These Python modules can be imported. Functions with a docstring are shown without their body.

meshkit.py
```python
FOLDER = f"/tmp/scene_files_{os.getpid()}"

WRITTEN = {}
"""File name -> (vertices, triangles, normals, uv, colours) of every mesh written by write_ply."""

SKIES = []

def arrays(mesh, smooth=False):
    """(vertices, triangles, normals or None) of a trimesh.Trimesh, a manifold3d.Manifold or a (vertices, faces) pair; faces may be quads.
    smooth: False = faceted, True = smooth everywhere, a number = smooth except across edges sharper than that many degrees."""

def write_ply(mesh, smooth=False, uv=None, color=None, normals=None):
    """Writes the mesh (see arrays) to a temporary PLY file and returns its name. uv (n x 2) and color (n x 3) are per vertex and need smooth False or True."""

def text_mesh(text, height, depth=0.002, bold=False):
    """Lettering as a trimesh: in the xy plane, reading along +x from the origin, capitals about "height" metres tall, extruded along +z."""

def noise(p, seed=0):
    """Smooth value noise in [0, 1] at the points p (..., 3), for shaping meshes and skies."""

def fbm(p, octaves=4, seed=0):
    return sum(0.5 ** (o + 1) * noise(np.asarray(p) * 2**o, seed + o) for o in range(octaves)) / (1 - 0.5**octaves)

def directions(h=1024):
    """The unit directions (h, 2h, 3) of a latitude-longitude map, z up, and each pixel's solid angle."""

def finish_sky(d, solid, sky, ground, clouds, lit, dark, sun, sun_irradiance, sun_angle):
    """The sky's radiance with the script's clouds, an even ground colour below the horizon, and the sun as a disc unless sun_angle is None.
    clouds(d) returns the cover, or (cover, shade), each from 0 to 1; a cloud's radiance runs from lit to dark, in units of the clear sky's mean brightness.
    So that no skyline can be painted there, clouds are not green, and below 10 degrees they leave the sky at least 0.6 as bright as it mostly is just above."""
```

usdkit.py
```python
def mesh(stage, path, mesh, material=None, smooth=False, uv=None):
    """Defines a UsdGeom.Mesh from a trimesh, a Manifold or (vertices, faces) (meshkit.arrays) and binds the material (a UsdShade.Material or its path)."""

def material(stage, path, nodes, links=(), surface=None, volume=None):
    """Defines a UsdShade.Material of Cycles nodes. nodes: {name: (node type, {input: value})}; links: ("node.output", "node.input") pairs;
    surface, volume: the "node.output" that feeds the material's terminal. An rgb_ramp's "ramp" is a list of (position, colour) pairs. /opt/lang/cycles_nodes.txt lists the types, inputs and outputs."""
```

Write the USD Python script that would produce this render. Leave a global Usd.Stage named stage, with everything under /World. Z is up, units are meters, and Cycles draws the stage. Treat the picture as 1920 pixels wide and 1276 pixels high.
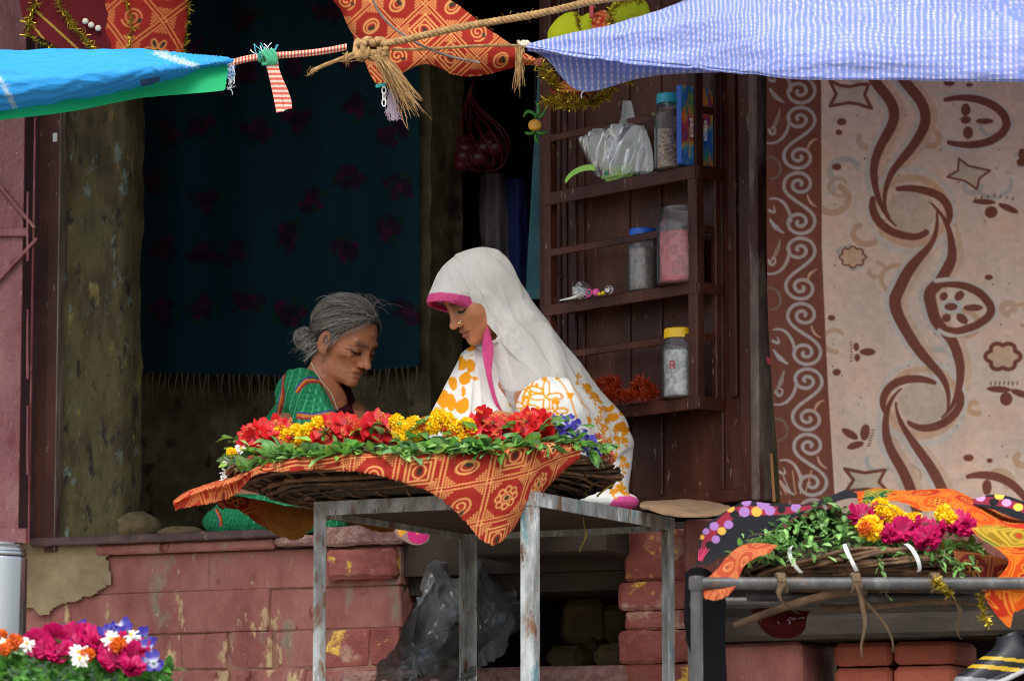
import math, random
import numpy as np
import trimesh
from PIL import Image, ImageDraw
from scipy.interpolate import RectBivariateSpline, CubicSpline
from scipy.ndimage import map_coordinates, gaussian_filter
from pxr import Usd, UsdGeom, UsdLux, UsdShade, Gf, Sdf, Vt
import usdkit, meshkit
from meshkit import fbm, noise

stage = Usd.Stage.CreateInMemory()
UsdGeom.SetStageUpAxis(stage, 'Z')
UsdGeom.Xform.Define(stage, '/World')
UsdGeom.Scope.Define(stage, '/World/Looks')

# ------------------------------------------------------------------ camera, sky, sun, exposure
FPX, PITCH, CAM = 7590.0, math.radians(7.595), np.array([0.0, 0.0, -0.14])
cam = UsdGeom.Camera.Define(stage, '/World/camera')
cam.CreateHorizontalApertureAttr(36.0)
cam.CreateVerticalApertureAttr(36.0 * 680 / 1024)
cam.CreateFocalLengthAttr(36.0 * FPX / 1920)
cam.CreateFStopAttr(7.1)
cam.CreateFocusDistanceAttr(10.45)
cam.CreateExposureAttr(1.08)
cam.CreateClippingRangeAttr(Gf.Vec2f(0.1, 5000))
cam.AddTranslateOp().Set(Gf.Vec3d(*CAM))
cam.AddRotateXOp().Set(90 + math.degrees(PITCH))

SUN_EL, SUN_AZ = math.radians(58), math.radians(188)      # towards the sun: behind the camera, high
usdkit.material(stage, '/World/Looks/sky', {
    'sky': ('sky_texture', {'sky_type': 'single_scattering', 'sun_disc': False, 'sun_elevation': SUN_EL, 'sun_rotation': SUN_AZ, 'air_density': 1.0, 'aerosol_density': 3.0}),
    'mute': ('hsv', {'saturation': 0.45, 'value': 1.0, 'hue': 0.5, 'fac': 1.0}),
    'bg': ('background_shader', {'strength': 0.125})},
    [('sky.color', 'mute.color'), ('mute.color', 'bg.color')], surface='bg.background')
dome = UsdLux.DomeLight.Define(stage, '/World/sky')
UsdShade.MaterialBindingAPI.Apply(dome.GetPrim()).Bind(UsdShade.Material.Get(stage, '/World/Looks/sky'))
dome.GetPrim().SetCustomDataByKey('kind', 'structure')
sun = UsdLux.DistantLight.Define(stage, '/World/sun')
sun.CreateNormalizeAttr(True); sun.CreateIntensityAttr(0.34); sun.CreateAngleAttr(35.0); sun.CreateColorAttr(Gf.Vec3f(1.0, 0.97, 0.92))
_d = np.array([math.sin(SUN_AZ) * math.cos(SUN_EL), math.cos(SUN_AZ) * math.cos(SUN_EL), math.sin(SUN_EL)])
sun.AddTransformOp().Set(Gf.Matrix4d().SetRotate(Gf.Rotation(Gf.Vec3d(0, 0, 1), Gf.Vec3d(*_d))))

# ------------------------------------------------------------------ pixel <-> world
_cp, _sp = math.cos(PITCH), math.sin(PITCH)
def ray(u, v):
    x, up = (np.asarray(u, float) - 960) / FPX, -(np.asarray(v, float) - 638) / FPX
    return np.stack(np.broadcast_arrays(x, _cp - up * _sp, _sp + up * _cp), -1)
def P(u, v, Y):
    d = ray(u, v)
    return CAM + d * (np.asarray(Y, float) / d[..., 1])[..., None]
def onplane(u, v, p0, n):
    d = ray(u, v)
    return CAM + d * (np.dot(np.asarray(p0) - CAM, n) / (d @ np.asarray(n)))[..., None]
def proj(p):
    q = np.asarray(p) - CAM
    f, up = q[..., 1] * _cp + q[..., 2] * _sp, -q[..., 1] * _sp + q[..., 2] * _cp
    return np.stack([960 + FPX * q[..., 0] / f, 638 - FPX * up / f], -1)
def PP(pts):
    a = np.asarray(pts, float)
    return P(a[..., 0], a[..., 1], a[..., 2])

YAW = math.radians(24)
F0 = P(600, 1100, 11.0)
FT, FN = np.array([math.cos(YAW), -math.sin(YAW), 0]), np.array([-math.sin(YAW), -math.cos(YAW), 0])
def F(u, v, off=0.0):
    return onplane(u, v, F0 + off * FN, FN)
UPV = np.array([0, 0, 1.0])
def fcoord(p):                         # world -> (along facade, outward, z)
    q = np.asarray(p) - F0
    return np.stack([q @ FT, q @ FN, np.asarray(p)[..., 2]], -1)
def fpoint(s, o, z):
    return np.array([F0[0], F0[1], 0]) + np.multiply.outer(np.asarray(s, float), FT) + np.multiply.outer(np.asarray(o, float), FN) + np.multiply.outer(np.asarray(z, float), UPV)

# ------------------------------------------------------------------ prims
LOC, USED = {}, {}
def numbered(path):
    k = USED.get(path, -1) + 1
    USED[path] = k
    return path if k == 0 else '%s_%03d' % (path, k)
def setdata(prim, label=None, cat=None, group=None, kind=None):
    for k, x in (('label', label), ('category', cat), ('group', group), ('kind', kind)):
        if x: prim.SetCustomDataByKey(k, x)
    return prim
def thing(name, label, cat, loc, group=None):
    path = numbered('/World/' + name)
    x = UsdGeom.Xform.Define(stage, path)
    loc = np.asarray(loc, float)
    x.AddTranslateOp().Set(Gf.Vec3d(*loc))
    LOC[path] = loc
    setdata(x.GetPrim(), label, cat, group)
    return path
def srgb(c):
    c = np.asarray(c, float) / 255.0
    return np.where(c <= 0.04045, c / 12.92, ((c + 0.055) / 1.055) ** 2.4)
def obj(name, mesh, mat, parent=None, smooth=False, col=None, label=None, cat=None, group=None, kind=None):
    """One Mesh prim. The mesh is given in world space; it is stored relative to its thing's base."""
    v, f, n = meshkit.arrays(mesh, smooth if col is None else (True if smooth else False))
    if parent is None:
        path = numbered('/World/' + name)
        loc = np.array([(v[:, 0].min() + v[:, 0].max()) / 2, (v[:, 1].min() + v[:, 1].max()) / 2, v[:, 2].min()])
    else:
        path = numbered(parent + '/' + name)
        loc = LOC[parent]
    m = UsdGeom.Mesh.Define(stage, path)
    if parent is None:
        m.AddTranslateOp().Set(Gf.Vec3d(*loc))
        LOC[path] = loc
    else:
        LOC[path] = loc                 # sub-parts share the base
    m.CreatePointsAttr(Vt.Vec3fArray.FromNumpy((v - loc).astype(np.float32)))
    m.CreateFaceVertexCountsAttr(Vt.IntArray.FromNumpy(np.full(len(f), 3, np.int32)))
    m.CreateFaceVertexIndicesAttr(Vt.IntArray.FromNumpy(f.astype(np.int32).ravel()))
    m.CreateSubdivisionSchemeAttr('none')
    if n is not None:
        m.CreateNormalsAttr(Vt.Vec3fArray.FromNumpy(n.astype(np.float32)))
        m.SetNormalsInterpolation('vertex')
    if col is not None:
        c = np.broadcast_to(np.asarray(col, np.float32), (len(v), 3))
        UsdGeom.PrimvarsAPI(m).CreatePrimvar('col', Sdf.ValueTypeNames.Color3fArray, 'vertex').Set(Vt.Vec3fArray.FromNumpy(np.ascontiguousarray(c, np.float32)))
    UsdShade.MaterialBindingAPI.Apply(m.GetPrim()).Bind(UsdShade.Material.Get(stage, '/World/Looks/' + mat))
    setdata(m.GetPrim(), label, cat, group, kind)
    return path
def curves(name, lines, widths, mat, parent, col=None):
    path = numbered(parent + '/' + name)
    c = UsdGeom.BasisCurves.Define(stage, path)
    c.CreateTypeAttr('linear')
    pts = np.vstack(lines) - LOC[parent]
    c.CreatePointsAttr(Vt.Vec3fArray.FromNumpy(pts.astype(np.float32)))
    c.CreateCurveVertexCountsAttr(Vt.IntArray.FromNumpy(np.array([len(l) for l in lines], np.int32)))
    c.CreateWidthsAttr(Vt.FloatArray.FromNumpy(np.concatenate([np.broadcast_to(w, len(l)) for w, l in zip(widths, lines)]).astype(np.float32)))
    c.SetWidthsInterpolation('vertex')
    UsdShade.MaterialBindingAPI.Apply(c.GetPrim()).Bind(UsdShade.Material.Get(stage, '/World/Looks/' + mat))
    return path
def instance(proto, name, label, cat, loc, rot3=None, scale=1.0, group=None):
    """A copy of the thing at path proto, referencing it, placed by a 3x3 rotation."""
    path = numbered('/World/' + name)
    x = UsdGeom.Xform.Define(stage, path)
    R = np.eye(3) if rot3 is None else rot3
    M = np.eye(4); M[:3, :3] = (R * scale).T; M[3, :3] = loc
    x.GetPrim().GetReferences().AddInternalReference(proto)
    x.ClearXformOpOrder()
    x.AddTransformOp().Set(Gf.Matrix4d(*M.ravel().tolist()))
    x.GetPrim().SetInstanceable(True)
    setdata(x.GetPrim(), label, cat, group)
    return path
def proto(name):
    """A class prim that copies refer to; not drawn itself."""
    path = numbered('/World/source_' + name)
    stage.CreateClassPrim(path)
    LOC[path] = np.zeros(3)
    return path
PL = []

# ------------------------------------------------------------------ shapes
def cat(ms):
    ms = [m for m in ms if m is not None]
    return trimesh.util.concatenate(ms)
def tm(v, f):
    return trimesh.Trimesh(np.asarray(v, float), np.asarray(f), process=False)
def hexa(c8, bevel=0.0):
    """Box from 8 corners: 4 of the front face (ccw), 4 of the back face in the same order; optional bevel by hull of inset corners."""
    c8 = np.asarray(c8, float)
    if bevel <= 0:
        f = [[0, 1, 2], [0, 2, 3], [4, 6, 5], [4, 7, 6], [0, 4, 5], [0, 5, 1], [1, 5, 6], [1, 6, 2], [2, 6, 7], [2, 7, 3], [3, 7, 4], [3, 4, 0]]
        m = tm(c8, f)
    else:
        ctr = c8.mean(0)
        ax = [c8[1] - c8[0], c8[3] - c8[0], c8[4] - c8[0]]
        ax = [a / np.linalg.norm(a) for a in ax]
        pts = []
        for p in c8:
            s = [np.sign((p - ctr) @ a) for a in ax]
            for k in range(3):
                q = p.copy()
                for j in range(3):
                    if j != k: q = q - s[j] * ax[j] * bevel
                pts.append(q)
        m = trimesh.convex.convex_hull(np.array(pts))
    if m.volume < 0: m.invert()
    return m
def box3(p, a, b, c, bevel=0.0):
    """Box with corner p and edge vectors a, b, c."""
    p, a, b, c = (np.asarray(x, float) for x in (p, a, b, c))
    return hexa([p, p + a, p + a + b, p + b, p + c, p + a + c, p + a + b + c, p + b + c], bevel)
def fbox(s0, s1, o0, o1, z0, z1, bevel=0.0):
    """Box in facade coordinates."""
    return box3(fpoint(s0, o1, z0), FT * (s1 - s0), UPV * (z1 - z0), -FN * (o1 - o0), bevel)
def bar(a, b, w, d=None, up=UPV, bevel=0.0):
    a, b = np.asarray(a, float), np.asarray(b, float)
    t = (b - a) / np.linalg.norm(b - a)
    x = np.cross(t, up); x /= np.linalg.norm(x); y = np.cross(x, t)
    d = d or w
    return box3(a - x * w / 2 - y * d / 2, x * w, y * d, b - a, bevel)
def tube(pts, r, sides=7, caps=True):
    p = np.asarray(pts, float)
    t = np.gradient(p, axis=0); t /= np.linalg.norm(t, axis=1, keepdims=True) + 1e-12
    a = np.cross(t, [0.13, 0.21, 0.97]); bad = np.linalg.norm(a, axis=1) < 0.2
    a[bad] = np.cross(t[bad], [1.0, 0.1, 0]); a /= np.linalg.norm(a, axis=1, keepdims=True)
    b = np.cross(t, a); th = np.arange(sides) * 2 * np.pi / sides
    r = np.broadcast_to(np.asarray(r, float), (len(p),))
    v = (p[:, None] + r[:, None, None] * (np.cos(th)[None, :, None] * a[:, None] + np.sin(th)[None, :, None] * b[:, None])).reshape(-1, 3)
    i, j = np.meshgrid(np.arange(len(p) - 1), np.arange(sides), indexing='ij')
    k = (j + 1) % sides
    q = np.stack([i * sides + j, i * sides + k, (i + 1) * sides + k, (i + 1) * sides + j], -1).reshape(-1, 4)
    f = np.vstack([q[:, [0, 1, 2]], q[:, [0, 2, 3]]])
    if caps:
        n = len(v); v = np.vstack([v, p[:1], p[-1:]])
        jj = np.arange(sides); kk = (jj + 1) % sides; l = (len(p) - 1) * sides
        f = np.vstack([f, np.stack([kk, jj, np.full(sides, n)], 1), np.stack([l + jj, l + kk, np.full(sides, n + 1)], 1)])
    return tm(v, f)
def spline(pts, n):
    p = np.asarray(pts, float)
    s = np.r_[0, np.cumsum(np.linalg.norm(np.diff(p, axis=0), axis=1) + 1e-9)]
    return CubicSpline(s, p)(np.linspace(0, s[-1], n)) if len(p) > 2 else p[0] + np.linspace(0, 1, n)[:, None] * (p[1] - p[0])
def lathe(profile, c, sides=40, axis=UPV):
    """profile: (r, z) pairs, turned about the vertical through c."""
    pr = np.asarray(profile, float); th = np.arange(sides) * 2 * np.pi / sides
    v = np.stack([pr[:, 0][:, None] * np.cos(th), pr[:, 0][:, None] * np.sin(th), np.broadcast_to(pr[:, 1][:, None], (len(pr), sides))], -1).reshape(-1, 3)
    i, j = np.meshgrid(np.arange(len(pr) - 1), np.arange(sides), indexing='ij'); k = (j + 1) % sides
    q = np.stack([i * sides + j, i * sides + k, (i + 1) * sides + k, (i + 1) * sides + j], -1).reshape(-1, 4)
    return tm(v + np.asarray(c), np.vstack([q[:, [0, 1, 2]], q[:, [0, 2, 3]]]))
def gridfaces(R, C):
    i, j = np.meshgrid(np.arange(R - 1), np.arange(C - 1), indexing='ij')
    q = np.stack([i * C + j, i * C + j + 1, (i + 1) * C + j + 1, (i + 1) * C + j], -1).reshape(-1, 4)
    return np.vstack([q[:, [0, 1, 2]], q[:, [0, 2, 3]]])
def gnormal(G):
    du, dv = np.gradient(G, axis=1), np.gradient(G, axis=0)
    n = np.cross(du, dv)
    return n / (np.linalg.norm(n, axis=-1, keepdims=True) + 1e-12)
def sheet(ctrl, R, C, wr=0.0, wscale=18.0, seed=1, stretch=(1, 1, 1)):
    """A cloth through a grid of (u, v, depth) control points: R x C points in space, and arc-length coordinates s, t in metres."""
    W = PP(ctrl)
    r, c = W.shape[:2]
    y, x = np.linspace(0, 1, r), np.linspace(0, 1, c)
    G = np.stack([RectBivariateSpline(y, x, W[..., k], kx=min(3, r - 1), ky=min(3, c - 1))(np.linspace(0, 1, R), np.linspace(0, 1, C)) for k in range(3)], -1)
    if wr:
        G = G + gnormal(G) * ((fbm(G * wscale * np.asarray(stretch), 4, seed) - 0.5) * 2 * wr)[..., None]
    s = np.cumsum(np.r_[0, np.linalg.norm(np.diff(G[R // 2], axis=0), axis=1)])
    t = np.cumsum(np.concatenate([np.zeros((1, C)), np.linalg.norm(np.diff(G, axis=0), axis=2)], 0), 0)
    return G, np.broadcast_to(s[None, :], (R, C)), t
def gmesh(G, keep=None, col=None):
    R, C = G.shape[:2]
    f = gridfaces(R, C); v = G.reshape(-1, 3)
    c = None if col is None else np.asarray(col).reshape(-1, 3)
    if keep is not None:
        k = keep.ravel(); f = f[k[f].all(1)]
        used = np.unique(f); m = np.zeros(len(v), int); m[used] = np.arange(len(used))
        v, f = v[used], m[f]
        c = None if c is None else c[used]
    return tm(v, f) if col is None else (tm(v, f), c)

# ------------------------------------------------------------------ colour prints (drawn as arrays, carried by the vertices)
class Print:
    def __init__(self, w, h, bg, x0=0, y0=0, ss=1.0):
        self.s, self.x0, self.y0 = ss, x0, y0
        self.im = Image.new('RGB', (int(w * ss), int(h * ss)), tuple(bg)); self.d = ImageDraw.Draw(self.im)
    def q(self, pts): return [((x - self.x0) * self.s, (y - self.y0) * self.s) for x, y in pts]
    def line(self, pts, col, w, smooth=True, closed=False, n=60):
        pts = list(pts) + ([pts[0]] if closed else [])
        p = spline(np.array(pts, float), n) if smooth and len(pts) > 2 else np.array(pts, float)
        ws = np.interp(np.linspace(0, 1, len(p)), np.linspace(0, 1, len(np.atleast_1d(w))), np.atleast_1d(w)) * self.s
        p = np.array(self.q(p))
        for a, b, ww in zip(p[:-1], p[1:], ws):
            m = max(1, int(np.linalg.norm(b - a) / max(ww * 0.25, 0.6)))
            for k in range(m + 1):
                c = a + (b - a) * k / m
                self.d.ellipse([c[0] - ww / 2, c[1] - ww / 2, c[0] + ww / 2, c[1] + ww / 2], fill=tuple(col))
    def ell(self, x, y, rx, ry, col, rot=0.0, outline=None):
        t = np.linspace(0, 2 * np.pi, 40); c, s = math.cos(rot), math.sin(rot)
        ex, ey = rx * np.cos(t), ry * np.sin(t)
        pts = np.stack([x + ex * c - ey * s, y + ex * s + ey * c], 1)
        if col is not None: self.d.polygon(self.q(pts), fill=tuple(col))
        if outline: self.line(pts, outline[0], outline[1], smooth=False)
    def poly(self, pts, col): self.d.polygon(self.q(pts), fill=tuple(col))
    def arr(self, blur=0.0):
        a = np.asarray(self.im, float)
        return gaussian_filter(a, (blur, blur, 0)) if blur else a
    def sample(self, x, y, wrap=False, blur=0.0, A=None):
        A = self.arr(blur) if A is None else A
        xx, yy = (np.asarray(x) - self.x0) * self.s, (np.asarray(y) - self.y0) * self.s
        m = 'grid-wrap' if wrap else 'nearest'
        return np.stack([map_coordinates(A[..., k], [yy.ravel(), xx.ravel()], order=1, mode=m) for k in range(3)], -1).reshape(np.shape(x) + (3,))

# ------------------------------------------------------------------ implicit surfaces
def s_ell(p, c, r, R=None):
    q = p - np.asarray(c)
    if R is not None: q = q @ R
    r = np.asarray(r, float)
    k0 = np.linalg.norm(q / r, axis=-1); k1 = np.linalg.norm(q / r ** 2, axis=-1)
    return k0 * (k0 - 1) / np.maximum(k1, 1e-9)
def s_cap(p, a, b, ra, rb=None):
    a, b = np.asarray(a, float), np.asarray(b, float); rb = ra if rb is None else rb
    ab = b - a
    t = np.clip(((p - a) @ ab) / (ab @ ab), 0, 1)
    return np.linalg.norm(p - a - t[..., None] * ab, axis=-1) - (ra + (rb - ra) * t)
def smin(a, b, k):
    h = np.clip(0.5 + 0.5 * (b - a) / k, 0, 1)
    return b + (a - b) * h - k * h * (1 - h)
def smax(a, b, k): return -smin(-a, -b, k)
def surf(f, lo, hi, h, slack=1.7):
    """Surface nets of f = 0 on a grid of step h, evaluated only near the surface."""
    lo, B = np.asarray(lo, float), 8
    nb = np.maximum(np.ceil((np.asarray(hi) - lo) / (h * B)).astype(int), 1)
    n = nb * B
    bc = np.stack(np.meshgrid(*[np.arange(k) for k in nb], indexing='ij'), -1).reshape(-1, 3)
    cd = np.concatenate([f(lo + (c * B + B / 2 - 0.5) * h) for c in np.array_split(bc, max(1, len(bc) // 20000))])
    D = np.repeat(np.repeat(np.repeat(cd.reshape(nb), B, 0), B, 1), B, 2).astype(np.float32)
    act = bc[np.abs(cd) < 0.87 * B * h * slack]
    off = np.stack(np.meshgrid(*[np.arange(B)] * 3, indexing='ij'), -1).reshape(-1, 3)
    for ch in np.array_split(act, max(1, len(act) // 400)):
        if not len(ch): continue
        idx = (ch[:, None] * B + off[None]).reshape(-1, 3)
        D[idx[:, 0], idx[:, 1], idx[:, 2]] = f(lo + idx * h)
    S = D < 0
    s8 = sum(S[a:n[0] - 1 + a, b:n[1] - 1 + b, c:n[2] - 1 + c].astype(np.int8) for a in (0, 1) for b in (0, 1) for c in (0, 1))
    cells = np.argwhere((s8 > 0) & (s8 < 8))
    acc, cnt = np.zeros((len(cells), 3)), np.zeros(len(cells))
    for ax in range(3):
        o1, o2 = [k for k in range(3) if k != ax]
        for a in (0, 1):
            for b in (0, 1):
                e = np.zeros(3, int); e[o1], e[o2] = a, b
                i0 = cells + e; i1 = i0.copy(); i1[:, ax] += 1
                d0, d1 = D[tuple(i0.T)], D[tuple(i1.T)]
                m = (d0 < 0) != (d1 < 0)
                t = np.where(m, d0 / np.where(m, d0 - d1, 1), 0)
                q = np.tile(e.astype(float), (len(cells), 1)); q[:, ax] = t
                acc += q * m[:, None]; cnt += m
    V = lo + (cells + acc / cnt[:, None]) * h
    idm = np.full(n - 1, -1, np.int32); idm[tuple(cells.T)] = np.arange(len(cells))
    faces = []
    for ax in range(3):
        o1, o2 = (ax + 1) % 3, (ax + 2) % 3
        sl0, sl1 = [slice(None)] * 3, [slice(None)] * 3
        sl0[ax], sl1[ax] = slice(0, -1), slice(1, None)
        ed = np.argwhere(S[tuple(sl0)] != S[tuple(sl1)])
        ed = ed[(ed[:, o1] > 0) & (ed[:, o2] > 0) & (ed[:, o1] < n[o1] - 1) & (ed[:, o2] < n[o2] - 1)]
        def cid(d1, d2):
            c = ed.copy(); c[:, o1] -= d1; c[:, o2] -= d2
            return idm[tuple(c.T)]
        q = np.stack([cid(1, 1), cid(0, 1), cid(0, 0), cid(1, 0)], 1)
        flip = ~S[tuple(ed.T)]
        q[flip] = q[flip][:, ::-1]
        faces.append(q[(q >= 0).all(1)])
    q = np.vstack(faces)
    return tm(V, np.vstack([q[:, [0, 1, 2]], q[:, [0, 2, 3]]]))
def rotm(yaw=0, pitch=0, roll=0):
    """Columns: local axes (right, forward, up) after roll, pitch (nose down positive) and yaw (counter-clockwise from +Y)."""
    cy, sy, cp, sp, cr, sr = math.cos(yaw), math.sin(yaw), math.cos(-pitch), math.sin(-pitch), math.cos(roll), math.sin(roll)
    Z = np.array([[cy, -sy, 0], [sy, cy, 0], [0, 0, 1]]); X = np.array([[1, 0, 0], [0, cp, -sp], [0, sp, cp]]); Y = np.array([[cr, 0, sr], [0, 1, 0], [-sr, 0, cr]])
    return Z @ X @ Y
def randrot(rng, tilt=0.5, base=None):
    R = trimesh.transformations.rotation_matrix(rng.uniform(0, 6.28), [0, 0, 1])[:3, :3]
    a = rng.uniform(0, 6.28)
    T = trimesh.transformations.rotation_matrix(rng.uniform(0, tilt), [math.cos(a), math.sin(a), 0])[:3, :3]
    return (T if base is None else base @ T) @ R
def align(n):
    """Rotation that takes +z to n."""
    n = np.asarray(n, float) / np.linalg.norm(n)
    return trimesh.geometry.align_vectors([0, 0, 1], n)[:3, :3]
# ------------------------------------------------------------------ materials
def M(name, nodes, links, surface):
    usdkit.material(stage, '/World/Looks/' + name, nodes, links, surface=surface)
def plain(name, rgb, rough=0.6, metal=0.0, vary=0.12, scale=30, bump=0.0, bscale=200, spec=0.5, **kw):
    """One colour with gentle value variation from noise in object space, and fine relief."""
    c = srgb(rgb)
    n = {'g': ('geometry', {}), 'n': ('noise_texture', {'scale': scale, 'detail': 5.0, 'roughness': 0.6}),
         'r': ('rgb_ramp', {'ramp': [(0.25, c * (1 - vary)), (0.75, np.minimum(c * (1 + vary), 1))]}),
         'p': ('principled_bsdf', {'roughness': rough, 'metallic': metal, 'specular_ior_level': spec, **kw})}
    l = [('g.position', 'n.vector'), ('n.fac', 'r.fac'), ('r.color', 'p.base_color')]
    if bump:
        n['bn'] = ('noise_texture', {'scale': bscale, 'detail': 4.0})
        n['b'] = ('bump', {'strength': bump, 'distance': 0.004})
        l += [('g.position', 'bn.vector'), ('bn.fac', 'b.height'), ('b.normal', 'p.normal')]
    M(name, n, l, 'p.BSDF')
def mottled(name, stops, scale=8, detail=8.0, rough=0.8, bump=0.5, bscale=60, bdist=0.006, stretch=(1, 1, 1), second=None, dist=0.0, spec=0.4, wet=None):
    """Weathered surface: a noise ramp, optionally a second layer laid over by another noise (stops, scale, threshold, softness)."""
    n = {'g': ('geometry', {}), 'm': ('mapping', {'scale': stretch}), 'n': ('noise_texture', {'scale': scale, 'detail': detail, 'roughness': 0.62, 'distortion': dist}),
         'r': ('rgb_ramp', {'ramp': [(a, srgb(c)) for a, c in stops]}),
         'bn': ('noise_texture', {'scale': bscale, 'detail': 6.0, 'roughness': 0.65}), 'b': ('bump', {'strength': bump, 'distance': bdist}),
         'p': ('principled_bsdf', {'roughness': rough, 'specular_ior_level': spec})}
    l = [('g.position', 'm.vector'), ('m.vector', 'n.vector'), ('n.fac', 'r.fac'), ('m.vector', 'bn.vector'), ('bn.fac', 'b.height'), ('b.normal', 'p.normal')]
    out = 'r.color'
    for k, (st, sc, th, so) in enumerate(second or []):
        n['n%d' % k] = ('noise_texture', {'scale': sc, 'detail': 7.0, 'roughness': 0.66})
        n['o%d' % k] = ('mapping', {'location': (3.1 * k + 1.7, 2.3, 0.9 * k), 'scale': stretch})
        n['t%d' % k] = ('rgb_ramp', {'ramp': [(th, (0, 0, 0)), (min(th + so, 0.999), (1, 1, 1))]})
        n['c%d' % k] = ('rgb_ramp', {'ramp': [(a, srgb(c)) for a, c in st]})
        n['x%d' % k] = ('mix', {'mix_type': 'mix'})
        l += [('g.position', 'o%d.vector' % k), ('o%d.vector' % k, 'n%d.vector' % k), ('n%d.fac' % k, 't%d.fac' % k), ('bn.fac', 'c%d.fac' % k),
              (out, 'x%d.color1' % k), ('c%d.color' % k, 'x%d.color2' % k), ('t%d.color' % k, 'x%d.fac' % k)]
        out = 'x%d.color' % k
    l.append((out, 'p.base_color'))
    if wet:
        n['wr'] = ('rgb_ramp', {'ramp': [(0.3, (wet,) * 3), (0.7, (rough,) * 3)]})
        l += [('bn.fac', 'wr.fac'), ('wr.color', 'p.roughness')]
    M(name, n, l, 'p.BSDF')
def printed(name, rough=0.9, trans=0.0, weave=900, bump=0.25, sheen=0.0, vary=0.14, spec=0.25, grime=4.0):
    """Cloth (or petal) whose own colour comes from the mesh: thread relief, slight grime, optional light passing through."""
    n = {'a': ('attribute', {'attribute': 'col'}), 'g': ('geometry', {}), 'w': ('noise_texture', {'scale': weave, 'detail': 2.0}),
         'gr': ('noise_texture', {'scale': grime, 'detail': 6.0, 'roughness': 0.65}), 'k': ('rgb_ramp', {'ramp': [(0.3, (1 - vary,) * 3), (0.65, (1, 1, 1))]}),
         'mu': ('mix', {'mix_type': 'multiply', 'fac': 1.0}), 'b': ('bump', {'strength': bump, 'distance': 0.001}),
         'p': ('principled_bsdf', {'roughness': rough, 'specular_ior_level': spec, 'sheen_weight': sheen})}
    l = [('g.position', 'w.vector'), ('g.position', 'gr.vector'), ('gr.fac', 'k.fac'), ('a.color', 'mu.color1'), ('k.color', 'mu.color2'), ('w.fac', 'b.height'),
         ('b.normal', 'p.normal'), ('mu.color', 'p.base_color')]
    s = 'p.BSDF'
    if trans:
        n['tr'] = ('translucent_bsdf', {}); n['mx'] = ('mix_closure', {'fac': trans})
        l += [('mu.color', 'tr.color'), ('p.BSDF', 'mx.closure1'), ('tr.BSDF', 'mx.closure2')]
        s = 'mx.closure'
    M(name, n, l, s)
printed('cloth'); printed('thin_cloth', trans=0.35); printed('tarp', trans=0.22, rough=0.7, weave=500, bump=0.3, vary=0.1)
printed('petal', rough=0.55, trans=0.3, weave=260, bump=0.15, vary=0.12, spec=0.4, grime=90)
printed('leaf', rough=0.42, trans=0.25, weave=300, bump=0.2, vary=0.25, spec=0.5, grime=60)
printed('skin', rough=0.5, weave=700, bump=0.12, vary=0.07, spec=0.45, grime=40)
printed('painted', rough=0.45, weave=120, bump=0.3, vary=0.2, spec=0.5, grime=25)
printed('dull', rough=0.85, weave=160, bump=0.5, vary=0.3, grime=30)
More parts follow.
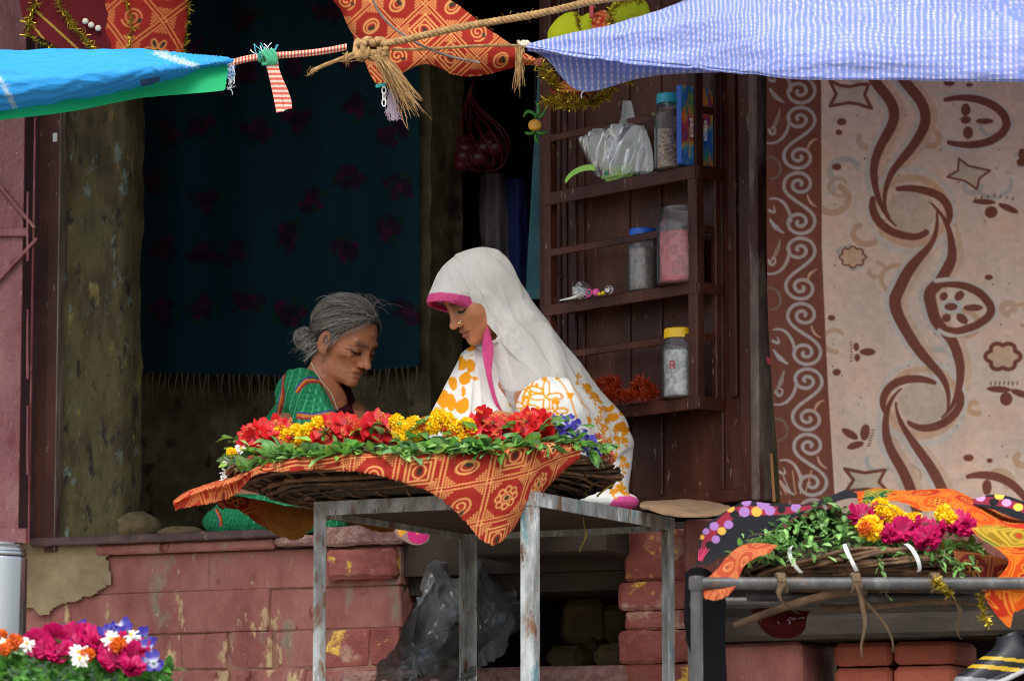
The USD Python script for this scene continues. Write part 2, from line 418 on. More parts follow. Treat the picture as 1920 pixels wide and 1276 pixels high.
# ------------------------------------------------------------------ ground, steps, terrace
mottled('stone_ground', [(0.3, (96, 88, 78)), (0.55, (134, 124, 110)), (0.75, (158, 148, 132))], scale=1.6, bump=0.5, bscale=20, bdist=0.02)
g = tm([[-300, -300, -1.75], [300, -300, -1.75], [300, 300, -1.75], [-300, 300, -1.75]], [[0, 1, 2], [0, 2, 3]])
obj('ground', g, 'stone_ground', kind='structure')
rng = np.random.default_rng(4)
stp = []
for k in range(9):
    stp.append(box3([-9, 5.9 + 0.3 * k, -1.746], [18, 0, 0], [0, 0.3 if k < 8 else 0.304, 0], [0, 0, 0.194 * (k + 1)], 0.012))
obj('stone_steps', cat(stp), 'stone_ground', kind='structure')
obj('terrace', box3([-9, 8.604, -1.746], [18, 0, 0], [0, 9, 0], [0, 0, 1.746]), 'stone_ground', kind='structure')

# ------------------------------------------------------------------ materials of the old shop
RED = [(0.25, (104, 54, 48)), (0.42, (130, 76, 68)), (0.58, (146, 94, 84)), (0.78, (130, 104, 90))]
mottled('red_masonry', RED, scale=9, rough=0.78, bump=0.8, bscale=70, bdist=0.008, stretch=(1, 1, 0.5),
        second=[([(0.3, (150, 128, 98)), (0.6, (186, 160, 118))], 6.5, 0.60, 0.03), ([(0.3, (112, 96, 84)), (0.7, (140, 126, 106))], 9, 0.58, 0.08), ([(0.3, (160, 140, 110)), (0.7, (188, 168, 136))], 55, 0.66, 0.03), ([(0.3, (84, 34, 30)), (0.7, (104, 44, 40))], 12, 0.61, 0.06), ([(0.35, (176, 132, 50)), (0.6, (214, 176, 92))], 4.1, 0.665, 0.03)])
mottled('red_masonry_flaked', [(0.25, (100, 44, 38)), (0.5, (134, 70, 62)), (0.8, (150, 100, 88))], scale=8, rough=0.75, bump=0.8, bscale=55, bdist=0.008,
        second=[([(0.3, (160, 126, 96)), (0.6, (176, 140, 128))], 6, 0.56, 0.06), ([(0.35, (186, 142, 52)), (0.6, (220, 182, 84))], 4.6, 0.57, 0.03), ([(0.3, (90, 108, 98)), (0.6, (120, 134, 118))], 5, 0.69, 0.04)])
mottled('mortar', [(0.3, (104, 66, 56)), (0.55, (136, 96, 80)), (0.8, (158, 136, 106))], scale=14, bump=0.8)
mottled('khaki_plaster', [(0.3, (112, 98, 74)), (0.55, (138, 122, 90)), (0.75, (156, 140, 104))], scale=9, rough=0.85, bump=0.5, bscale=40, second=[([(0.3, (100, 76, 58)), (0.7, (120, 90, 70))], 13, 0.62, 0.1)])
mottled('mossy_plaster', [(0.28, (26, 22, 12)), (0.42, (58, 49, 24)), (0.55, (78, 72, 40)), (0.66, (60, 56, 32)), (0.8, (44, 40, 24))], scale=11, rough=0.8, bump=0.9, bscale=38, bdist=0.012, stretch=(1, 1, 0.45),
        second=[([(0.35, (60, 74, 66)), (0.7, (112, 122, 112))], 22, 0.60, 0.04), ([(0.3, (94, 82, 40)), (0.7, (122, 108, 60))], 17, 0.59, 0.06), ([(0.3, (22, 20, 14)), (0.7, (34, 30, 20))], 26, 0.58, 0.06)])
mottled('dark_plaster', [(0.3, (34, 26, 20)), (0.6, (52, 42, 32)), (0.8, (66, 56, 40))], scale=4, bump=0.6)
mottled('stained_wall', [(0.25, (52, 42, 28)), (0.5, (92, 82, 54)), (0.7, (128, 116, 84)), (0.85, (66, 64, 46))], scale=9, bump=0.8, bscale=40, second=[([(0.3, (44, 26, 18)), (0.7, (60, 40, 28))], 7, 0.58, 0.06)])
mottled('granite_rough', [(0.3, (116, 78, 74)), (0.5, (146, 108, 100)), (0.7, (170, 140, 128))], scale=45, rough=0.85, bump=1.0, bscale=90, bdist=0.012)
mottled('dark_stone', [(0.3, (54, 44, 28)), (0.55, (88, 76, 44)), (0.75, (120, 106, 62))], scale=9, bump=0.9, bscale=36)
mottled('beam_wood', [(0.3, (40, 34, 28)), (0.6, (62, 54, 44)), (0.8, (80, 70, 56))], scale=12, bump=0.6, stretch=(0.3, 1, 1))
mottled('sill_metal', [(0.3, (52, 34, 34)), (0.55, (78, 56, 54)), (0.75, (104, 82, 76))], scale=20, rough=0.6, bump=0.6, bscale=60, second=[([(0.3, (120, 104, 82)), (0.7, (150, 132, 104))], 11, 0.64, 0.04)])
mottled('purple_plaster', [(0.3, (70, 44, 48)), (0.7, (100, 68, 70))], scale=5, bump=0.3)

fs = lambda u, v, off=0.0: fcoord(F(u, v, off))[0]
fz = lambda u, v, off=0.0: F(u, v, off)[2]
FLOOR = fz(500, 1006)                                   # the platform the two women sit on
S_L, S_OPEN, S_R = fs(110, 700), fs(236, 700), fs(1438, 700)

# ------------------------------------------------------------------ shop building (room, lintel, roof)
shop = thing('shop_building', 'dark old masonry shop room open to the front behind both women', 'building', fpoint(0.4, -1.5, 0))
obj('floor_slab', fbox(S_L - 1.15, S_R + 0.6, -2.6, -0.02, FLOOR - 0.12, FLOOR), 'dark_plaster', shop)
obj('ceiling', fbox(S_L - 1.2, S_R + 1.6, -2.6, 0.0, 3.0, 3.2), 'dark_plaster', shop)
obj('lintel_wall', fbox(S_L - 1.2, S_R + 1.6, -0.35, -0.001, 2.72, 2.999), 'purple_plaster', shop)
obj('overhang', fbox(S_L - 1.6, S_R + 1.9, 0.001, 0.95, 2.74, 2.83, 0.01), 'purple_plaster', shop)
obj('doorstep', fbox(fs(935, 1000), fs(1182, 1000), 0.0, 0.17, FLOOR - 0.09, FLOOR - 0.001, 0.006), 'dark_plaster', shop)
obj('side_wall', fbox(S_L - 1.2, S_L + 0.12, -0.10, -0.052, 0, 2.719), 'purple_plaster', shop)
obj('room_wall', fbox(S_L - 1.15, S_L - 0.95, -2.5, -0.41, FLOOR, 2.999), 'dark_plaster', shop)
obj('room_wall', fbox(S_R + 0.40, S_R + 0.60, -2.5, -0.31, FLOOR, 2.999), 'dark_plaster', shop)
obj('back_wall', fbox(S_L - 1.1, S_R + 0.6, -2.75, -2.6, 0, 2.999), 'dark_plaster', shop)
# inner wall with a passage at its right
s_post0, s_post1 = fs(779, 640, -1.1), fs(822, 640, -1.1)
def rough(mesh, amp, scale, seed, maxedge=0.05):
    v, f = trimesh.remesh.subdivide_to_size(mesh.vertices, mesh.faces, maxedge)
    m = trimesh.Trimesh(v, f); m.merge_vertices()
    m.vertices = m.vertices + (np.stack([fbm(m.vertices * scale + k * 9.1, 4, seed + k) for k in range(3)], -1) - 0.5) * 2 * amp
    return m
obj('inner_wall', rough(fbox(S_L - 0.94, s_post0, -1.25, -1.1, FLOOR, 2.999), 0.008, 9, 3, 0.09), 'stained_wall', shop, smooth=40)
pj = rough(fbox(s_post0 + 0.001, s_post1, -1.27, -1.04, FLOOR, 2.999), 0.010, 11, 5, 0.025)
obj('door_post', pj, 'stained_wall', shop, smooth=50)

# ------------------------------------------------------------------ right hand wall behind the printed hanging
rw = thing('right_wall', 'old plastered shop wall behind the brown scroll printed hanging', 'wall', fpoint(S_R + 0.5, 0, 0))
obj('wall_face', fbox(S_R + 0.012, S_R + 1.6, -0.3, 0.0, FLOOR, 2.719), 'mossy_plaster', rw)
obj('ledge', fbox(S_R - 0.22, S_R + 1.6, -0.3, 0.05, FLOOR - 0.14, FLOOR - 0.001, 0.01), 'red_masonry', rw)

# ------------------------------------------------------------------ plaster pilaster on the left
pil = thing('plaster_pilaster', 'olive brown mossy plastered pilaster between red metal door and dark room', 'pillar', fpoint(S_L + 0.1, -0.2, FLOOR))
R, C = 150, 36
zz, ss = np.meshgrid(np.linspace(FLOOR - 0.01, 2.719, R), np.linspace(fs(112, 700), S_OPEN, C), indexing='ij')
ed = (fbm(np.stack([zz * 7, zz * 0, zz * 0], -1), 4, 7) - 0.5) * 0.020
ss2 = ss + ed * ((ss - ss.min()) / (ss.max() - ss.min())) ** 3
oo = 0.0 + (fbm(np.stack([ss2 * 9, zz * 5, zz * 0], -1), 5, 11) - 0.5) * 0.03 - 0.03 * np.clip((ss - S_OPEN + 0.02) / 0.02, 0, 1) ** 2
G = fpoint(0, 0, 0) * 0 + np.array([F0[0], F0[1], 0]) + ss2[..., None] * FT + oo[..., None] * FN + zz[..., None] * UPV
side = G[:, -1:, :] - FN * np.linspace(0.02, 0.055, 8)[None, :, None] + FT * ((noise(np.stack([zz[:, :1] * 20, zz[:, :1] * 0, zz[:, :1] * 0], -1)) - 0.5) * 0.006)[..., None]
obj('plaster_face', gmesh(np.concatenate([G, side], 1)), 'mossy_plaster', pil, smooth=True)

# ------------------------------------------------------------------ plinth under the platform: painted blocks, moulding, sill
pw = thing('plinth_wall', 'low wall of red painted flaking stone blocks under the shop sill', 'wall', fpoint(-0.3, -0.1, 0))
VS = [1034, 1107, 1186, 1256, 1330, 1404, 1478, 1553]
ZC = [fz(400, v) for v in VS]; ZC[-1] = 0.0
s0, s1 = fs(-260, 1100), fs(752, 1100)
obj('mortar_bed', fbox(s0, s1 - 0.01, -0.30, -0.0055, 0, ZC[0]), 'mortar', pw)
rng = np.random.default_rng(12)
def block(a, b, z0, z1, o, depth=0.12, j=0.004, bev=0.0045):
    c = [fpoint(a, o, z0), fpoint(b, o, z0), fpoint(b, o, z1), fpoint(a, o, z1), fpoint(a, o - depth, z0), fpoint(b, o - depth, z0), fpoint(b, o - depth, z1), fpoint(a, o - depth, z1)]
    c = np.array(c) + rng.normal(0, j, (8, 3))
    return hexa(c, bev)
for k in range(7):
    x = s0 - rng.uniform(0, 0.2)
    top, bot = ZC[k], ZC[k + 1]
    if k == 0: ww = (0.8, 1.2)
    elif k == 1: ww = (0.6, 0.9)
    else: ww = (0.13, 0.24)
    gap = 0.0022 if k < 2 else 0.006
    while x < s1 - 0.03:
        w = min(rng.uniform(*ww), s1 - x)
        if s1 - x - w < 0.08: w = s1 - x
        obj('stone_block', block(x + gap / 2, x + w - gap / 2, bot + gap / 2, top - gap / 2, rng.uniform(-0.003, 0.004), j=0.0016 if k < 2 else 0.004, bev=0.003),
            'red_masonry_flaked' if x > fs(640, 1100) - 0.1 else 'red_masonry', pw)
        x += w
zm0, zm1 = fz(400, 1034), fz(400, 1014)
obj('moulding', fbox(fs(185, 1020), fs(520, 1020), -0.2, 0.022, zm0 + 0.001, zm1, 0.006), 'red_masonry', pw)
obj('sill', rough(fbox(fs(70, 1000), fs(535, 1000), -0.2, 0.04, zm1 + 0.001, fz(400, 995, 0.04), 0.004), 0.002, 30, 8, 0.03), 'sill_metal', pw, smooth=30)
# rough capping stones to the right of the sill
for a, b, v0, v1, o in ((524, 606, 1003, 1022, 0.035), (608, 762, 984, 1020, 0.03)):
    obj('capping_stone', rough(fbox(fs(a, 1010), fs(b, 1010), -0.25, o, fz((a + b) / 2, v1, o), fz((a + b) / 2, v0, o), 0.008), 0.006, 25, a, 0.02), 'granite_rough', pw, smooth=40)
obj('corner_stone', rough(fbox(fs(618, 1050), fs(748, 1050), -0.2, 0.03, fz(680, 1084, 0.03), fz(680, 1028, 0.03), 0.012), 0.007, 22, 71, 0.018), 'red_masonry_flaked', pw, smooth=40)
# broken khaki plaster patch at the left
R, C = 60, 60
uu, vv = np.meshgrid(np.linspace(-60, 232, C), np.linspace(1012, 1168, R))
ang = fbm(np.stack([uu / 30, vv / 30, vv * 0], -1), 5, 21)
edge_u = 196 + 24 * np.sin((vv - 1012) / 40) - (np.clip(vv - 1095, 0, 90)) * 1.7
keep = (uu < edge_u + (ang - 0.5) * 60) & (vv < 1150 + (ang - 0.5) * 40)
off = 0.013 + (ang - 0.5) * 0.012
PG = onplane(uu, vv, F0, FN) + FN * off[..., None]
obj('plaster_patch', gmesh(PG, keep), 'khaki_plaster', pw, smooth=True)

# niche under the platform, its slab and back stones
nich = thing('niche', 'dark square niche with rough stones in the wall under the table', 'niche', fpoint(0.3, -0.4, 0))
sn0, sn1 = fs(752, 1150), fs(1172, 1150)
zslab = fz(900, 1252)
obj('slab', rough(fbox(fs(640, 1260), sn1 + 0.01, -0.5, 0.02, zslab - 0.11, zslab, 0.01), 0.004, 20, 5, 0.04), 'granite_rough', nich, smooth=40)
obj('under_wall', fbox(s1 + 0.002, sn1 - 0.002, -0.5, -0.02, 0, zslab - 0.112), 'red_masonry', nich)
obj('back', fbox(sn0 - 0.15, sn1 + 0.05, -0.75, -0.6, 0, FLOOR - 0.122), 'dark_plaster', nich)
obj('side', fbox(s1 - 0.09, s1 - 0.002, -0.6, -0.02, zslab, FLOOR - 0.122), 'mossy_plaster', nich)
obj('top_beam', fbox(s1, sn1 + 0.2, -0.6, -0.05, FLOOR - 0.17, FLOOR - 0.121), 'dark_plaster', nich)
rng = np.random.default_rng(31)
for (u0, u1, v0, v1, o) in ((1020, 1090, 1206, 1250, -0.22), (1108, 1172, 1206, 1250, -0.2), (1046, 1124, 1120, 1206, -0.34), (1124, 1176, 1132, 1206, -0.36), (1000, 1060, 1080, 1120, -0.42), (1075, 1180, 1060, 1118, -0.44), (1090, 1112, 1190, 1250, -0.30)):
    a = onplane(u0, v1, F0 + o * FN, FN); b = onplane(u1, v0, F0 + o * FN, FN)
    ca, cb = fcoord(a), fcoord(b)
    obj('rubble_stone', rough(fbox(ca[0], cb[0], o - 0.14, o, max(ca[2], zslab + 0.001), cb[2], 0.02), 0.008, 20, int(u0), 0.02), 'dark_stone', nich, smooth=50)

# pier to the right of the niche: stacked worn blocks
pier = thing('brick_pier', 'worn red pier with yellow paint patches behind the right table legs', 'pillar', fpoint(fs(1240, 1100), -0.15, 0))
sp0, sp1 = fs(1172, 1150), fs(1345, 1150)
zs = [fz(1240, v) for v in (990, 1088, 1143, 1180, 1243, 1300, 1380, 1460)] + [0.0]
for k in range(len(zs) - 1):
    dx = (0.0, 0.014, 0.0, 0.014, 0.002, 0.012, 0, 0)[k]
    obj('pier_block', rough(fbox(sp0 - dx, sp1, -0.42, 0.01 + 0.004 * (k % 2), zs[k + 1] + 0.0008, zs[k] - 0.0008, 0.008), 0.006, 22, 40 + k, 0.016), 'red_masonry_flaked', pier, smooth=45)

# low wall at the right, with a beam over a second niche
lw = thing('right_plinth', 'dark low wall with a long beam over an opening behind the right stall', 'wall', fpoint(fs(1650, 1150), -0.2, 0))
sr0, sr1 = sp1 + 0.004, fs(2050, 1150)
zb1, zb0 = fz(1650, 1150), fz(1650, 1196)
obj('upper_face', fbox(sr0, sr1, -0.3, -0.03, zb1 + 0.002, FLOOR - 0.142), 'dark_plaster', lw)
obj('beam', rough(fbox(sr0, sr1, -0.25, 0.03, zb0, zb1, 0.012), 0.004, 15, 9, 0.05), 'beam_wood', lw, smooth=40)
obj('jamb', rough(fbox(sr0, fs(1500, 1230), -0.3, -0.005, 0, zb0 - 0.002, 0.012), 0.004, 15, 19, 0.03), 'red_masonry', lw, smooth=40)
obj('niche_back', fbox(sr0, sr1, -0.75, -0.6, 0, zb0), 'dark_plaster', lw)
obj('niche_floor', fbox(fs(1500, 1230) + 0.003, sr1, -0.6, -0.02, 0, fz(1650, 1292)), 'dark_stone', lw)
plain('terracotta', (150, 76, 54), rough=0.85, vary=0.25, scale=20, bump=0.6, bscale=120)
zf = fz(1650, 1292)
rng = np.random.default_rng(8)
hb = fz(1650, 1203) - fz(1650, 1247)
for r in range(2):
    for c, (a, b) in enumerate(((1546, 1658), (1662, 1780))):
        o = -0.06 + rng.uniform(-0.01, 0.01)
        z0 = zf + 0.001 + r * (hb + 0.004)
        obj('clay_block', rough(fbox(fs(a, 1240), fs(b, 1240) - 0.004, o - 0.2, o, z0, z0 + hb, 0.012), 0.003, 25, 60 + 2 * r + c, 0.03), 'terracotta', None, smooth=40,
            label=('lower ' if r == 0 else 'upper ') + ('left' if c == 0 else 'right') + ' terracotta block in the stack under the right stall', cat='brick', group='terracotta blocks under the right stall')
# ------------------------------------------------------------------ red metal door (left)
mottled('door_red', [(0.3, (106, 50, 52)), (0.5, (124, 68, 70)), (0.7, (140, 92, 90))], scale=9, rough=0.42, bump=0.8, bscale=85, bdist=0.005, stretch=(1, 1, 0.5), spec=0.55, wet=0.22,
        second=[([(0.3, (90, 24, 28)), (0.7, (112, 38, 42))], 16, 0.53, 0.12), ([(0.3, (170, 128, 126)), (0.7, (186, 150, 146))], 42, 0.64, 0.05), ([(0.3, (128, 110, 84)), (0.7, (150, 132, 104))], 7, 0.70, 0.05)])
mottled('door_brown', [(0.3, (42, 17, 10)), (0.5, (64, 29, 18)), (0.7, (88, 50, 34))], scale=7, rough=0.5, bump=0.45, bscale=90, spec=0.32, wet=0.34, stretch=(1, 1, 0.4),
        second=[([(0.3, (110, 94, 76)), (0.7, (140, 122, 100))], 46, 0.635, 0.04), ([(0.3, (88, 40, 32)), (0.7, (110, 52, 40))], 11, 0.62, 0.07)])
mottled('door_edge', [(0.3, (70, 54, 48)), (0.5, (104, 88, 80)), (0.7, (136, 120, 110))], scale=30, rough=0.6, bump=0.6, bscale=60, stretch=(1, 1, 0.25), second=[([(0.3, (52, 26, 22)), (0.7, (72, 36, 30))], 9, 0.5, 0.1)])
YD = 11.27
def dq(u0, u1, v0, v1, y0, y1, bev=0.002):
    a, b = P(u0, v1, YD), P(u1, v0, YD)
    return box3([a[0], YD + y0, a[2]], [b[0] - a[0], 0, 0], [0, 0, b[2] - a[2]], [0, y1 - y0, 0], bev)
ld = thing('red_metal_door', 'open glossy red metal door with diagonal braces at left edge', 'door', P(0, 1018, YD))
obj('panel', dq(-250, 55, -260, 1010, 0.0, 0.012), 'door_red', ld)
obj('stile', dq(52, 76, -262, 1019, -0.010, 0.014, 0.003), 'door_red', ld)
obj('rail', dq(-252, 51.7, 428, 444, -0.014, -0.0005, 0.003), 'door_red', ld)
obj('rail', dq(-252, 51.7, 990, 1019, -0.010, -0.0005, 0.003), 'door_red', ld)
for (a, b) in (((-100, 230), (66, 428)), ((70, 447), (-100, 628))):
    obj('brace', bar(P(*a, YD - 0.010), P(*b, YD - 0.010), 0.010, 0.014, up=np.array([0, 1.0, 0]), bevel=0.002), 'door_red', ld)
for k, (u, v) in enumerate(((40, 420), (58, 640), (60, 820))):
    obj('drip', tube(spline([P(52, v - 60, YD - 0.012), P(51.5, v, YD - 0.013), P(52.2, v + 70, YD - 0.012)], 14), np.linspace(0.003, 0.0045, 14), 6), 'door_red', ld, smooth=True)
jm = thing('door_jamb', 'dark brown angle iron door jamb between red door and mossy pilaster', 'door frame', F(95, 1016, 0.0))
obj('back_strip', fbox(fs(70, 700), fs(94, 700), -0.05, 0.004, FLOOR - 0.02, 2.719), 'door_brown', jm)
obj('angle_leg', fbox(fs(94.3, 700), fs(115, 700), -0.05, 0.022, FLOOR - 0.02, 2.719, 0.002), 'door_brown', jm)
obj('angle_edge', fbox(fs(115.2, 700), fs(117.5, 700), -0.05, 0.030, FLOOR - 0.02, 2.719, 0.001), 'door_edge', jm)
plain('chalk', (214, 216, 216), rough=0.9)
obj('paint_chip', fbox(fs(107, 258), fs(115, 258), 0.021, 0.0245, fz(110, 268), fz(110, 252), 0.001), 'chalk', jm)

# ------------------------------------------------------------------ brown door leaf with its goods rack (right)
LYAW = math.radians(49)
LA = np.array([-math.cos(LYAW), math.sin(LYAW), 0])       # from the hinge inwards (away from us, to the left)
LN = np.array([-math.sin(LYAW), -math.cos(LYAW), 0])      # out of the leaf, towards us
L0 = P(1437, 935, 10.476)
def lpt(u, v, d=0.0): return onplane(u, v, L0 + d * LN, LN)
def lc(p): q = np.asarray(p) - L0; return np.array([q @ LA, q @ LN, np.asarray(p)[2]])
def lbox(a0, a1, d0, d1, z0, z1, bev=0.0):
    p = np.array([L0[0], L0[1], 0]) + LA * a1 + LN * d1
    return box3(p + UPV * z0, -LA * (a1 - a0), UPV * (z1 - z0), -LN * (d1 - d0), bev)
def lat(a, d, z): return np.array([L0[0], L0[1], 0]) + LA * a + LN * d + UPV * z
la = lambda u, v=600, d=0.0: lc(lpt(u, v, d))[0]
lz = lambda u, v, d=0.0: lpt(u, v, d)[2]
ZB, ZT = L0[2], 2.68
leaf = thing('brown_door', 'open dark brown metal door leaf carrying a rack of goods beside the brown printed hanging', 'door', L0)
A_END = la(1012)
obj('panel', lbox(0.03, A_END, -0.012, 0.0, ZB + 0.01, ZT), 'door_brown', leaf)
obj('stile', lbox(la(1394), la(1418), -0.02, 0.016, ZB, ZT, 0.003), 'door_brown', leaf)
obj('outer_stile', lbox(0.0, la(1418) - 0.001, -0.03, 0.028, ZB - 0.004, ZT, 0.005), 'door_edge', leaf)
obj('bead', tube([lat(la(1393.5), 0.006, ZB), lat(la(1393.5), 0.006, ZT)], 0.004, 6), 'door_edge', leaf)
obj('bottom_rail', lbox(la(1394) + 0.001, A_END, -0.02, 0.012, ZB, ZB + 0.035, 0.003), 'door_brown', leaf)
obj('post', lbox(la(1372), la(1386), 0.0, 0.012, lz(1370, 745), ZT, 0.002), 'door_brown', leaf)
for u in (1354, 1240, 1180, 1095, 1080, 1062, 1050):       # pressed ribs of the sheet metal
    a = la(u)
    obj('rib', lbox(a - 0.007, a + 0.007, 0.0005, 0.007, ZB + 0.036, ZT, 0.003), 'door_brown', leaf)
# rack
a_r = la(1358)                                             # where the rack's right side meets the leaf
D = 0.16
for _ in range(20):                                        # depth of the rack so that its front right post stands at u = 1306
    D *= (1358 - 1306) / max(1358 - proj(lat(a_r, D, 1.4))[0], 1e-6)
a_l = lc(lpt(1019, 600, D))[0]
def rz(u, v): return lz(u, v, D)
W = 0.034
rack_posts = ((a_r, a_r + W), (a_l - 0.026, a_l))
for a0, a1 in rack_posts:
    obj('rack_post', lbox(a0, a1, D - 0.03, D, rz(1292, 768), ZT, 0.003), 'door_brown', leaf)
obj('rack_post', lbox(a_r, a_r + 0.02, 0.008, 0.03, rz(1292, 768), ZT, 0.003), 'door_brown', leaf)
sh_z = [(rz(1292, 336), rz(1292, 312)), (rz(1292, 551), rz(1292, 531)), (rz(1292, 768), rz(1292, 745))]
SHELF = [z1 for _, z1 in sh_z]
for z0, z1 in sh_z:
    shf = obj('shelf', lbox(a_r + 0.003, a_l - 0.003, 0.009, D - 0.004, z1 - 0.012, z1, 0.002), 'door_brown', leaf)
    obj('shelf_lip', lbox(a_r + 0.001, a_l - 0.001, D - 0.0035, D + 0.003, z0, z1 + 0.002, 0.002), 'door_brown', shf)
    obj('shelf_lip', lbox(a_r - 0.004, a_r, 0.004, D - 0.004, z0, z1 + 0.002, 0.002), 'door_brown', shf)
for v in (205, 428, 631):
    z = rz(1292, v)
    obj('guard_rail', lbox(a_r + W + 0.001, a_l - 0.027, D - 0.008, D - 0.001, z - 0.010, z + 0.010, 0.002), 'door_brown', leaf)
    obj('guard_rail', lbox(a_r + 0.004, a_r + 0.012, 0.031, D - 0.031, z - 0.010, z + 0.010, 0.002), 'door_brown', leaf)
pc = lat(lc(lpt(1232, 213, D))[0], D + 0.001, rz(1232, 213))
th = np.linspace(0, 2 * np.pi, 26)[:-1]
blob = np.array([pc - LA * (0.019 * math.cos(t)) * (1 + 0.2 * math.sin(3 * t)) + UPV * (0.0085 * math.sin(t)) * (1 + 0.25 * math.cos(2 * t)) for t in th])
obj('putty_spot', trimesh.convex.convex_hull(np.vstack([blob, blob * 0.3 + pc * 0.7 + LN * 0.004, blob - LN * 0.002])), 'khaki_plaster', leaf, smooth=True)
obj('handle', tube(spline([lat(la(1060), 0.006, lz(1060, 520)), lat(la(1046), 0.02, lz(1046, 500)), lat(la(1046), 0.02, lz(1046, 478)), lat(la(1060), 0.02, lz(1058, 470)), lat(la(1070), 0.006, lz(1070, 474))], 24), 0.004, 6), 'door_brown', leaf, smooth=True)
print('rack depth', D, 'leaf', A_END, 'floor', FLOOR)
# ------------------------------------------------------------------ brown and cream printed hanging
BR, CR, PE, GR = (114, 66, 52), (204, 178, 158), (192, 150, 118), (176, 172, 168)
pt = Print(700, 900, CR, x0=1425, y0=80, ss=2.0)
a4 = lambda P_: [(1380 + x / 2.9, 120 + y / 2.9) for x, y in P_]
a8 = lambda P_: [(1380 + x / 2.9, 520 + y / 2.9) for x, y in P_]
rng = np.random.default_rng(2)
for k in range(46):                                        # faint peach and grey swirls of the ground
    x, y, r = rng.uniform(1545, 2050), rng.uniform(100, 960), rng.uniform(14, 46)
    a0 = rng.uniform(0, 6.28); t = np.linspace(a0, a0 + rng.uniform(2.4, 5.2), 16)
    rr = r * np.linspace(1, 0.6, 16)
    pt.line(np.stack([x + rr * np.cos(t), y + rr * np.sin(t) * 0.8], 1), [(186, 150, 120), (184, 154, 128), (172, 164, 152)][k % 3], rng.uniform(5, 13))
A_ = a4([(740, 60), (800, 150), (850, 225), (860, 290), (830, 370), (785, 450), (757, 530), (752, 620), (772, 720), (805, 800), (870, 880)])
B_ = a4([(895, 60), (980, 170), (1025, 250), (1030, 310), (1000, 390), (920, 500), (850, 590), (818, 670), (808, 750), (835, 830)])
C_ = a4([(1092, 800), (1090, 900), (1060, 980), (1000, 1050), (930, 1140), (885, 1230)]) + a8([(868, 110), (872, 175), (905, 250), (970, 360), (1050, 460), (1120, 540), (1152, 620), (1150, 720)])
D_ = a4([(1062, 758), (1110, 810), (1150, 880), (1172, 970), (1172, 1060), (1140, 1130), (1095, 1200)]) + a8([(1058, 80), (1062, 150), (1092, 240), (1160, 320), (1200, 400), (1220, 490), (1212, 600), (1180, 690), (1120, 760)])
E_ = a8([(900, 605), (850, 660), (822, 730), (815, 830), (840, 930), (890, 1020), (930, 1100), (960, 1180), (985, 1260)])
F_ = a8([(870, 680), (890, 770), (940, 860), (1010, 960), (1070, 1050), (1120, 1150), (1150, 1260)])
W1, W2 = [19, 19, 18, 15, 9, 3], [3, 10, 20, 22, 20, 18, 12, 3]
sw = [(a4([(745, 735), (760, 830), (820, 895), (900, 930), (985, 938), (1035, 915)]), [10, 15, 15, 14, 13, 11]), (a4([(882, 680), (960, 677), (1050, 695), (1120, 730), (1158, 790), (1155, 860)]), [9, 12, 14, 15, 14, 9]),
      (a8([(1080, 572), (1000, 552), (900, 562), (835, 600), (802, 660), (812, 730)]), [8, 13, 15, 15, 13, 8]), (a8([(942, 790), (1010, 818), (1110, 800), (1190, 740), (1224, 670), (1215, 615)]), [8, 13, 15, 15, 14, 9])]
for l, w in ((A_, W1), (B_, W1), (C_, W2), (D_, W2), (E_, [3, 9, 15, 18, 19, 20]), (F_, [3, 9, 15, 18, 19, 20])):
    pt.line([(x - 13, y) for x, y in l], (186, 174, 162), [max(k, 3) * 0.8 for k in w]); pt.line([(x + 15, y) for x, y in l], (196, 164, 138), [max(k, 3) * 0.8 for k in w])
for c, r in ((a4([(955, 800)])[0], 62), (a8([(1015, 680)])[0], 62)):
    t = np.linspace(0, 6.3, 60); rr = r * 1.28
    pt.line(np.stack([c[0] + rr * np.cos(t), c[1] + rr * 0.98 * np.sin(t)], 1), (190, 178, 164), 10, smooth=False); pt.line(np.stack([c[0] + r * 1.08 * np.cos(t), c[1] + r * np.sin(t)], 1), (192, 156, 126), 12, smooth=False)
    pt.ell(c[0], c[1], r * 0.72, r * 0.66, (184, 164, 144))
for l, w in ((A_, W1), (B_, W1), (C_, W2), (D_, W2), (E_, [3, 9, 15, 18, 19, 20]), (F_, [3, 9, 15, 18, 19, 20])): pt.line(l, BR, w, n=160)
for l, w in sw: pt.line(l, BR, w, n=120)
for m, halo in ((a4([(1140, 195), (1250, 185), (1370, 212), (1450, 270), (1472, 330), (1430, 392), (1350, 430), (1250, 440), (1160, 428)]), 9), (a8([(1115, 45), (1200, 40), (1290, 65), (1365, 125), (1388, 182), (1340, 240), (1260, 278), (1185, 290), (1130, 268)]), 9), (a8([(1262, 1082), (1370, 1075), (1470, 1105), (1545, 1165), (1590, 1230)]), 0)):
    c = np.mean(m, 0)
    if halo: pt.line([(c[0] + (x - c[0]) * 1.2, c[1] + (y - c[1]) * 1.2) for x, y in m], (190, 178, 164), 8)
    pt.line(m, BR, [8, 13, 15, 15, 15, 13, 8])
ells4 = [(1250, 250, 25, 34), (1250, 305, 28, 20), (1352, 312, 48, 15), (1262, 375, 26, 34), (575, 315, 25, 19), (560, 373, 18, 14), (548, 560, 25, 18), (1160, 105, 28, 16), (1270, 115, 18, 10), (1350, 750, 62, 14), (1482, 785, 58, 17), (1388, 806, 34, 32), (1556, 490, 20, 30), (1556, 535, 30, 22)]
rots = {9: 0.05, 10: 0.4, 11: -0.5}
for k, (x, y, a, b) in enumerate(ells4): (X, Y) = a4([(x, y)])[0]; pt.ell(X, Y, a / 2.9, b / 2.9, BR, rots.get(k, 0))
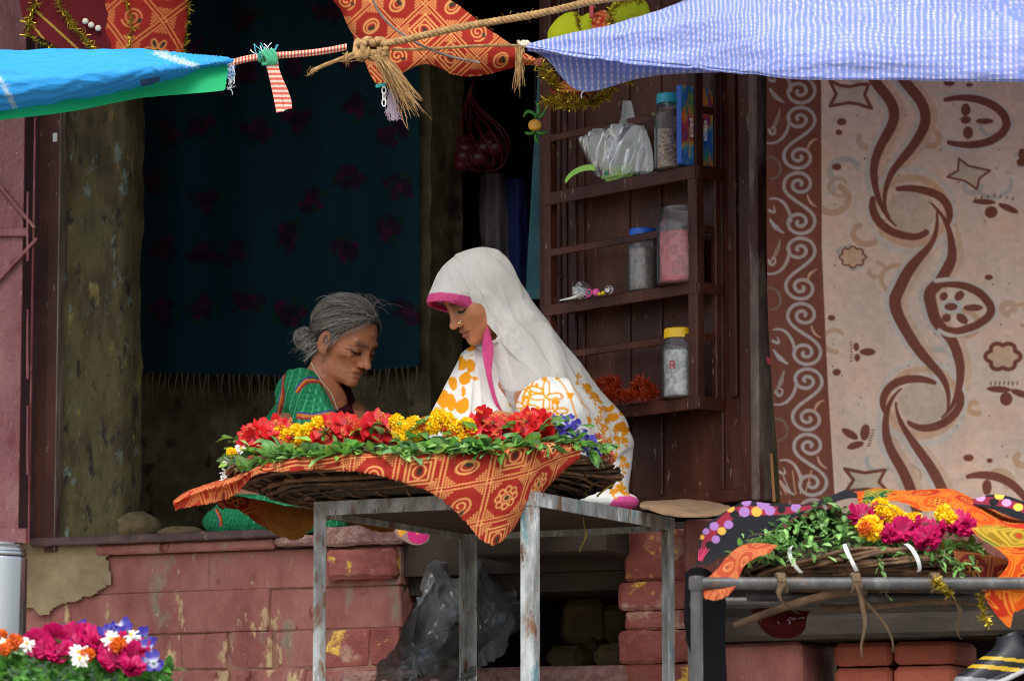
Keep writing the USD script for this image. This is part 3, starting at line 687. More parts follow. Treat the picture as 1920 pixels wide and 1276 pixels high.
ells8 = [(1130, 103, 20, 24, 0.6), (1215, 100, 22, 30, 0.7), (1290, 165, 52, 18, 0), (1145, 221, 24, 22, 0), (1230, 225, 36, 22, 0.7), (520, 220, 20, 15, 0), (548, 515, 22, 18, 0), (1265, 980, 28, 18, 0), (1380, 995, 16, 12, 0), (1430, 608, 65, 17, 0.05), (1550, 632, 58, 18, 0.35), (1470, 660, 33, 36, 0),
         (655, 377, 15, 22, 0), (716, 405, 42, 19, 0), (660, 436, 15, 20, 0), (620, 850, 50, 20, 0.55), (702, 842, 25, 44, 0.15), (650, 912, 46, 19, -0.3), (1365, 1140, 25, 42, 0), (1375, 0, 22, 14, 0)]
for x, y, a, b, r in ells8: (X, Y) = a8([(x, y)])[0]; pt.ell(X, Y, a / 2.9, b / 2.9, BR, r)
(X, Y) = a8([(1170, 160)])[0]; pt.ell(X, Y, 21, 13, (180, 172, 162)); pt.ell(X, Y, 12, 7, BR)
for k in range(7):
    (X, Y) = a4([(1300 + 34 * k, 722 + 6 * abs(k - 3))])[0]; pt.line([(X, Y), (X + 2, Y - 5)], BR, 1.5)
    (X, Y) = a8([(1385 + 24 * k, 582)])[0]; pt.line([(X, Y), (X + 1, Y - 5)], BR, 1.8)
    (X, Y) = a8([(632, 352 + 17 * k)])[0]; pt.line([(X, Y), (X - 3, Y)], BR, 1.5)
    (X, Y) = a8([(740 - k * 4, 830 + 14 * k)])[0]; pt.line([(X, Y), (X + 5, Y)], BR, 1.5)
for st, w, f in ((a4([(510, 90), (565, 118), (620, 125), (672, 112), (722, 112), (700, 168), (738, 242), (660, 218), (612, 212), (512, 230), (545, 165)]), 5.5, a4), (a4([(1212, 515), (1265, 555), (1382, 580), (1325, 622), (1310, 680), (1245, 636), (1150, 615), (1208, 580)]), 3.2, a4),
                 (a8([(592, 1040), (700, 1062), (812, 1045), (778, 1110), (822, 1160), (706, 1150), (600, 1160), (640, 1100)]), 5.5, a8)):
    pt.poly(st, (186, 168, 144)); pt.line(st, BR, w, smooth=False, closed=True)
for (x, y), r, n_, w in ((a4([(635, 1050)])[0], 25, 8, 2.4), (a8([(1452, 430)])[0], 33, 6, 7.0)):
    t = np.linspace(0, 2 * np.pi, 140); rr = r * (0.78 + 0.22 * np.abs(np.cos(n_ / 2 * t)))
    p = np.stack([x + rr * np.cos(t), y + rr * 0.8 * np.sin(t)], 1)
    pt.poly(p, (192, 160, 130)); pt.line(p, BR, w, smooth=False)
# the border with its scrolls
bx = lambda v: np.interp(v, [80, 480, 520, 700, 900, 980], [1539, 1541, 1543, 1551, 1563, 1568])
pt.poly([(1400, 60), (bx(80), 60)] + [(bx(v), v) for v in range(80, 990, 20)] + [(1400, 990)], BR)
SC, PEC = (168, 156, 148), (186, 146, 118)
def bw(v): return np.interp(v, [80, 480, 600, 900], [0, 0, 8, 22])
def scroll(yc1, yc2, mir):
    c1, c2 = np.array([345.0, 0]), np.array([347.0, 0])
    t1 = np.linspace(-2 * np.pi * 1.55, 0, 44); r1 = np.linspace(10, 84, 44) ; s = -1 if mir else 1
    p1 = np.stack([345 + s * r1 * np.cos(t1), yc1 + r1 * np.sin(t1) * 0.86], 1)
    t2 = np.linspace(np.pi, np.pi - 2 * np.pi * 1.55, 44); r2 = r1[::-1]
    p2 = np.stack([345 + s * r2 * np.cos(t2), yc2 + r2 * np.sin(t2) * 0.86], 1)
    L = np.vstack([p1, p2])
    pts = [(1380 + x / 2.9 + bw(120 + y / 2.9), 120 + y / 2.9) for x, y in L]
    pt.line(pts, SC, 6.2, n=260)
for k in range(-1, 8):
    y0 = 300 + 355 * k
    scroll(y0, y0 + 205, k % 2 == 1)
    o = bw(120 + y0 / 2.9)
    g4 = lambda L: [(1380 + x / 2.9 + o, 120 + (y + y0) / 2.9) for x, y in L]
    if k % 2 == 0:
        pt.line(g4([(170, 130), (230, 120), (275, 70), (290, 0)]), SC, [3, 5, 6, 5]); pt.line(g4([(440, 108), (405, 130), (390, 165)]), PEC, [1.5, 5, 3]); pt.line(g4([(180, 60), (205, 80), (215, 55), (195, 45)]), SC, [5, 4, 2])
        pt.line(g4([(170, 210), (235, 240), (240, 290), (190, 325)]), (120, 98, 88), [4, 5, 3])
    else:
        pt.line(g4([(185, 80), (240, 85), (280, 130), (300, 200)]), SC, [3, 5, 6, 5]); pt.line(g4([(390, 60), (408, 100), (440, 122)]), PEC, [3, 5, 1.5]); pt.line(g4([(180, 140), (210, 150), (205, 120)]), SC, [5, 4, 2])
        pt.line(g4([(185, 190), (215, 230), (262, 265)]), SC, [3, 9, 2]); pt.line(g4([(190, 420), (215, 380), (240, 300)]), (150, 128, 112), [3, 8, 2])
for k in range(6): pt.line([(1465 + 9 * k, 925), (1452 + 18 * k - 20, 890 - 8 * (k % 2))], [SC, PEC][k % 2], [2, 9, 5])
# flecks and stains of wear
for k in range(60):
    x, y = rng.uniform(1545, 1920), rng.uniform(120, 920); pt.ell(x, y, rng.uniform(0.4, 1.1), rng.uniform(0.4, 1.4), (50, 40, 40))
ctrl = []
for v in np.linspace(-20, 975, 7):
    row = []
    for u in np.linspace(0, 1, 9):
        uu = np.interp(v, [0, 480, 700, 930], [1438, 1440, 1446, 1464]) + u * 560
        yy = F(uu, v, 0.045)[1] - 0.012 * math.sin(u * 9 + v / 260.0) - 0.01 * (v > 700) * u
        row.append((uu, v, yy))
    ctrl.append(row)
G, s, t = sheet(ctrl, 640, 420, wr=0.016, wscale=3.2, seed=3, stretch=(1, 1, 0.3))
G = G + FN * (0.006 * np.sin(s * 40 + 2.5 * np.sin(t * 3.0)) * np.clip(1.2 - np.abs(s - 0.25) * 1.2, 0.2, 1))[..., None]
fold = np.exp(-((s - 0.048) / 0.012) ** 2) * 0.006 + np.exp(-((s - 0.022) / 0.008) ** 2) * 0.004
G = G + FN * fold[..., None]
uv = proj(G)
col = srgb(pt.sample(uv[..., 0], uv[..., 1], blur=1.3))
w_ = fbm(np.stack([uv[..., 0] / 70, uv[..., 1] / 70, s * 0], -1), 4, 44)[..., None]; w2_ = fbm(np.stack([uv[..., 0] / 9, uv[..., 1] / 9, s * 0], -1), 3, 45)[..., None]
col = col * (1 + (w_ - 0.5) * np.array([0.20, -0.04, -0.22])) * (0.86 + 0.28 * w2_)
obj('printed_hanging', gmesh(G), 'cloth', smooth=True, col=col.reshape(-1, 3), label='large hanging cloth printed with brown vines and scroll border on cream', cat='cloth')

# ------------------------------------------------------------------ teal floral shawl in the dark room
st = Print(760, 900, (11, 52, 64), x0=150, y0=-120, ss=1.0)
rng = np.random.default_rng(6)
for (x, y) in [(x + rng.normal(0, 14), y + rng.normal(0, 14)) for x, y in [(370, 350), (470, 475), (570, 360), (740, 330), (375, 572), (462, 580), (556, 580), (657, 447), (742, 560), (655, 318), (742, 440), (380, 470), (565, 468), (285, 350), (285, 580), (300, 465), (470, 250), (660, 210), (560, 235), (370, 240), (745, 220), (470, 140), (655, 90), (560, 120), (370, 120), (300, 240), (745, 110), (280, 120), (640, 580), (470, 30), (600, 20), (720, 10)]]:
    for k in range(16):
        a, r = rng.uniform(0, 6.28), rng.uniform(4, 34)
        st.ell(x + r * math.cos(a), y + r * math.sin(a) * 0.8, rng.uniform(3, 6), rng.uniform(5, 10), [(14, 46, 40), (20, 38, 40), (24, 52, 36)][k % 3], rng.uniform(0, 3))
    for k in range(11):
        a, r = rng.uniform(0, 6.28), rng.uniform(2, 26)
        st.ell(x + r * math.cos(a), y + r * math.sin(a) * 0.9, rng.uniform(6, 12), rng.uniform(6, 10), [(48, 20, 46), (34, 22, 42), (66, 22, 52)][k % 3], rng.uniform(0, 3))
PI0 = F0 - 1.02 * FN
def IP(u, v, o=-1.02): return onplane(u, v, F0 + o * FN, FN)
ctrl = []
for v in (-120, 150, 400, 600, 1):
    row = []
    for u in np.linspace(150, 786, 25):
        vv = v if v != 1 else np.interp(u, [150, 257, 420, 520, 700, 786], [690, 698, 703, 705, 694, 688])
        p = IP(u, vv, -1.02 + 0.03 * math.sin(u / 60.0) + 0.02 * math.sin(u / 23.0))
        row.append((u, vv, p[1]))
    ctrl.append(row)
G, s, t = sheet(ctrl, 330, 280, wr=0.006, wscale=6, seed=5, stretch=(1, 1, 0.3))
uv = proj(G)
sh = thing('floral_shawl', 'teal shawl with dark red rose clusters hung across the dark room wall', 'shawl', G[-1, 140])
obj('shawl_cloth', gmesh(G), 'cloth', sh, smooth=True, col=srgb(st.sample(uv[..., 0], uv[..., 1], blur=0.6)).reshape(-1, 3))
plain('fringe_yarn', (108, 100, 76), rough=0.95, vary=0.2)
rng = np.random.default_rng(9)
bot = G[-1]
for k in range(58):
    i = int(3 + (len(bot) - 7) * k / 57.0 + rng.uniform(-1.5, 1.5)); i = min(max(i, 0), len(bot) - 1)
    p = bot[i]; L = rng.uniform(0.045, 0.085); w = rng.normal(0, 0.006)
    ln = spline([p + UPV * 0.004, p + [w, -0.004, -L * 0.5], p + [w * 1.8 + rng.normal(0, 0.006), -0.002, -L]], 7)
    obj('tassel', tube(ln, np.linspace(0.0022, 0.0012, 7), 4, caps=False), 'fringe_yarn', sh)
# ------------------------------------------------------------------ printed kerchief cloth (tie-dye style squares)
def bandhani(base, line, dark, accent=None, seed=1, n=6, cell=128):
    T = Print(n * cell, n * cell, base)
    r = np.random.default_rng(seed)
    for i in range(n):
        for j in range(n):
            x0, y0 = i * cell, j * cell; cx, cy = x0 + cell / 2, y0 + cell / 2
            if accent is not None and (i + 2 * j) % 3 == 0: T.poly([(x0, y0), (x0 + cell, y0), (x0 + cell, y0 + cell), (x0, y0 + cell)], accent)
            m = r.integers(0, 5); ph = r.uniform(0, 6.28)
            for (sx, sy) in ((-1, -1), (1, -1), (1, 1), (-1, 1)):            # dotted corner triangles
                for a in range(4):
                    for b in range(4 - a):
                        T.ell(cx + sx * (50 - 7 * a), cy + sy * (50 - 7 * b), 2.6, 2.6, line)
            if m == 0:
                t = np.linspace(0, 2 * np.pi, 50); rr = 27 * (1 + 0.35 * np.cos(t - ph)); p = np.stack([cx + rr * np.cos(t), cy + 0.75 * rr * np.sin(t)], 1)
                T.line(p, line, 6, smooth=False); T.line((p - [cx, cy]) * 0.62 + [cx, cy], line, 3.5, smooth=False); T.ell(cx, cy, 7, 12, dark, ph)
            elif m == 1:
                for k in range(8):
                    a = k * np.pi / 4; T.ell(cx + 26 * math.cos(a), cy + 26 * math.sin(a), 9, 9, None, 0, (line, 4.5))
                T.ell(cx, cy, 12, 12, line); T.ell(cx, cy, 7, 7, dark)
            elif m == 2:
                for q in (38, 27): T.line([(cx - q, cy - q), (cx + q, cy - q), (cx + q, cy + q), (cx - q, cy + q)], line, 4.5, smooth=False, closed=True)
                T.ell(cx, cy, 17, 20, None, 0, (line, 5)); T.ell(cx, cy, 7, 10, dark)
            elif m == 3:
                for k in range(6):
                    a = ph + k * np.pi / 3; T.ell(cx + 24 * math.cos(a), cy + 24 * math.sin(a), 14, 8, dark, a, (line, 4.5))
                T.ell(cx, cy, 10, 10, dark, 0, (line, 4))
            else:
                t = np.linspace(0, 4.2 * np.pi, 70); rr = 5 + 27 * t / t.max(); T.line(np.stack([cx + rr * np.cos(t + ph), cy + rr * np.sin(t + ph)], 1), line, 5, smooth=False); T.ell(cx + 8, cy + 22, 8, 5, dark, ph)
    for i in range(n):
        for o in (-6, 6):
            for k in range(0, n * cell, 9):
                T.ell(i * cell + o, k, 2.8, 4.2, line); T.ell(k, i * cell + o, 4.2, 2.8, line)
                if i == 0: T.ell(n * cell + o, k, 2.8, 4.2, line); T.ell(k, n * cell + o, 4.2, 2.8, line)
    return gaussian_filter(np.asarray(T.im, float), (1.0, 1.0, 0), mode='wrap'), cell
BAND_RED = bandhani((164, 44, 32), (228, 164, 96), (64, 54, 40), seed=3)
BAND_DARK = bandhani((104, 26, 20), (160, 104, 48), (40, 36, 24), seed=5)
BAND_ORANGE = bandhani((222, 84, 22), (240, 150, 48), (170, 40, 30), accent=(196, 52, 26), seed=7)
BAND_GREEN = bandhani((30, 96, 52), (206, 170, 60), (190, 60, 40), accent=(150, 120, 24), seed=9)
def band_col(B, s, t, size, rot=0.0, ox=0.0, oy=0.0):
    A, cell = B
    c, sn = math.cos(rot), math.sin(rot)
    x, y = ((s * c - t * sn) / size + ox) * cell, ((s * sn + t * c) / size + oy) * cell
    return np.stack([map_coordinates(A[..., k], [y.ravel(), x.ravel()], order=1, mode='grid-wrap') for k in range(3)], -1).reshape(s.shape + (3,))
def frayed(G, s, t, amp=0.006, edges='btlr', seed=0, freq=220):
    """Which vertices stay when the cloth's edges fray unevenly."""
    S, T = s.max(), t.max()
    rng = np.random.default_rng(seed)
    a = amp * (0.25 + fbm(np.stack([s * freq, t * freq, s * 0 + seed], -1), 3, seed) * 1.5)
    k = np.ones(s.shape, bool)
    if 'b' in edges: k &= t < t[-1:] - a
    if 't' in edges: k &= t > a
    if 'l' in edges: k &= s > a
    if 'r' in edges: k &= s < S - a
    return k

# ------------------------------------------------------------------ the angle iron table
mottled('table_iron', [(0.30, (96, 94, 88)), (0.5, (136, 140, 138)), (0.66, (172, 178, 178))], scale=26, rough=0.5, bump=0.5, bscale=110, stretch=(1, 1, 0.35),
        second=[([(0.3, (92, 62, 44)), (0.7, (124, 90, 64))], 24, 0.55, 0.08), ([(0.3, (54, 104, 112)), (0.7, (84, 140, 152))], 15, 0.565, 0.08), ([(0.3, (206, 212, 210)), (0.7, (232, 234, 232))], 18, 0.58, 0.09), ([(0.3, (70, 44, 30)), (0.7, (98, 66, 46))], 60, 0.62, 0.04)])
mottled('board', [(0.3, (44, 32, 22)), (0.6, (66, 50, 36)), (0.8, (84, 66, 48))], scale=8, rough=0.85, bump=0.4, stretch=(0.3, 2, 1))
T1 = P(1000, 920, 9.6); ZT1 = T1[2]
def atz(u, v, z):
    d = ray(u, v); return CAM + d * ((z - CAM[2]) / d[2])
C0, C2 = atz(588, 940, ZT1), atz(1286, 968, ZT1)
E1 = (C0 - T1); L1 = np.linalg.norm(E1); E1 /= L1
E2 = np.array([-E1[1], E1[0], 0]); E2 *= np.sign(E2[1]); L2 = 0.80
C2 = T1 + E2 * L2; C0 = T1 + E1 * L1; C3 = C0 + E2 * L2
tab = thing('iron_table', 'square table of worn pale blue angle iron under the large flower basket', 'table', np.r_[((C0 + C2) / 2)[:2], 0])
a, th_ = 0.035, 0.004
def angle_leg(c, x, y):
    top = ZT1 - 0.001
    obj('leg', cat([box3(np.r_[c[:2], 0], x * a, y * th_, UPV * top, 0.0012), box3(np.r_[c[:2], 0] + y * th_, x * th_, y * (a - th_), UPV * top, 0.0012)]), 'table_iron', tab)
angle_leg(T1, E1, E2); angle_leg(C0, -E1, E2); angle_leg(C2, E1, -E2); angle_leg(C3, -E1, -E2)
def rail(p, q, inn):
    d = (q - p) / np.linalg.norm(q - p); p = p + d * 0.0; L = np.linalg.norm(q - p)
    base = p - inn * 0.002
    obj('rail', cat([box3(base - UPV * a, d * L, inn * th_, UPV * (a - 0.0), 0.0012), box3(base + inn * th_ - UPV * th_, d * L, inn * (a - th_), UPV * th_, 0.001)]), 'table_iron', tab)
rail(T1 + E1 * 0.001, C0 - E1 * 0.001, E2); rail(T1 + E2 * 0.006, C2 - E2 * 0.001, E1); rail(C2 + E1 * 0.001, C3 - E1 * 0.001, -E2); rail(C0 + E2 * 0.006, C3 - E2 * 0.006, -E1)
for k in range(4):
    p = T1 + E2 * (0.01 + k * (L2 - 0.02) / 4) + E1 * 0.008 - UPV * 0.020
    obj('board', box3(p, E1 * (L1 - 0.016), E2 * ((L2 - 0.02) / 4 - 0.004), UPV * 0.0155, 0.001), 'board', tab)

# ------------------------------------------------------------------ wicker baskets
mottled('wicker', [(0.3, (56, 38, 24)), (0.5, (94, 66, 44)), (0.7, (132, 100, 70))], scale=30, rough=0.65, bump=0.4, bscale=140)
mottled('wicker_dark', [(0.3, (34, 24, 14)), (0.6, (62, 46, 26)), (0.8, (86, 68, 38))], scale=26, rough=0.7, bump=0.4)
def basket(name, label, c, r_rim, r_base, h, rim_t, n_rim, seed):
    b = thing(name, label, 'basket', c)
    rng = np.random.default_rng(seed)
    c = np.asarray(c, float)
    for k in range(n_rim):                                  # twisted bundle of sticks round the rim
        a0 = rng.uniform(0, 6.28); span = rng.uniform(1.2, 3.2); n = int(10 + span * 9)
        t = a0 + np.linspace(0, span, n)
        ph = rng.uniform(0, 6.28); q = rim_t * math.sqrt(rng.uniform(0.15, 1)); tw = rng.uniform(0.9, 2.2)
        rr = r_rim + q * np.cos(ph + tw * t * 2.2) + 0.006 * np.sin(t * 5 + ph)
        zz = h + q * 0.85 * np.sin(ph + tw * t * 2.2)
        pts = c + np.stack([rr * np.cos(t), rr * np.sin(t), zz], 1)
        obj('twig', tube(pts, rng.uniform(0.0032, 0.0062) * np.sin(np.linspace(0.35, 2.8, n)) ** 0.4, 5), 'wicker' if k % 3 else 'wicker_dark', b, smooth=True)
    for k in range(int(n_rim * 0.9)):                       # woven side between base and rim
        f = rng.uniform(0, 1); a0 = rng.uniform(0, 6.28); span = rng.uniform(1.0, 2.6); n = int(10 + span * 8)
        t = a0 + np.linspace(0, span, n); g = np.clip(f + 0.04 * np.sin(t * 7), 0, 1)
        rr = r_base + (r_rim - r_base - 0.01) * g ** 0.8 + 0.005 * np.sin(t * 14 + k)
        pts = c + np.stack([rr * np.cos(t), rr * np.sin(t), 0.008 + (h - 0.03) * g ** 1.3], 1)
        obj('side_twig', tube(pts, rng.uniform(0.003, 0.0055), 5), 'wicker_dark' if k % 2 else 'wicker', b, smooth=True)
    pr = [(0.001, 0.006), (r_base, 0.006), (r_base + (r_rim - r_base) * 0.5, 0.012 + h * 0.35), (r_rim - 0.022, h - 0.012), (r_rim - 0.03, h - 0.004), (r_base, 0.014), (0.001, 0.014)]
    obj('tray', lathe(pr, c, 60), 'wicker_dark', b, smooth=30)
    for k in range(26):
        t = k * 2 * np.pi / 26; d = np.array([math.cos(t), math.sin(t), 0])
        obj('rib', tube([c + d * r_base * 0.3 + UPV * 0.003, c + d * r_base + UPV * 0.004, c + d * (r_rim - 0.005) + UPV * (h - 0.02)], 0.004, 5), 'wicker', b)
    return b
B1R, B1 = 0.462, np.array([-0.214, 10.02, ZT1 + 0.002])
H1 = P(1150, 893, 10.05)[2] - B1[2]
bsk = basket('flower_basket', 'large round wicker tray basket heaped with flowers on the iron table', B1, B1R, 0.30, H1, 0.027, 62, 3)
plain('straw', (176, 150, 60), rough=0.7)
for k, (u, v, u2, v2) in enumerate(((600, 925, 560, 915), (1120, 905, 1095, 925), (1150, 908, 1120, 930))):
    obj('straw_tie', tube(spline([P(u, v, 9.98 - 0.1 * (k == 0)), P((u + u2) / 2, (v + v2) / 2 - 3, 9.96 - 0.1 * (k == 0)), P(u2, v2, 9.985 - 0.1 * (k == 0))], 8), 0.0028, 5), 'straw', bsk)

# ------------------------------------------------------------------ red kerchief over the large basket
def rimY(u, v, r):
    Y = 9.7
    for _ in range(12):
        X = (u - 960) / FPX * Y * 1.003
        Y = B1[1] - math.sqrt(max(r * r - (X - B1[0]) ** 2, 0.0))
    return Y
top = [(322, 946), (385, 914), (440, 898), (480, 876), (540, 861), (620, 855), (700, 852), (780, 850), (850, 850), (920, 848), (985, 846), (1040, 838), (1092, 836)]
bot = [(328, 958), (392, 948), (445, 926), (478, 893), (545, 887), (615, 884), (690, 890), (760, 911), (820, 935), (872, 985), (925, 1026), (985, 965), (1096, 856)]
rows = []
inner = [(u, v - 6, rimY(u, v, 0.46) + 0.05) for u, v in top]
rows.append(inner)
for f in (0.0, 0.33, 0.66, 1.0):
    row = []
    for (u0, v0), (u1, v1) in zip(top, bot):
        u, v = u0 + (u1 - u0) * f, v0 + (v1 - v0) * f
        Y = rimY(u0, v0, 0.50) - 0.012 - 0.012 * math.sin(f * 3.1) + 0.012 * math.sin(u / 30.0) * f
        if u0 < 470: Y = 9.93 + (u0 - 322) / 150.0 * (rimY(470, 880, 0.50) - 9.93) + 0.012 * f
        row.append((u, v, min(Y, 9.95)))
    rows.append(row)
G, s, t = sheet(rows, 190, 640, wr=0.007, wscale=13, seed=4)
col = srgb(band_col(BAND_RED, s, t * 1.0, 0.108, rot=0.30 * 0 + 0.12, ox=0.3, oy=0.2))
w = np.clip((0.28 - s) / 0.28, 0, 1)[..., None] ** 0.7
m, c = gmesh(G, frayed(G, s, t, 0.006, 'blr', 2), col * (1 - w * 0.35) + w * 0.35 * srgb((214, 92, 44)))
k1 = obj('red_kerchief', m, 'thin_cloth', smooth=True, col=c, label='red cloth printed with cream squares draped over the front of the large flower basket', cat='cloth')
# loose threads at its points
plain('thread', (170, 96, 80), rough=0.95)
# the cloth's far side hanging below the basket at the left
rows = [[(395, 925, 10.10), (470, 930, 10.06), (540, 945, 10.05), (600, 955, 10.06), (680, 968, 10.16), (745, 982, 10.25)],
        [(405, 945, 10.08), (470, 955, 10.02), (540, 972, 10.0), (600, 970, 10.02), (680, 978, 10.15), (745, 985, 10.25)],
        [(420, 962, 10.09), (470, 975, 10.02), (556, 1016, 9.99), (612, 976, 10.03), (690, 993, 10.15), (745, 988, 10.25)]]
G, s, t = sheet(rows, 70, 260, wr=0.008, wscale=14, seed=6)
col = srgb(band_col(BAND_DARK, s, t, 0.10, rot=0.5))
w = np.clip((s - 0.10) / 0.08, 0, 1)[..., None] * 0.72
m, c = gmesh(G, frayed(G, s, t, 0.006, 'btlr', 12), col * (1 - w) + w * srgb((132, 92, 34)))
obj('under_kerchief', m, 'thin_cloth', smooth=True, col=c, label='brownish orange cloth corner hanging under the left edge of the large basket', cat='cloth')
# cardboard on the table's right rail
mottled('cardboard', [(0.3, (112, 88, 64)), (0.7, (146, 118, 88))], scale=14, rough=0.9, bump=0.3)
rows = [[(1205, 940, 10.45), (1260, 936, 10.5), (1320, 938, 10.45), (1362, 946, 10.4)], [(1200, 948, 10.2), (1262, 952, 10.2), (1322, 956, 10.22), (1372, 950, 10.2)], [(1215, 952, 10.02), (1265, 964, 10.0), (1325, 966, 10.02), (1366, 954, 10.05)]]
G, s, t = sheet(rows, 24, 60, wr=0.004, wscale=20, seed=9)
N = gnormal(G)
top_, bot_ = G, G - UPV * 0.004
ring = lambda A: np.vstack([A[0], A[1:, -1], A[-1, ::-1][1:], A[::-1, 0][1:]])
ra, rb = ring(top_), ring(bot_)
obj('cardboard_sheet', cat([gmesh(top_), gmesh(bot_[:, ::-1]), gmesh(np.stack([ra, rb]))]), 'cardboard', smooth=40, label='torn piece of brown cardboard lying past the right end of the iron table', cat='cardboard')

# ------------------------------------------------------------------ the pipe table at the right
mottled('pipe_steel', [(0.3, (44, 42, 40)), (0.55, (72, 72, 72)), (0.75, (112, 114, 114))], scale=16, rough=0.42, bump=0.3, bscale=80, stretch=(1, 1, 0.4), second=[([(0.3, (84, 56, 38)), (0.7, (112, 82, 60))], 14, 0.6, 0.08)])
YT2 = 8.9
q0, q1 = P(1306, 1093, YT2), P(2010, 1100, YT2 + 0.02)
ZP = q0[2]
st2 = thing('pipe_stall', 'stall frame of dull steel pipes and sticks under the right flower basket', 'table', np.array([0.75, 9.2, 0]))
r_ = 0.0135
q0 = np.array([q0[0], YT2, ZP]); q1 = np.array([P(2010, 1093, YT2)[0], YT2, ZP]); dY = np.array([0, 0.62, 0])
obj('front_pipe', tube([q0 + [r_ * 0.2, 0, 0], q1], r_, 14), 'pipe_steel', st2, smooth=40)
obj('back_pipe', tube([q0 + dY + [0.02, 0, 0], q1 + dY], r_, 12), 'pipe_steel', st2, smooth=40)
obj('side_pipe', tube([q0 + [0, 0.0, -0.034], q0 + dY + [0.02, 0, -0.034]], r_, 12), 'pipe_steel', st2, smooth=40)
obj('side_pipe', tube([q1, q1 + dY], r_, 12), 'pipe_steel', st2, smooth=40)
for k, p in enumerate((q0, q1, q0 + dY + [0.02, 0, 0], q1 + dY)):
    obj('leg', tube([p - UPV * 0.012, np.r_[p[:2], 0]], r_, 14), 'pipe_steel', st2, smooth=40)
obj('collar', lathe([(0.001, 0.016), (0.015, 0.016), (0.0175, 0.010), (0.0175, -0.010), (0.015, -0.016)], q0, 16), 'pipe_steel', st2, smooth=40)
obj('brace_pipe', tube([P(1400, 1118, 9.3), P(2010, 1122, 9.3)], 0.011, 10), 'pipe_steel', st2, smooth=40)
mottled('old_stick', [(0.3, (60, 44, 30)), (0.6, (98, 76, 54)), (0.8, (126, 102, 76))], scale=20, rough=0.85, bump=0.8, bscale=60)
stick = lambda pts, r: tube(spline([P(*p) for p in pts], 24), r, 7)
obj('stick', stick([(1378, 1172, 9.1), (1440, 1148, 9.05), (1530, 1120, 9.0), (1620, 1108, 9.05)], np.linspace(0.008, 0.011, 24)), 'old_stick', st2, smooth=True)
obj('stick', stick([(1540, 1138, 9.15), (1640, 1136, 9.1), (1740, 1128, 9.05), (1830, 1134, 9.1)], np.linspace(0.009, 0.006, 24)), 'old_stick', st2, smooth=True)
# rags and cords tied to the frame
plain('rag', (92, 74, 52), rough=0.95, vary=0.3, scale=40, bump=0.5, bscale=300)
for k, pts in enumerate((((1604, 1095, 8.87), (1612, 1112, 8.87), (1618, 1140, 8.88), (1622, 1170, 8.88), (1615, 1212, 8.88), (1618, 1232, 8.88)), ((1608, 1110, 8.9), (1640, 1145, 8.92), (1668, 1185, 8.92), (1675, 1222, 8.93)), ((1790, 1128, 9.0), (1800, 1150, 9.0), (1795, 1178, 9.0), (1804, 1198, 9.0)), ((1478, 1090, 8.88), (1462, 1105, 8.87), (1500, 1150, 8.9)))):
    p = spline([P(*q) for q in pts], 18); w = np.interp(np.linspace(0, 1, 18), [0, 0.25, 1], [0.004, 0.0055, 0.0015])
    rb = np.stack([p - np.outer(w, [1, 0.3, 0]) + [0, 0.004, 0], p - np.outer(w * 0.4, [1, 0, 0]) - [0, 0.004, 0], p + np.outer(w * 0.5, [1, 0, 0]) + [0, 0.002, 0], p + np.outer(w, [1, -0.3, 0])], 1)
    obj('tied_rag', gmesh(rb), 'rag', st2, smooth=True)
for (u, v) in ((1605, 1092), (1465, 1092), (1755, 1092)):
    c = P(u, v, YT2)
    obj('knot', cat([tube([c + [0.012 * math.cos(t + o) * 0.3 + 0.008 * k - 0.008, -0.019 * math.cos(t), 0.019 * math.sin(t)] for t in np.linspace(0, 6.28, 13)], 0.005, 5) for k, o in enumerate((0, 1, 2))]), 'rag', st2, smooth=True)
B2 = np.array([P(1620, 1075, 9.22)[0], 9.22, ZP + r_ + 0.001])
bsk2 = basket('flower_basket', 'smaller wicker basket with white plastic ties on the right pipe stall', B2, 0.275, 0.20, 0.045, 0.026, 50, 8)
plain('white_plastic', (224, 224, 222), rough=0.4)
for (u, v) in ((1500, 1044), (1594, 1044), (1706, 1044), (1408, 1052)):
    t0 = math.acos(max(-1, min(1, (P(u, v, 8.98)[0] - B2[0]) / 0.275)))
    pts = [B2 + np.array([(0.275 + 0.034 * math.cos(x)) * math.cos(-t0 - 0.05 * math.sin(x) * 1.0), (0.275 + 0.034 * math.cos(x)) * math.sin(-t0 - 0.05 * math.sin(x)), 0.045 + 0.032 * math.sin(x)]) for x in np.linspace(-1.2, 2.4, 14)]
    wv = np.array([0.0042, 0, 0.001])
    obj('plastic_tie', gmesh(np.stack([np.array(pts) - wv, np.array(pts) + wv], 1)), 'white_plastic', bsk2, smooth=True)
# ------------------------------------------------------------------ flower and leaf shapes (z is the flower's axis, unit metres)
def petal_grid(L, W, cup, ruffle, seed, nr=7, nc=7, tip=0.6, base=0.18):
    r, c = np.meshgrid(np.linspace(0, 1, nr), np.linspace(-1, 1, nc), indexing='ij')
    wid = W * (base + (1 - base) * np.sin(np.clip(r, 0, 1) * np.pi * tip) ** 0.8)
    x, y = r * L, c * wid * 0.5
    z = cup * L * r ** 1.6 + 0.25 * np.abs(c) ** 2 * wid * 0.5 + ruffle * r ** 1.5 * np.sin(c * 5 + seed * 2.3 + r * 4) * L
    x = x - np.abs(c) ** 2.4 * L * 0.14 * r
    return np.stack([x, y, z], -1)
def about(G, az, tilt=0.0, off=(0, 0, 0)):
    c, s = math.cos(tilt), math.sin(tilt)
    G = G @ np.array([[c, 0, s], [0, 1, 0], [-s, 0, c]])
    c, s = math.cos(az), math.sin(az)
    return G @ np.array([[c, s, 0], [-s, c, 0], [0, 0, 1]]) + np.asarray(off)
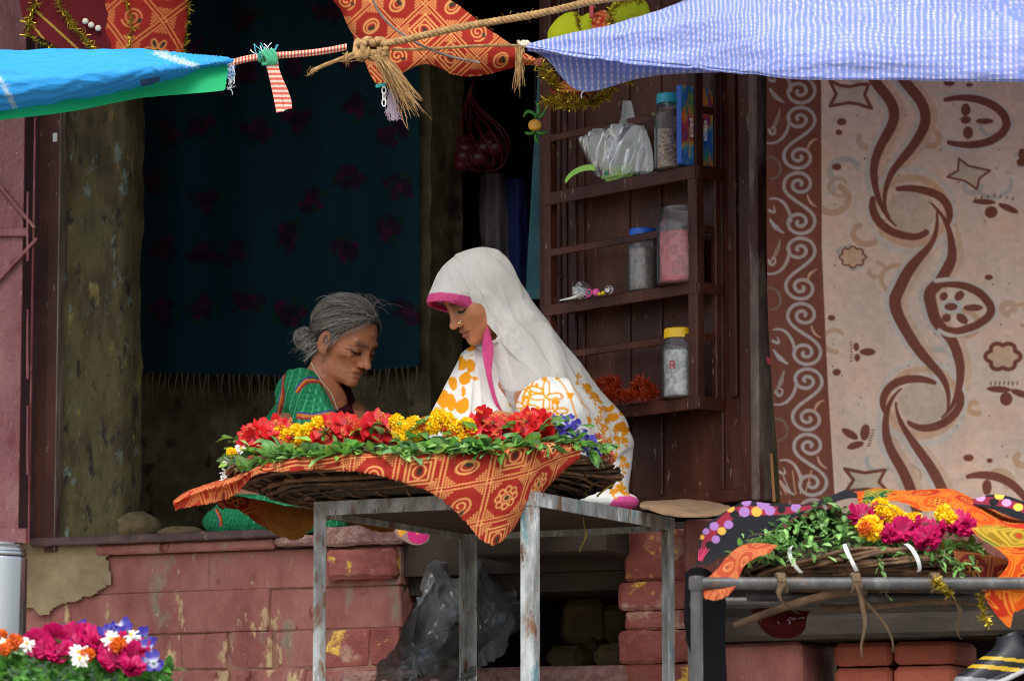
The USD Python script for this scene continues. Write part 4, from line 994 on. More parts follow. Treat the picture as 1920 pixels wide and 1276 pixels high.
def pcol(G, a, b, c=None):
    r = np.linspace(0, 1, G.shape[0])[:, None, None]
    return np.broadcast_to((1 - r) * srgb(a) + r * srgb(b), G.shape).reshape(-1, 3)
def add(path, name, G, c): obj(name, gmesh(G), 'petal', path, smooth=True, col=c)
VAR = {}
def hibiscus(k, cols):
    p = proto('hibiscus')
    rng = np.random.default_rng(50 + k)
    for i in range(5):
        G = about(petal_grid(0.047, 0.050, rng.uniform(0.1, 0.75), rng.uniform(0.05, 0.13), rng.uniform(0, 9)), i * 2 * np.pi / 5 + rng.normal(0, 0.14), -rng.uniform(0.2, 0.9))
        add(p, 'petal', G, pcol(G, cols[0], cols[1]))
    col_ = tube(spline([[0, 0, 0], [0.004, 0, 0.02], [0.012, 0.002, 0.040]], 8), 0.0022, 5)
    obj('stamen', cat([col_] + [trimesh.creation.icosphere(0, 0.0026).apply_translation([0.010 + rng.normal(0, 0.004), rng.normal(0, 0.004), 0.036 + rng.normal(0, 0.005)]) for _ in range(12)]), 'petal', p, col=srgb(cols[2]))
    obj('calyx', tube(spline([[0, 0, 0.004], [0, 0, -0.008], [-0.003, 0, -0.022]], 6), np.array([0.006, 0.008, 0.007, 0.005, 0.003, 0.002]), 6), 'petal', p, col=srgb((92, 128, 52)))
    return p
def marigold(k, ca, cb, n=120, R=0.021):
    p = proto('marigold'); rng = np.random.default_rng(70 + k)
    vs, fs_, cs, o = [], [], [], 0
    for i in range(n):
        z = 1 - 1.25 * (i + 0.5) / n; th = i * 2.39996
        d = np.array([math.sqrt(max(1 - z * z, 0)) * math.cos(th), math.sqrt(max(1 - z * z, 0)) * math.sin(th), z * 0.8])
        d /= np.linalg.norm(d); t = np.cross(d, [0.2, 0.1, 1]); t /= np.linalg.norm(t) + 1e-9; u = np.cross(t, d)
        a = rng.uniform(0, 6.28); t, u = t * math.cos(a) + u * math.sin(a), u * math.cos(a) - t * math.sin(a)
        L = R * rng.uniform(0.85, 1.16); w = R * 0.19
        pts = [d * R * 0.45 - t * w * 0.5, d * R * 0.45 + t * w * 0.5, d * L * 0.85 + t * w, d * L * 0.85 - t * w, d * L + u * w * 0.8 + t * w * 0.5, d * L + u * w * 0.8 - t * w * 0.5]
        vs += pts; fs_ += [[o, o + 1, o + 2], [o, o + 2, o + 3], [o + 3, o + 2, o + 4], [o + 3, o + 4, o + 5]]; o += 6
        m = rng.uniform(0, 1); c = srgb(ca) * (1 - m) + srgb(cb) * m
        cs += [c * 0.75] * 2 + [c] * 4
    obj('petals', tm(vs, fs_), 'petal', p, col=np.array(cs))
    obj('core', trimesh.creation.icosphere(1, R * 0.6), 'petal', p, smooth=True, col=srgb(cb))
    obj('calyx', lathe([(0.001, -R * 1.25), (R * 0.28, -R * 1.1), (R * 0.4, -R * 0.6), (R * 0.5, -R * 0.3)], [0, 0, 0], 10), 'petal', p, smooth=True, col=srgb((88, 120, 50)))
    return p
def rose(k, ca, cb, R=0.03):
    p = proto('rose'); rng = np.random.default_rng(90 + k)
    for i in range(62):
        f = i / 62.0; az = i * 2.39996
        G = petal_grid(R * (0.6 + 0.45 * f), R * rng.uniform(0.36, 0.62), rng.uniform(0.2, 0.6), 0.16, rng.uniform(0, 9), 5, 5, tip=0.66, base=0.3)
        G = about(G, az + rng.normal(0, 0.3), -(1.45 - 1.65 * f) + rng.normal(0, 0.14), (0, 0, -R * 0.2))
        add(p, 'petal', G, pcol(G, ca, cb))
    obj('calyx', lathe([(0.001, -R * 0.7), (R * 0.2, -R * 0.6), (R * 0.3, -R * 0.2)], [0, 0, 0], 8), 'petal', p, smooth=True, col=srgb((80, 120, 50)))
    return p
def pea(k, tip=(54, 42, 150), eye=(232, 236, 240)):
    p = proto('pea_flower'); rng = np.random.default_rng(110 + k)
    for i, (L, W, az, tl) in enumerate(((0.026, 0.030, 0, -0.5), (0.019, 0.019, 2.3, -0.35), (0.019, 0.019, -2.3, -0.35))):
        G = about(petal_grid(L, W, 0.4, 0.10, rng.uniform(0, 9), 6, 6, tip=0.6, base=0.25), az + rng.normal(0, 0.2), tl)
        r = np.linspace(0, 1, 6)[:, None, None]; e = np.exp(-((r - 0.25) / 0.17) ** 2) * (0.8 if k % 2 == 0 else 0.1)
        add(p, 'petal', G, np.broadcast_to((1 - e) * srgb(tip) + e * srgb(eye), G.shape).reshape(-1, 3))
    obj('calyx', tube([[0, 0, 0.004], [0, 0, -0.014]], np.array([0.003, 0.002]), 5), 'petal', p, col=srgb((84, 120, 56)))
    return p
def white_bloom(k, c1=(238, 238, 228), c2=(250, 250, 246), R=0.02, n=20):
    p = proto('white_bloom'); rng = np.random.default_rng(130 + k)
    for i in range(n):
        G = about(petal_grid(R * rng.uniform(0.8, 1.1), R * 0.34, 0.35, 0.05, rng.uniform(0, 9), 5, 3, tip=0.8), i * 2.4, -rng.uniform(0.0, 1.25))
        add(p, 'petal', G, pcol(G, c1, c2))
    obj('heart', trimesh.creation.icosphere(1, R * 0.22), 'petal', p, smooth=True, col=srgb((236, 190, 60)))
    return p
protos = {'red': [hibiscus(k, ((140, 6, 16), (206, 22, 24), (226, 110, 60))) for k in range(3)] + [hibiscus(3, ((150, 10, 30), (214, 40, 52), (230, 140, 80)))],
          'yellow': [marigold(k, (252, 216, 22), (246, 196, 10)) for k in range(3)], 'orange': [marigold(k, (232, 120, 20), (214, 92, 40), 100, 0.017) for k in (3, 4)],
          'pink': [rose(k, (150, 8, 70), (206, 24, 104)) for k in range(3)], 'blue': [pea(k) for k in range(3)], 'white': [white_bloom(k) for k in range(2)],
          'bicolour': [marigold(6, (252, 214, 22), (246, 180, 16), 150, 0.024)]}
NAMES = {'red': ('hibiscus_bloom', 'flower'), 'yellow': ('marigold_bloom', 'flower'), 'orange': ('orange_marigold', 'flower'), 'pink': ('pink_rose', 'flower'), 'blue': ('blue_pea_flower', 'flower'), 'white': ('white_bloom', 'flower'), 'bicolour': ('marigold_bloom', 'flower')}
frng = np.random.default_rng(77)
def flower(kind, p, label, group, size=1.0, face=(0, -0.8, 0.55), spread=0.6):
    pr = protos[kind][int(frng.integers(0, len(protos[kind])))]
    n = np.asarray(face, float) + frng.normal(0, spread * 0.5, 3)
    return instance(pr, NAMES[kind][0], label, NAMES[kind][1], p, align(n) @ trimesh.transformations.rotation_matrix(frng.uniform(0, 6.28), [0, 0, 1])[:3, :3], size * frng.uniform(0.80, 1.18), group)
# leaves: a few shared shapes, each leaf its own mesh
def leaf_mesh(L, W, bend, fold, seed):
    r, c = np.meshgrid(np.linspace(0, 1, 6), np.array([-1.0, -0.5, 0, 0.5, 1.0]), indexing='ij')
    w = W * np.sin(np.pi * np.clip(r, 0, 1) ** 0.85) ** 0.8 * 0.5; w[0] = W * 0.02; w[-1] = 0.0004
    z = -bend * L * r ** 2 + fold * np.abs(c) * w + 0.03 * L * np.sin(r * 9 + seed) * c
    return np.stack([r * L, c * w, z], -1)
def leaf_cloud(name, label, pts, dirs, Ls, greens, base=None, seed=0, kind=None, nmax=290, parent=None):
    """pts, dirs: where each leaf starts and where it points."""
    b = parent or thing(name, label, 'leaves', np.mean(pts, 0))
    rng = np.random.default_rng(seed); extra = []; ecol = []
    for i, (p, d, L) in enumerate(zip(pts, dirs, Ls)):
        G = leaf_mesh(L, L * rng.uniform(0.40, 0.60), rng.uniform(-0.05, 0.45), rng.uniform(0.1, 0.5), i)
        x = np.asarray(d, float) / np.linalg.norm(d); y = np.cross(UPV + rng.normal(0, 0.35, 3), x); y /= np.linalg.norm(y); z = np.cross(x, y)
        G = G @ np.stack([x, y, z]) + p
        g = greens[int(rng.integers(0, len(greens)))]; cc = srgb(np.clip(np.array(g) * rng.uniform(0.8, 1.15), 0, 255))
        cvec = np.broadcast_to(cc, (30, 3)).reshape(6, 5, 3).copy(); cvec[:, 2] = np.minimum(cvec[:, 2] * 1.45, 1)
        if i < nmax: obj('leaf', gmesh(G), 'leaf', b, smooth=True, col=cvec.reshape(-1, 3))
        else: extra.append(gmesh(G)); ecol.append(cvec.reshape(-1, 3))
    if extra: obj('small_leaves', cat(extra), 'leaf', b, smooth=True, col=np.vstack(ecol), kind='stuff')
    return b
GREENS = [(88, 140, 56), (112, 164, 74), (68, 116, 54), (138, 180, 104), (104, 146, 92), (120, 158, 60)]
ORD = ['leftmost', 'second from the left', 'third from the left', 'fourth from the left', 'fifth from the left', 'sixth from the left', 'seventh from the left', 'eighth from the left', 'ninth from the left', 'tenth from the left', 'eleventh from the left', 'twelfth from the left']
ROR = ['rightmost', 'second from the right', 'third from the right', 'fourth from the right', 'fifth from the right', 'sixth from the right', 'seventh from the right', 'eighth from the right', 'ninth from the right', 'tenth from the right', 'eleventh from the right']
def place(lab, i, n):
    return lab + ', ' + (ORD[i] if i < n / 2 else ROR[n - 1 - i])
# ---- large basket
rng = np.random.default_rng(14)
pts, dirs, Ls = [], [], []
for i in range(560):
    u = rng.uniform(432, 1128); f = (u - 432) / 696.0
    vt = np.interp(u, [432, 470, 520, 700, 900, 1040, 1090, 1128], [846, 842, 846, 838, 834, 828, 828, 842]); vb = np.interp(u, [432, 455, 490, 560, 700, 850, 960, 1060, 1100, 1128], [882, 888, 872, 858, 852, 852, 850, 836, 842, 850])
    h = rng.uniform(0, 1) ** 0.8; v = vb + (vt - vb) * h
    Y = rimY(u, v, 0.475 - 0.05 * h) - 0.022 - 0.03 * rng.uniform(0, 1)
    p = P(u, v, Y); out = np.array([p[0] - B1[0], p[1] - B1[1], 0]); out /= np.linalg.norm(out)
    a = rng.normal(0, 0.9); d = out * 0.7 + np.cross(UPV, out) * math.sin(a) * 1.2 + UPV * rng.uniform(-0.45, 0.8)
    if 1 - h > 0.8 and rng.uniform() < 0.16: d = out * 0.5 + np.cross(UPV, out) * rng.normal(0, 0.4) - UPV * rng.uniform(0.5, 1.1)
    if i % 9 == 0: p = P(u, v - rng.uniform(18, 42), Y + 0.05); d = out * 0.6 + UPV * rng.uniform(-0.2, 0.7) + np.cross(UPV, out) * rng.normal(0, 0.7)
    pts.append(p); dirs.append(d); Ls.append(rng.uniform(0.026, 0.054))
lb = leaf_cloud('leaf_bed', 'bed of fresh green leaves under the flowers along the large basket rim', pts, dirs, Ls, GREENS, seed=15)
t = np.linspace(0, 2 * np.pi, 90)
heap = []
rr_, tt_ = np.meshgrid(np.linspace(0.02, 0.445, 22), np.linspace(0, 2 * np.pi, 90), indexing='ij')
hz = H1 + 0.012 + 0.055 * (1 - (rr_ / 0.445) ** 6) + (fbm(np.stack([rr_ * np.cos(tt_) * 14, rr_ * np.sin(tt_) * 14, rr_ * 0], -1), 4, 3) - 0.5) * 0.05
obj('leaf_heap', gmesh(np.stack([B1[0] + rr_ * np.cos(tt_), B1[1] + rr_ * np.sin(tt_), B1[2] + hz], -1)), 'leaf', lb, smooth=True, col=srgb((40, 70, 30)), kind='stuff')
clusters = [
 ('red', 'red hibiscus in the left end cluster of the large basket', 'red blooms at the left end of the large basket', [(470, 797), (482, 818), (505, 797), (524, 793), (540, 796), (464, 812), (492, 806)]),
 ('yellow', 'yellow marigold between the two left red clusters', 'yellow blooms in the left of the large basket', [(516, 822), (530, 834), (540, 816), (556, 802), (577, 806), (598, 792), (545, 832), (566, 818), (526, 808)]),
 ('red', 'red hibiscus in front of the green sleeve', 'red blooms in front of the older woman', [(626, 794), (606, 810), (640, 803), (666, 806), (628, 836), (650, 788), (615, 822), (676, 796), (645, 822)]),
 ('red', 'red hibiscus just left of the yellow middle of the large basket', 'red blooms left of the yellow middle', [(703, 788), (718, 796), (710, 780)]),
 ('yellow', 'yellow marigold in the middle of the large basket', 'yellow blooms in the middle of the large basket', [(744, 788), (748, 808), (776, 790), (780, 812), (824, 778), (810, 795), (850, 797), (876, 791), (884, 811), (864, 814), (762, 800), (838, 784), (762, 818)]),
 ('orange', 'small orange marigold among the yellow blooms of the large basket', 'orange blooms in the middle of the large basket', [(794, 792), (833, 797), (846, 810), (797, 806), (596, 826), (658, 834)]),
 ('red', 'red hibiscus in front of the person in white', 'red blooms right of the middle', [(897, 797), (906, 776), (932, 786), (948, 792), (968, 786), (984, 776), (1008, 790), (1028, 792), (998, 803), (915, 805), (958, 802)]),
 ('blue', 'deep blue pea flower at the right end of the large basket', 'blue flowers at the right end of the large basket', [(1049, 783), (1057, 807), (1070, 796), (1085, 804), (1099, 820), (1092, 812), (1108, 840), (1119, 852), (1064, 786), (1104, 828), (1078, 816), (1050, 798), (1112, 848)]),
 ('white', 'white bloom at the far left tip of the large basket', 'white blooms at the left tip of the large basket', [(440, 838), (446, 850), (432, 860), (425, 880), (424, 892), (452, 836), (436, 872)])]
for kind, lab, grp, L in clusters:
    if kind == 'red': L = L + [(u + frng.normal(0, 9), v + frng.normal(4, 6)) for u, v in L]
    for i, (u, v) in enumerate(sorted(L)):
        Y = rimY(max(u, 452), v, 0.40 if kind != 'blue' else 0.43) - 0.03
        if kind == 'white': Y -= 0.02
        flower(kind, P(u, v + (13 if kind == 'red' else 4), Y), place(lab, i, len(L)), grp, {'red': 0.74, 'yellow': 0.98, 'orange': 0.95, 'blue': 1.0, 'white': 0.9}[kind])
# the marigold dab at the left tip
flower('yellow', P(434, 848, 9.95), 'single yellow marigold behind the white blooms at the left tip of the large basket', None, 0.7)

# ---- right basket
rng = np.random.default_rng(24)
pts, dirs, Ls = [], [], []
for i in range(760):
    u = rng.uniform(1372, 1850)
    vt = np.interp(u, [1372, 1440, 1500, 1560, 1620, 1700, 1800, 1850], [1034, 992, 958, 940, 975, 1000, 1000, 1030]); vb = np.interp(u, [1372, 1420, 1500, 1700, 1800, 1850], [1056, 1048, 1046, 1050, 1060, 1064])
    h = rng.uniform(0, 1); v = vb + (vt - vb) * h
    Y = 8.955 + 0.10 * h + 0.03 * rng.uniform(-1, 1)
    d = np.array([rng.normal(0, 0.8), rng.normal(-0.5, 0.5), rng.normal(0.1, 0.6)])
    pts.append(P(u, v, Y)); dirs.append(d); Ls.append(rng.uniform(0.016, 0.032))
PALE = [(104, 148, 74), (124, 168, 92), (86, 128, 64), (138, 176, 110)]
lb2 = leaf_cloud('basil_bed', 'heap of pale green basil sprigs filling the right basket', pts, dirs, Ls, PALE, seed=25)
uu, vv = np.meshgrid(np.linspace(1385, 1850, 50), np.linspace(0, 1, 14))
vt = np.interp(uu, [1372, 1440, 1500, 1560, 1700, 1850], [1040, 1005, 975, 958, 985, 1030])
YY = 9.02 + 0.26 * vv
G = P(uu, 1048 + (vt - 1048) * vv ** 0.7, YY) + (fbm(np.stack([uu / 14, vv * 8, vv], -1), 4, 2) - 0.5)[..., None] * [0, 0.03, 0.05]
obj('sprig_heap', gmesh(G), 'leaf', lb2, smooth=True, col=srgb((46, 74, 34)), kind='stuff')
stems = [tube(spline([p, p + [rng.normal(0, 0.05), rng.normal(-0.01, 0.01), rng.normal(0.01, 0.02)], p + [rng.normal(0, 0.09), -0.01, rng.normal(0.0, 0.03)]], 6), 0.0012, 4, caps=False) for p in (P(rng.uniform(1420, 1760), rng.uniform(970, 1035), 8.99) for _ in range(9))]
obj('stems', cat(stems), 'leaf', lb2, col=srgb((104, 92, 70)), kind='stuff')
for kind, lab, grp, L in [
 ('pink', 'magenta rose in the right basket among yellow marigolds', 'pink roses in the right basket', [(1612, 962), (1648, 962), (1668, 1000), (1690, 992), (1735, 1004), (1752, 990), (1795, 975), (1810, 985), (1730, 985)]),
 ('yellow', 'yellow marigold near the orange cloth in the right basket', 'yellow marigolds in the right basket', [(1672, 965), (1690, 975), (1716, 974), (1768, 962), (1778, 972), (1650, 952)])]:
    for i, (u, v) in enumerate(sorted(L)): flower(kind, P(u, v, 8.94 + (1010 - v) / 50 * 0.08), place(lab, i, len(L)), grp, 1.05 if kind == 'pink' else 1.0)
flower('bicolour', P(1632, 990, 8.96), 'largest yellow and orange marigold at the front of the right basket', None, 1.25, (-0.1, -1, 0.35), 0.1)
flower('orange', P(1622, 990, 8.935), 'orange marigold leaning on the largest yellow marigold in the right basket', None, 0.8, (-0.3, -1, 0.1), 0.1)
flower('pink', P(1738, 1008, 8.95), 'largest magenta rose at the front of the right basket', None, 1.35, (0, -1, 0.5), 0.1)
for sx, (a, b, n_) in enumerate((((1645, 1040), (1662, 1115), 9), ((1790, 1045), (1800, 1080), 6), ((1770, 1030), (1762, 1060), 4))):
    rng = np.random.default_rng(40 + sx); pa, pb = P(*a, 8.93), P(*b, 8.92)
    sp_ = thing('basil_sprig', ('long leaf sprig dangling over the middle of the right basket rim', 'leaf sprig drooping at the right end of the right basket rim', 'short leaf sprig under the largest magenta rose')[sx], 'sprig', pb)
    obj('stem', tube(spline([pa, (pa + pb) / 2 + [0.004, -0.004, 0], pb], 10), 0.0013, 5), 'leaf', sp_, col=srgb((110, 130, 80)))
    ps = [pa + (pb - pa) * f for f in np.linspace(0.05, 1, n_)]
    leaf_cloud('', '', ps, [np.array([rng.choice([-1, 1]) * rng.uniform(0.5, 1), -0.4, -rng.uniform(0.3, 1)]) for _ in ps], [rng.uniform(0.016, 0.026) for _ in ps], PALE[:2], seed=sx, parent=sp_)

# ---- foreground heap at the lower left
mottled('wood_old', [(0.3, (70, 52, 36)), (0.7, (110, 86, 60))], scale=9, bump=0.5)
YF = 8.35
fc = P(110, 1345, YF)
fb = basket('flower_basket', 'wicker basket of leaves and pink flowers at the lower left corner', np.array([fc[0], YF + 0.12, fc[2] - 0.06]), 0.30, 0.2, 0.06, 0.024, 24, 18)
std = thing('low_stand', 'wooden stand carrying the basket at the lower left corner', 'stand', np.array([fc[0], YF + 0.12, 0]))
obj('top', box3([fc[0] - 0.28, YF - 0.14, fc[2] - 0.085], [0.56, 0, 0], [0, 0.52, 0], [0, 0, 0.024], 0.003), 'wood_old', std)
for sx in (-0.26, 0.22):
    for sy in (-0.12, 0.33): obj('leg', box3([fc[0] + sx, YF + sy, 0], [0.04, 0, 0], [0, 0.04, 0], [0, 0, fc[2] - 0.0855], 0.002), 'wood_old', std)
rng = np.random.default_rng(34); pts, dirs, Ls = [], [], []
for i in range(420):
    u = rng.uniform(-60, 330)
    vt = np.interp(u, [-60, 0, 60, 200, 290, 335], [1212, 1220, 1217, 1222, 1236, 1264]); v = rng.uniform(vt, 1320)
    pts.append(P(u, v, YF - 0.10 + 0.12 * (1320 - v) / 110)); dirs.append(np.array([rng.normal(0.1, 0.8), -0.6, rng.normal(0.4, 0.6)])); Ls.append(rng.uniform(0.024, 0.044))
lb3 = leaf_cloud('leaf_bed', 'bed of fresh green leaves under the pink flowers at the lower left corner', pts, dirs, Ls, [(70, 124, 44), (92, 148, 62), (58, 104, 44), (108, 160, 82)], seed=35)
uu, vv = np.meshgrid(np.linspace(-80, 325, 40), np.linspace(0, 1, 12))
G = P(uu, 1330 + (np.interp(uu, [-80, 200, 325], [1215, 1225, 1275]) - 1330) * vv, YF + 0.18 * vv) + (fbm(np.stack([uu / 20, vv * 6, vv], -1), 4, 2) - 0.5)[..., None] * [0, 0.03, 0.04]
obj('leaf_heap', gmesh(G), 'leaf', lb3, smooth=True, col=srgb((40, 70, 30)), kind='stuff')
for kind, lab, grp, L, sz in [
 ('pink', 'magenta rose in the heap at the lower left corner', 'pink roses at the lower left', [(70, 1190), (100, 1182), (135, 1178), (160, 1172), (110, 1205), (185, 1195), (205, 1205), (235, 1195), (262, 1200), (250, 1215), (150, 1190), (85, 1200), (212, 1218), (175, 1180)], 1.0),
 ('blue', 'deep blue pea flower behind the lower left heap', 'blue flowers at the lower left', [(206, 1166), (222, 1160), (238, 1170), (272, 1180), (276, 1205), (288, 1228), (280, 1222), (160, 1162), (118, 1170), (214, 1172)], 1.05),
 ('white', 'white bloom among the pink roses at the lower left corner', 'white blooms at the lower left', [(208, 1182), (212, 1192), (148, 1206), (150, 1218), (8, 1190), (50, 1190), (246, 1174)], 0.95),
 ('orange', 'orange marigold beside a white bloom at the lower left corner', 'orange marigolds at the lower left', [(28, 1188), (8, 1202), (2, 1175), (164, 1212), (222, 1194)], 0.9)]:
    for i, (u, v) in enumerate(sorted(L)): flower(kind, P(u, v + 15, YF - 0.06 + (1215 - v) / 50 * 0.09 - (0.04 if kind in ('white', 'orange') else 0)), place(lab, i, len(L)), grp, sz)
flower('pink', P(250, 1245, YF - 0.12), 'magenta rose lying lowest on the leaves at the lower left corner', None, 1.0)
# ------------------------------------------------------------------ heads
def sides(f): return smin(f(1), f(-1), 1e-4)
def head_sdf(q, old):
    d = s_ell(q, (0, -0.012, 0.045), (0.073, 0.095, 0.080))
    d = smin(d, s_ell(q, (0, 0.030, -0.012), (0.058 if old else 0.060, 0.060, 0.084)), 0.03)
    d = smin(d, s_ell(q, (0, 0.026, -0.064), (0.045 if old else 0.047, 0.052, 0.036)), 0.025)
    d = smin(d, s_ell(q, (0, 0.072, -0.086), (0.019, 0.016, 0.015)), 0.022)
    for s in (1, -1):
        d = smin(d, s_ell(q, (s * 0.041, 0.054, -0.014), (0.023, 0.024, 0.018 if old else 0.024)), 0.02)
        d = smin(d, s_cap(q, (s * 0.040, 0.074, 0.029), (s * 0.011, 0.084, 0.025), 0.008), 0.012)
        d = smax(d, -s_ell(q, (s * 0.031, 0.096, 0.008), (0.021, 0.018, 0.014)), 0.012)
        d = smin(d, s_ell(q, (s * 0.031, 0.0705, 0.008), (0.0155, 0.0140, 0.0125)), 0.004)
        d = smax(d, -smin(s_cap(q, (s * 0.017, 0.0815, 0.000), (s * 0.031, 0.0815, -0.0025), 0.0014), s_cap(q, (s * 0.031, 0.0815, -0.0025), (s * 0.046, 0.0740, 0.001), 0.0014), 0.001), 0.002)
        if old:
            d = smax(d, -s_ell(q, (s * 0.056, 0.062, -0.050), (0.019, 0.026, 0.022)), 0.03)
            d = smax(d, -s_cap(q, (s * 0.017, 0.099, -0.030), (s * 0.034, 0.082, -0.066), 0.0038), 0.007)
            d = smax(d, -s_cap(q, (s * 0.047, 0.071, 0.004), (s * 0.058, 0.058, 0.000), 0.0013), 0.004)
            d = smax(d, -s_cap(q, (s * 0.047, 0.070, -0.004), (s * 0.057, 0.057, -0.012), 0.0013), 0.004)
            d = smax(d, -s_cap(q, (s * 0.026, 0.083, -0.066), (s * 0.024, 0.078, -0.082), 0.0018), 0.006)
            d = smax(d, -s_cap(q, (s * 0.040, 0.076, -0.040), (s * 0.044, 0.068, -0.066), 0.0016), 0.006)
            d = smax(d, -s_cap(q, (s * 0.022, 0.087, -0.010), (s * 0.042, 0.078, -0.013), 0.0022), 0.008)
            d = smax(d, -s_cap(q, (s * 0.006, 0.092, 0.040), (s * 0.005, 0.094, 0.022), 0.0018), 0.006)
    for z in ((0.052, 0.064) if old else ()):
        d = smax(d, -s_cap(q, (-0.035, 0.086, z + 0.004), (0.035, 0.086, z), 0.0016), 0.006)
    d = smin(d, s_cap(q, (0, 0.081, 0.020), (0, 0.101, -0.020), 0.0075, 0.0095), 0.012)
    d = smin(d, s_ell(q, (0, 0.1045, -0.026), (0.0115, 0.0125, 0.0105)), 0.008)
    for s in (1, -1):
        d = smin(d, s_ell(q, (s * 0.0125, 0.093, -0.029), (0.0085, 0.012, 0.008)), 0.005)
        d = smax(d, -s_ell(q, (s * 0.0065, 0.0995, -0.0365), (0.0036, 0.006, 0.0035)), 0.003)
    d = smin(d, s_ell(q, (0, 0.081, -0.0505), (0.025, 0.0105 if old else 0.0145, 0.0062 if old else 0.0080)), 0.008)
    d = smin(d, s_ell(q, (0, 0.081, -0.0650), (0.020, 0.0105 if old else 0.0145, 0.0060 if old else 0.0075)), 0.006)
    for s in (1, -1):
        d = smax(d, -s_cap(q, (0, 0.0985, -0.0575), (s * 0.025, 0.0845, -0.0595 if not old else -0.0625), 0.0018), 0.0035)
        e = s_ell(q, (s * 0.077, -0.009, -0.004), (0.0115, 0.021, 0.033))
        e = smin(e, s_ell(q, (s * 0.074, -0.001, -0.031), (0.006, 0.009, 0.010)), 0.006)
        e = smax(e, -s_ell(q, (s * 0.092, -0.003, 0.000), (0.018, 0.0135, 0.021)), 0.003)
        e = smin(e, s_cap(q, (s * 0.082, -0.013, 0.012), (s * 0.082, -0.012, -0.012), 0.0035), 0.004)
        d = smin(d, e, 0.005)
    return d
def head_colour(q, base, lip, brow, old, rng_seed=0):
    c = np.broadcast_to(srgb(base), q.shape).copy()
    n = fbm(q * 60, 3, rng_seed)[..., None]; n2 = fbm(q * 210, 2, rng_seed + 5)[..., None]; c = c * (0.84 + 0.32 * n) * (1 + (n2 - 0.5) * (0.34 if old else 0.16)) * (1 + (fbm(q * 28, 2, rng_seed + 9)[..., None] - 0.5) * np.array([0.10, -0.12, -0.16]))
    def mix(d, w, col, f=1.0):
        a = np.clip(1 - d / w, 0, 1)[..., None] * f
        c[:] = c * (1 - a) + a * srgb(col)
    for s in (1, -1):
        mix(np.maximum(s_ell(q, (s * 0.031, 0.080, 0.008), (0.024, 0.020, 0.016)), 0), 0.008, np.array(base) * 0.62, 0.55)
        mix(np.maximum(np.minimum(s_cap(q, (s * 0.017, 0.0815, 0.000), (s * 0.031, 0.0812, -0.0028), 0.0022), s_cap(q, (s * 0.031, 0.0812, -0.0028), (s * 0.047, 0.0735, 0.001), 0.0022)), 0), 0.0028, (20, 13, 11), 0.97)
        mix(np.maximum(s_cap(q, (s * 0.012, 0.090, 0.026), (s * 0.045, 0.078, 0.030), 0.0026), 0), 0.0065, brow, 0.85 if not old else 0.75)
    mix(np.maximum(s_ell(q, (0, 0.092, -0.0575), (0.024, 0.012, 0.0125 if not old else 0.0085)), 0), 0.004, lip, 0.75 if not old else 0.35)
    for s in (1, -1): mix(np.maximum(s_cap(q, (0, 0.097, -0.0575), (s * 0.025, 0.0845, -0.0595), 0.0008), 0), 0.0022, (58, 26, 22), 0.85)
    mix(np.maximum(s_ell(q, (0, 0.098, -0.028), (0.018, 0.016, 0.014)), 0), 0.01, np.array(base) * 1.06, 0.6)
    return c
def hand(w, dirn, palm_n, L=0.165):
    """Bones of a relaxed hand from the wrist: (a, b, ra, rb) list."""
    f = np.asarray(dirn, float); f /= np.linalg.norm(f); n = np.asarray(palm_n, float); n -= f * (n @ f); n /= np.linalg.norm(n); s = np.cross(f, n)
    B = [(w, w + f * 0.05, 0.021, 0.022)]
    for k in range(4): B.append((w + f * 0.02 + s * (0.010 * (k - 1.5)), w + f * 0.082 + s * (0.0195 * (k - 1.5)), 0.013, 0.0105))
    for k, l in enumerate((0.066, 0.076, 0.070, 0.054)):
        p = w + f * 0.084 + s * (0.0195 * (k - 1.5)); d = f + s * 0.08 * (k - 1.5)
        for j, (fr, bend) in enumerate(((0.45, 0.35), (0.30, 0.75), (0.25, 1.05))):
            q = p + (d * math.cos(bend) + n * math.sin(bend)) * l * fr; B.append((p, q, 0.0088 - 0.0008 * j, 0.0082 - 0.0008 * j)); p = q
    p = w + f * 0.028 - s * 0.024
    for d, l in ((f * 0.7 - s * 0.7 + n * 0.2, 0.036), (f * 0.95 - s * 0.15 + n * 0.4, 0.030), (f + n * 0.5, 0.022)):
        d = d / np.linalg.norm(d); q = p + d * l; B.append((p, q, 0.0105, 0.009)); p = q
    return B
def bones(p, B, k=0.010):
    d = None
    for a, b, ra, rb in B:
        e = s_cap(p, a, b, ra, rb); d = e if d is None else smin(d, e, k)
    return d
def line_dist(uv, pts):
    """Distance in the traced drawing's units to a polyline, signed by side (+ on its right when walking)."""
    pts = np.asarray(pts, float); best = np.full(uv.shape[:-1], 1e9); sg = np.zeros_like(best)
    for a, b in zip(pts[:-1], pts[1:]):
        ab = b - a; t = np.clip(((uv - a) @ ab) / (ab @ ab), 0, 1); r = uv - a - t[..., None] * ab
        d = np.linalg.norm(r, axis=-1); m = d < best; best[m] = d[m]; sg[m] = np.sign(ab[0] * r[..., 1] - ab[1] * r[..., 0])[m]
    return best * sg
def push(mesh, amount):
    n = mesh.vertex_normals
    mesh.vertices = mesh.vertices + n * amount[:, None]
    return mesh
def front(mesh): return np.clip(-mesh.vertex_normals[:, 1] * 2.2 + 0.25, 0, 1)

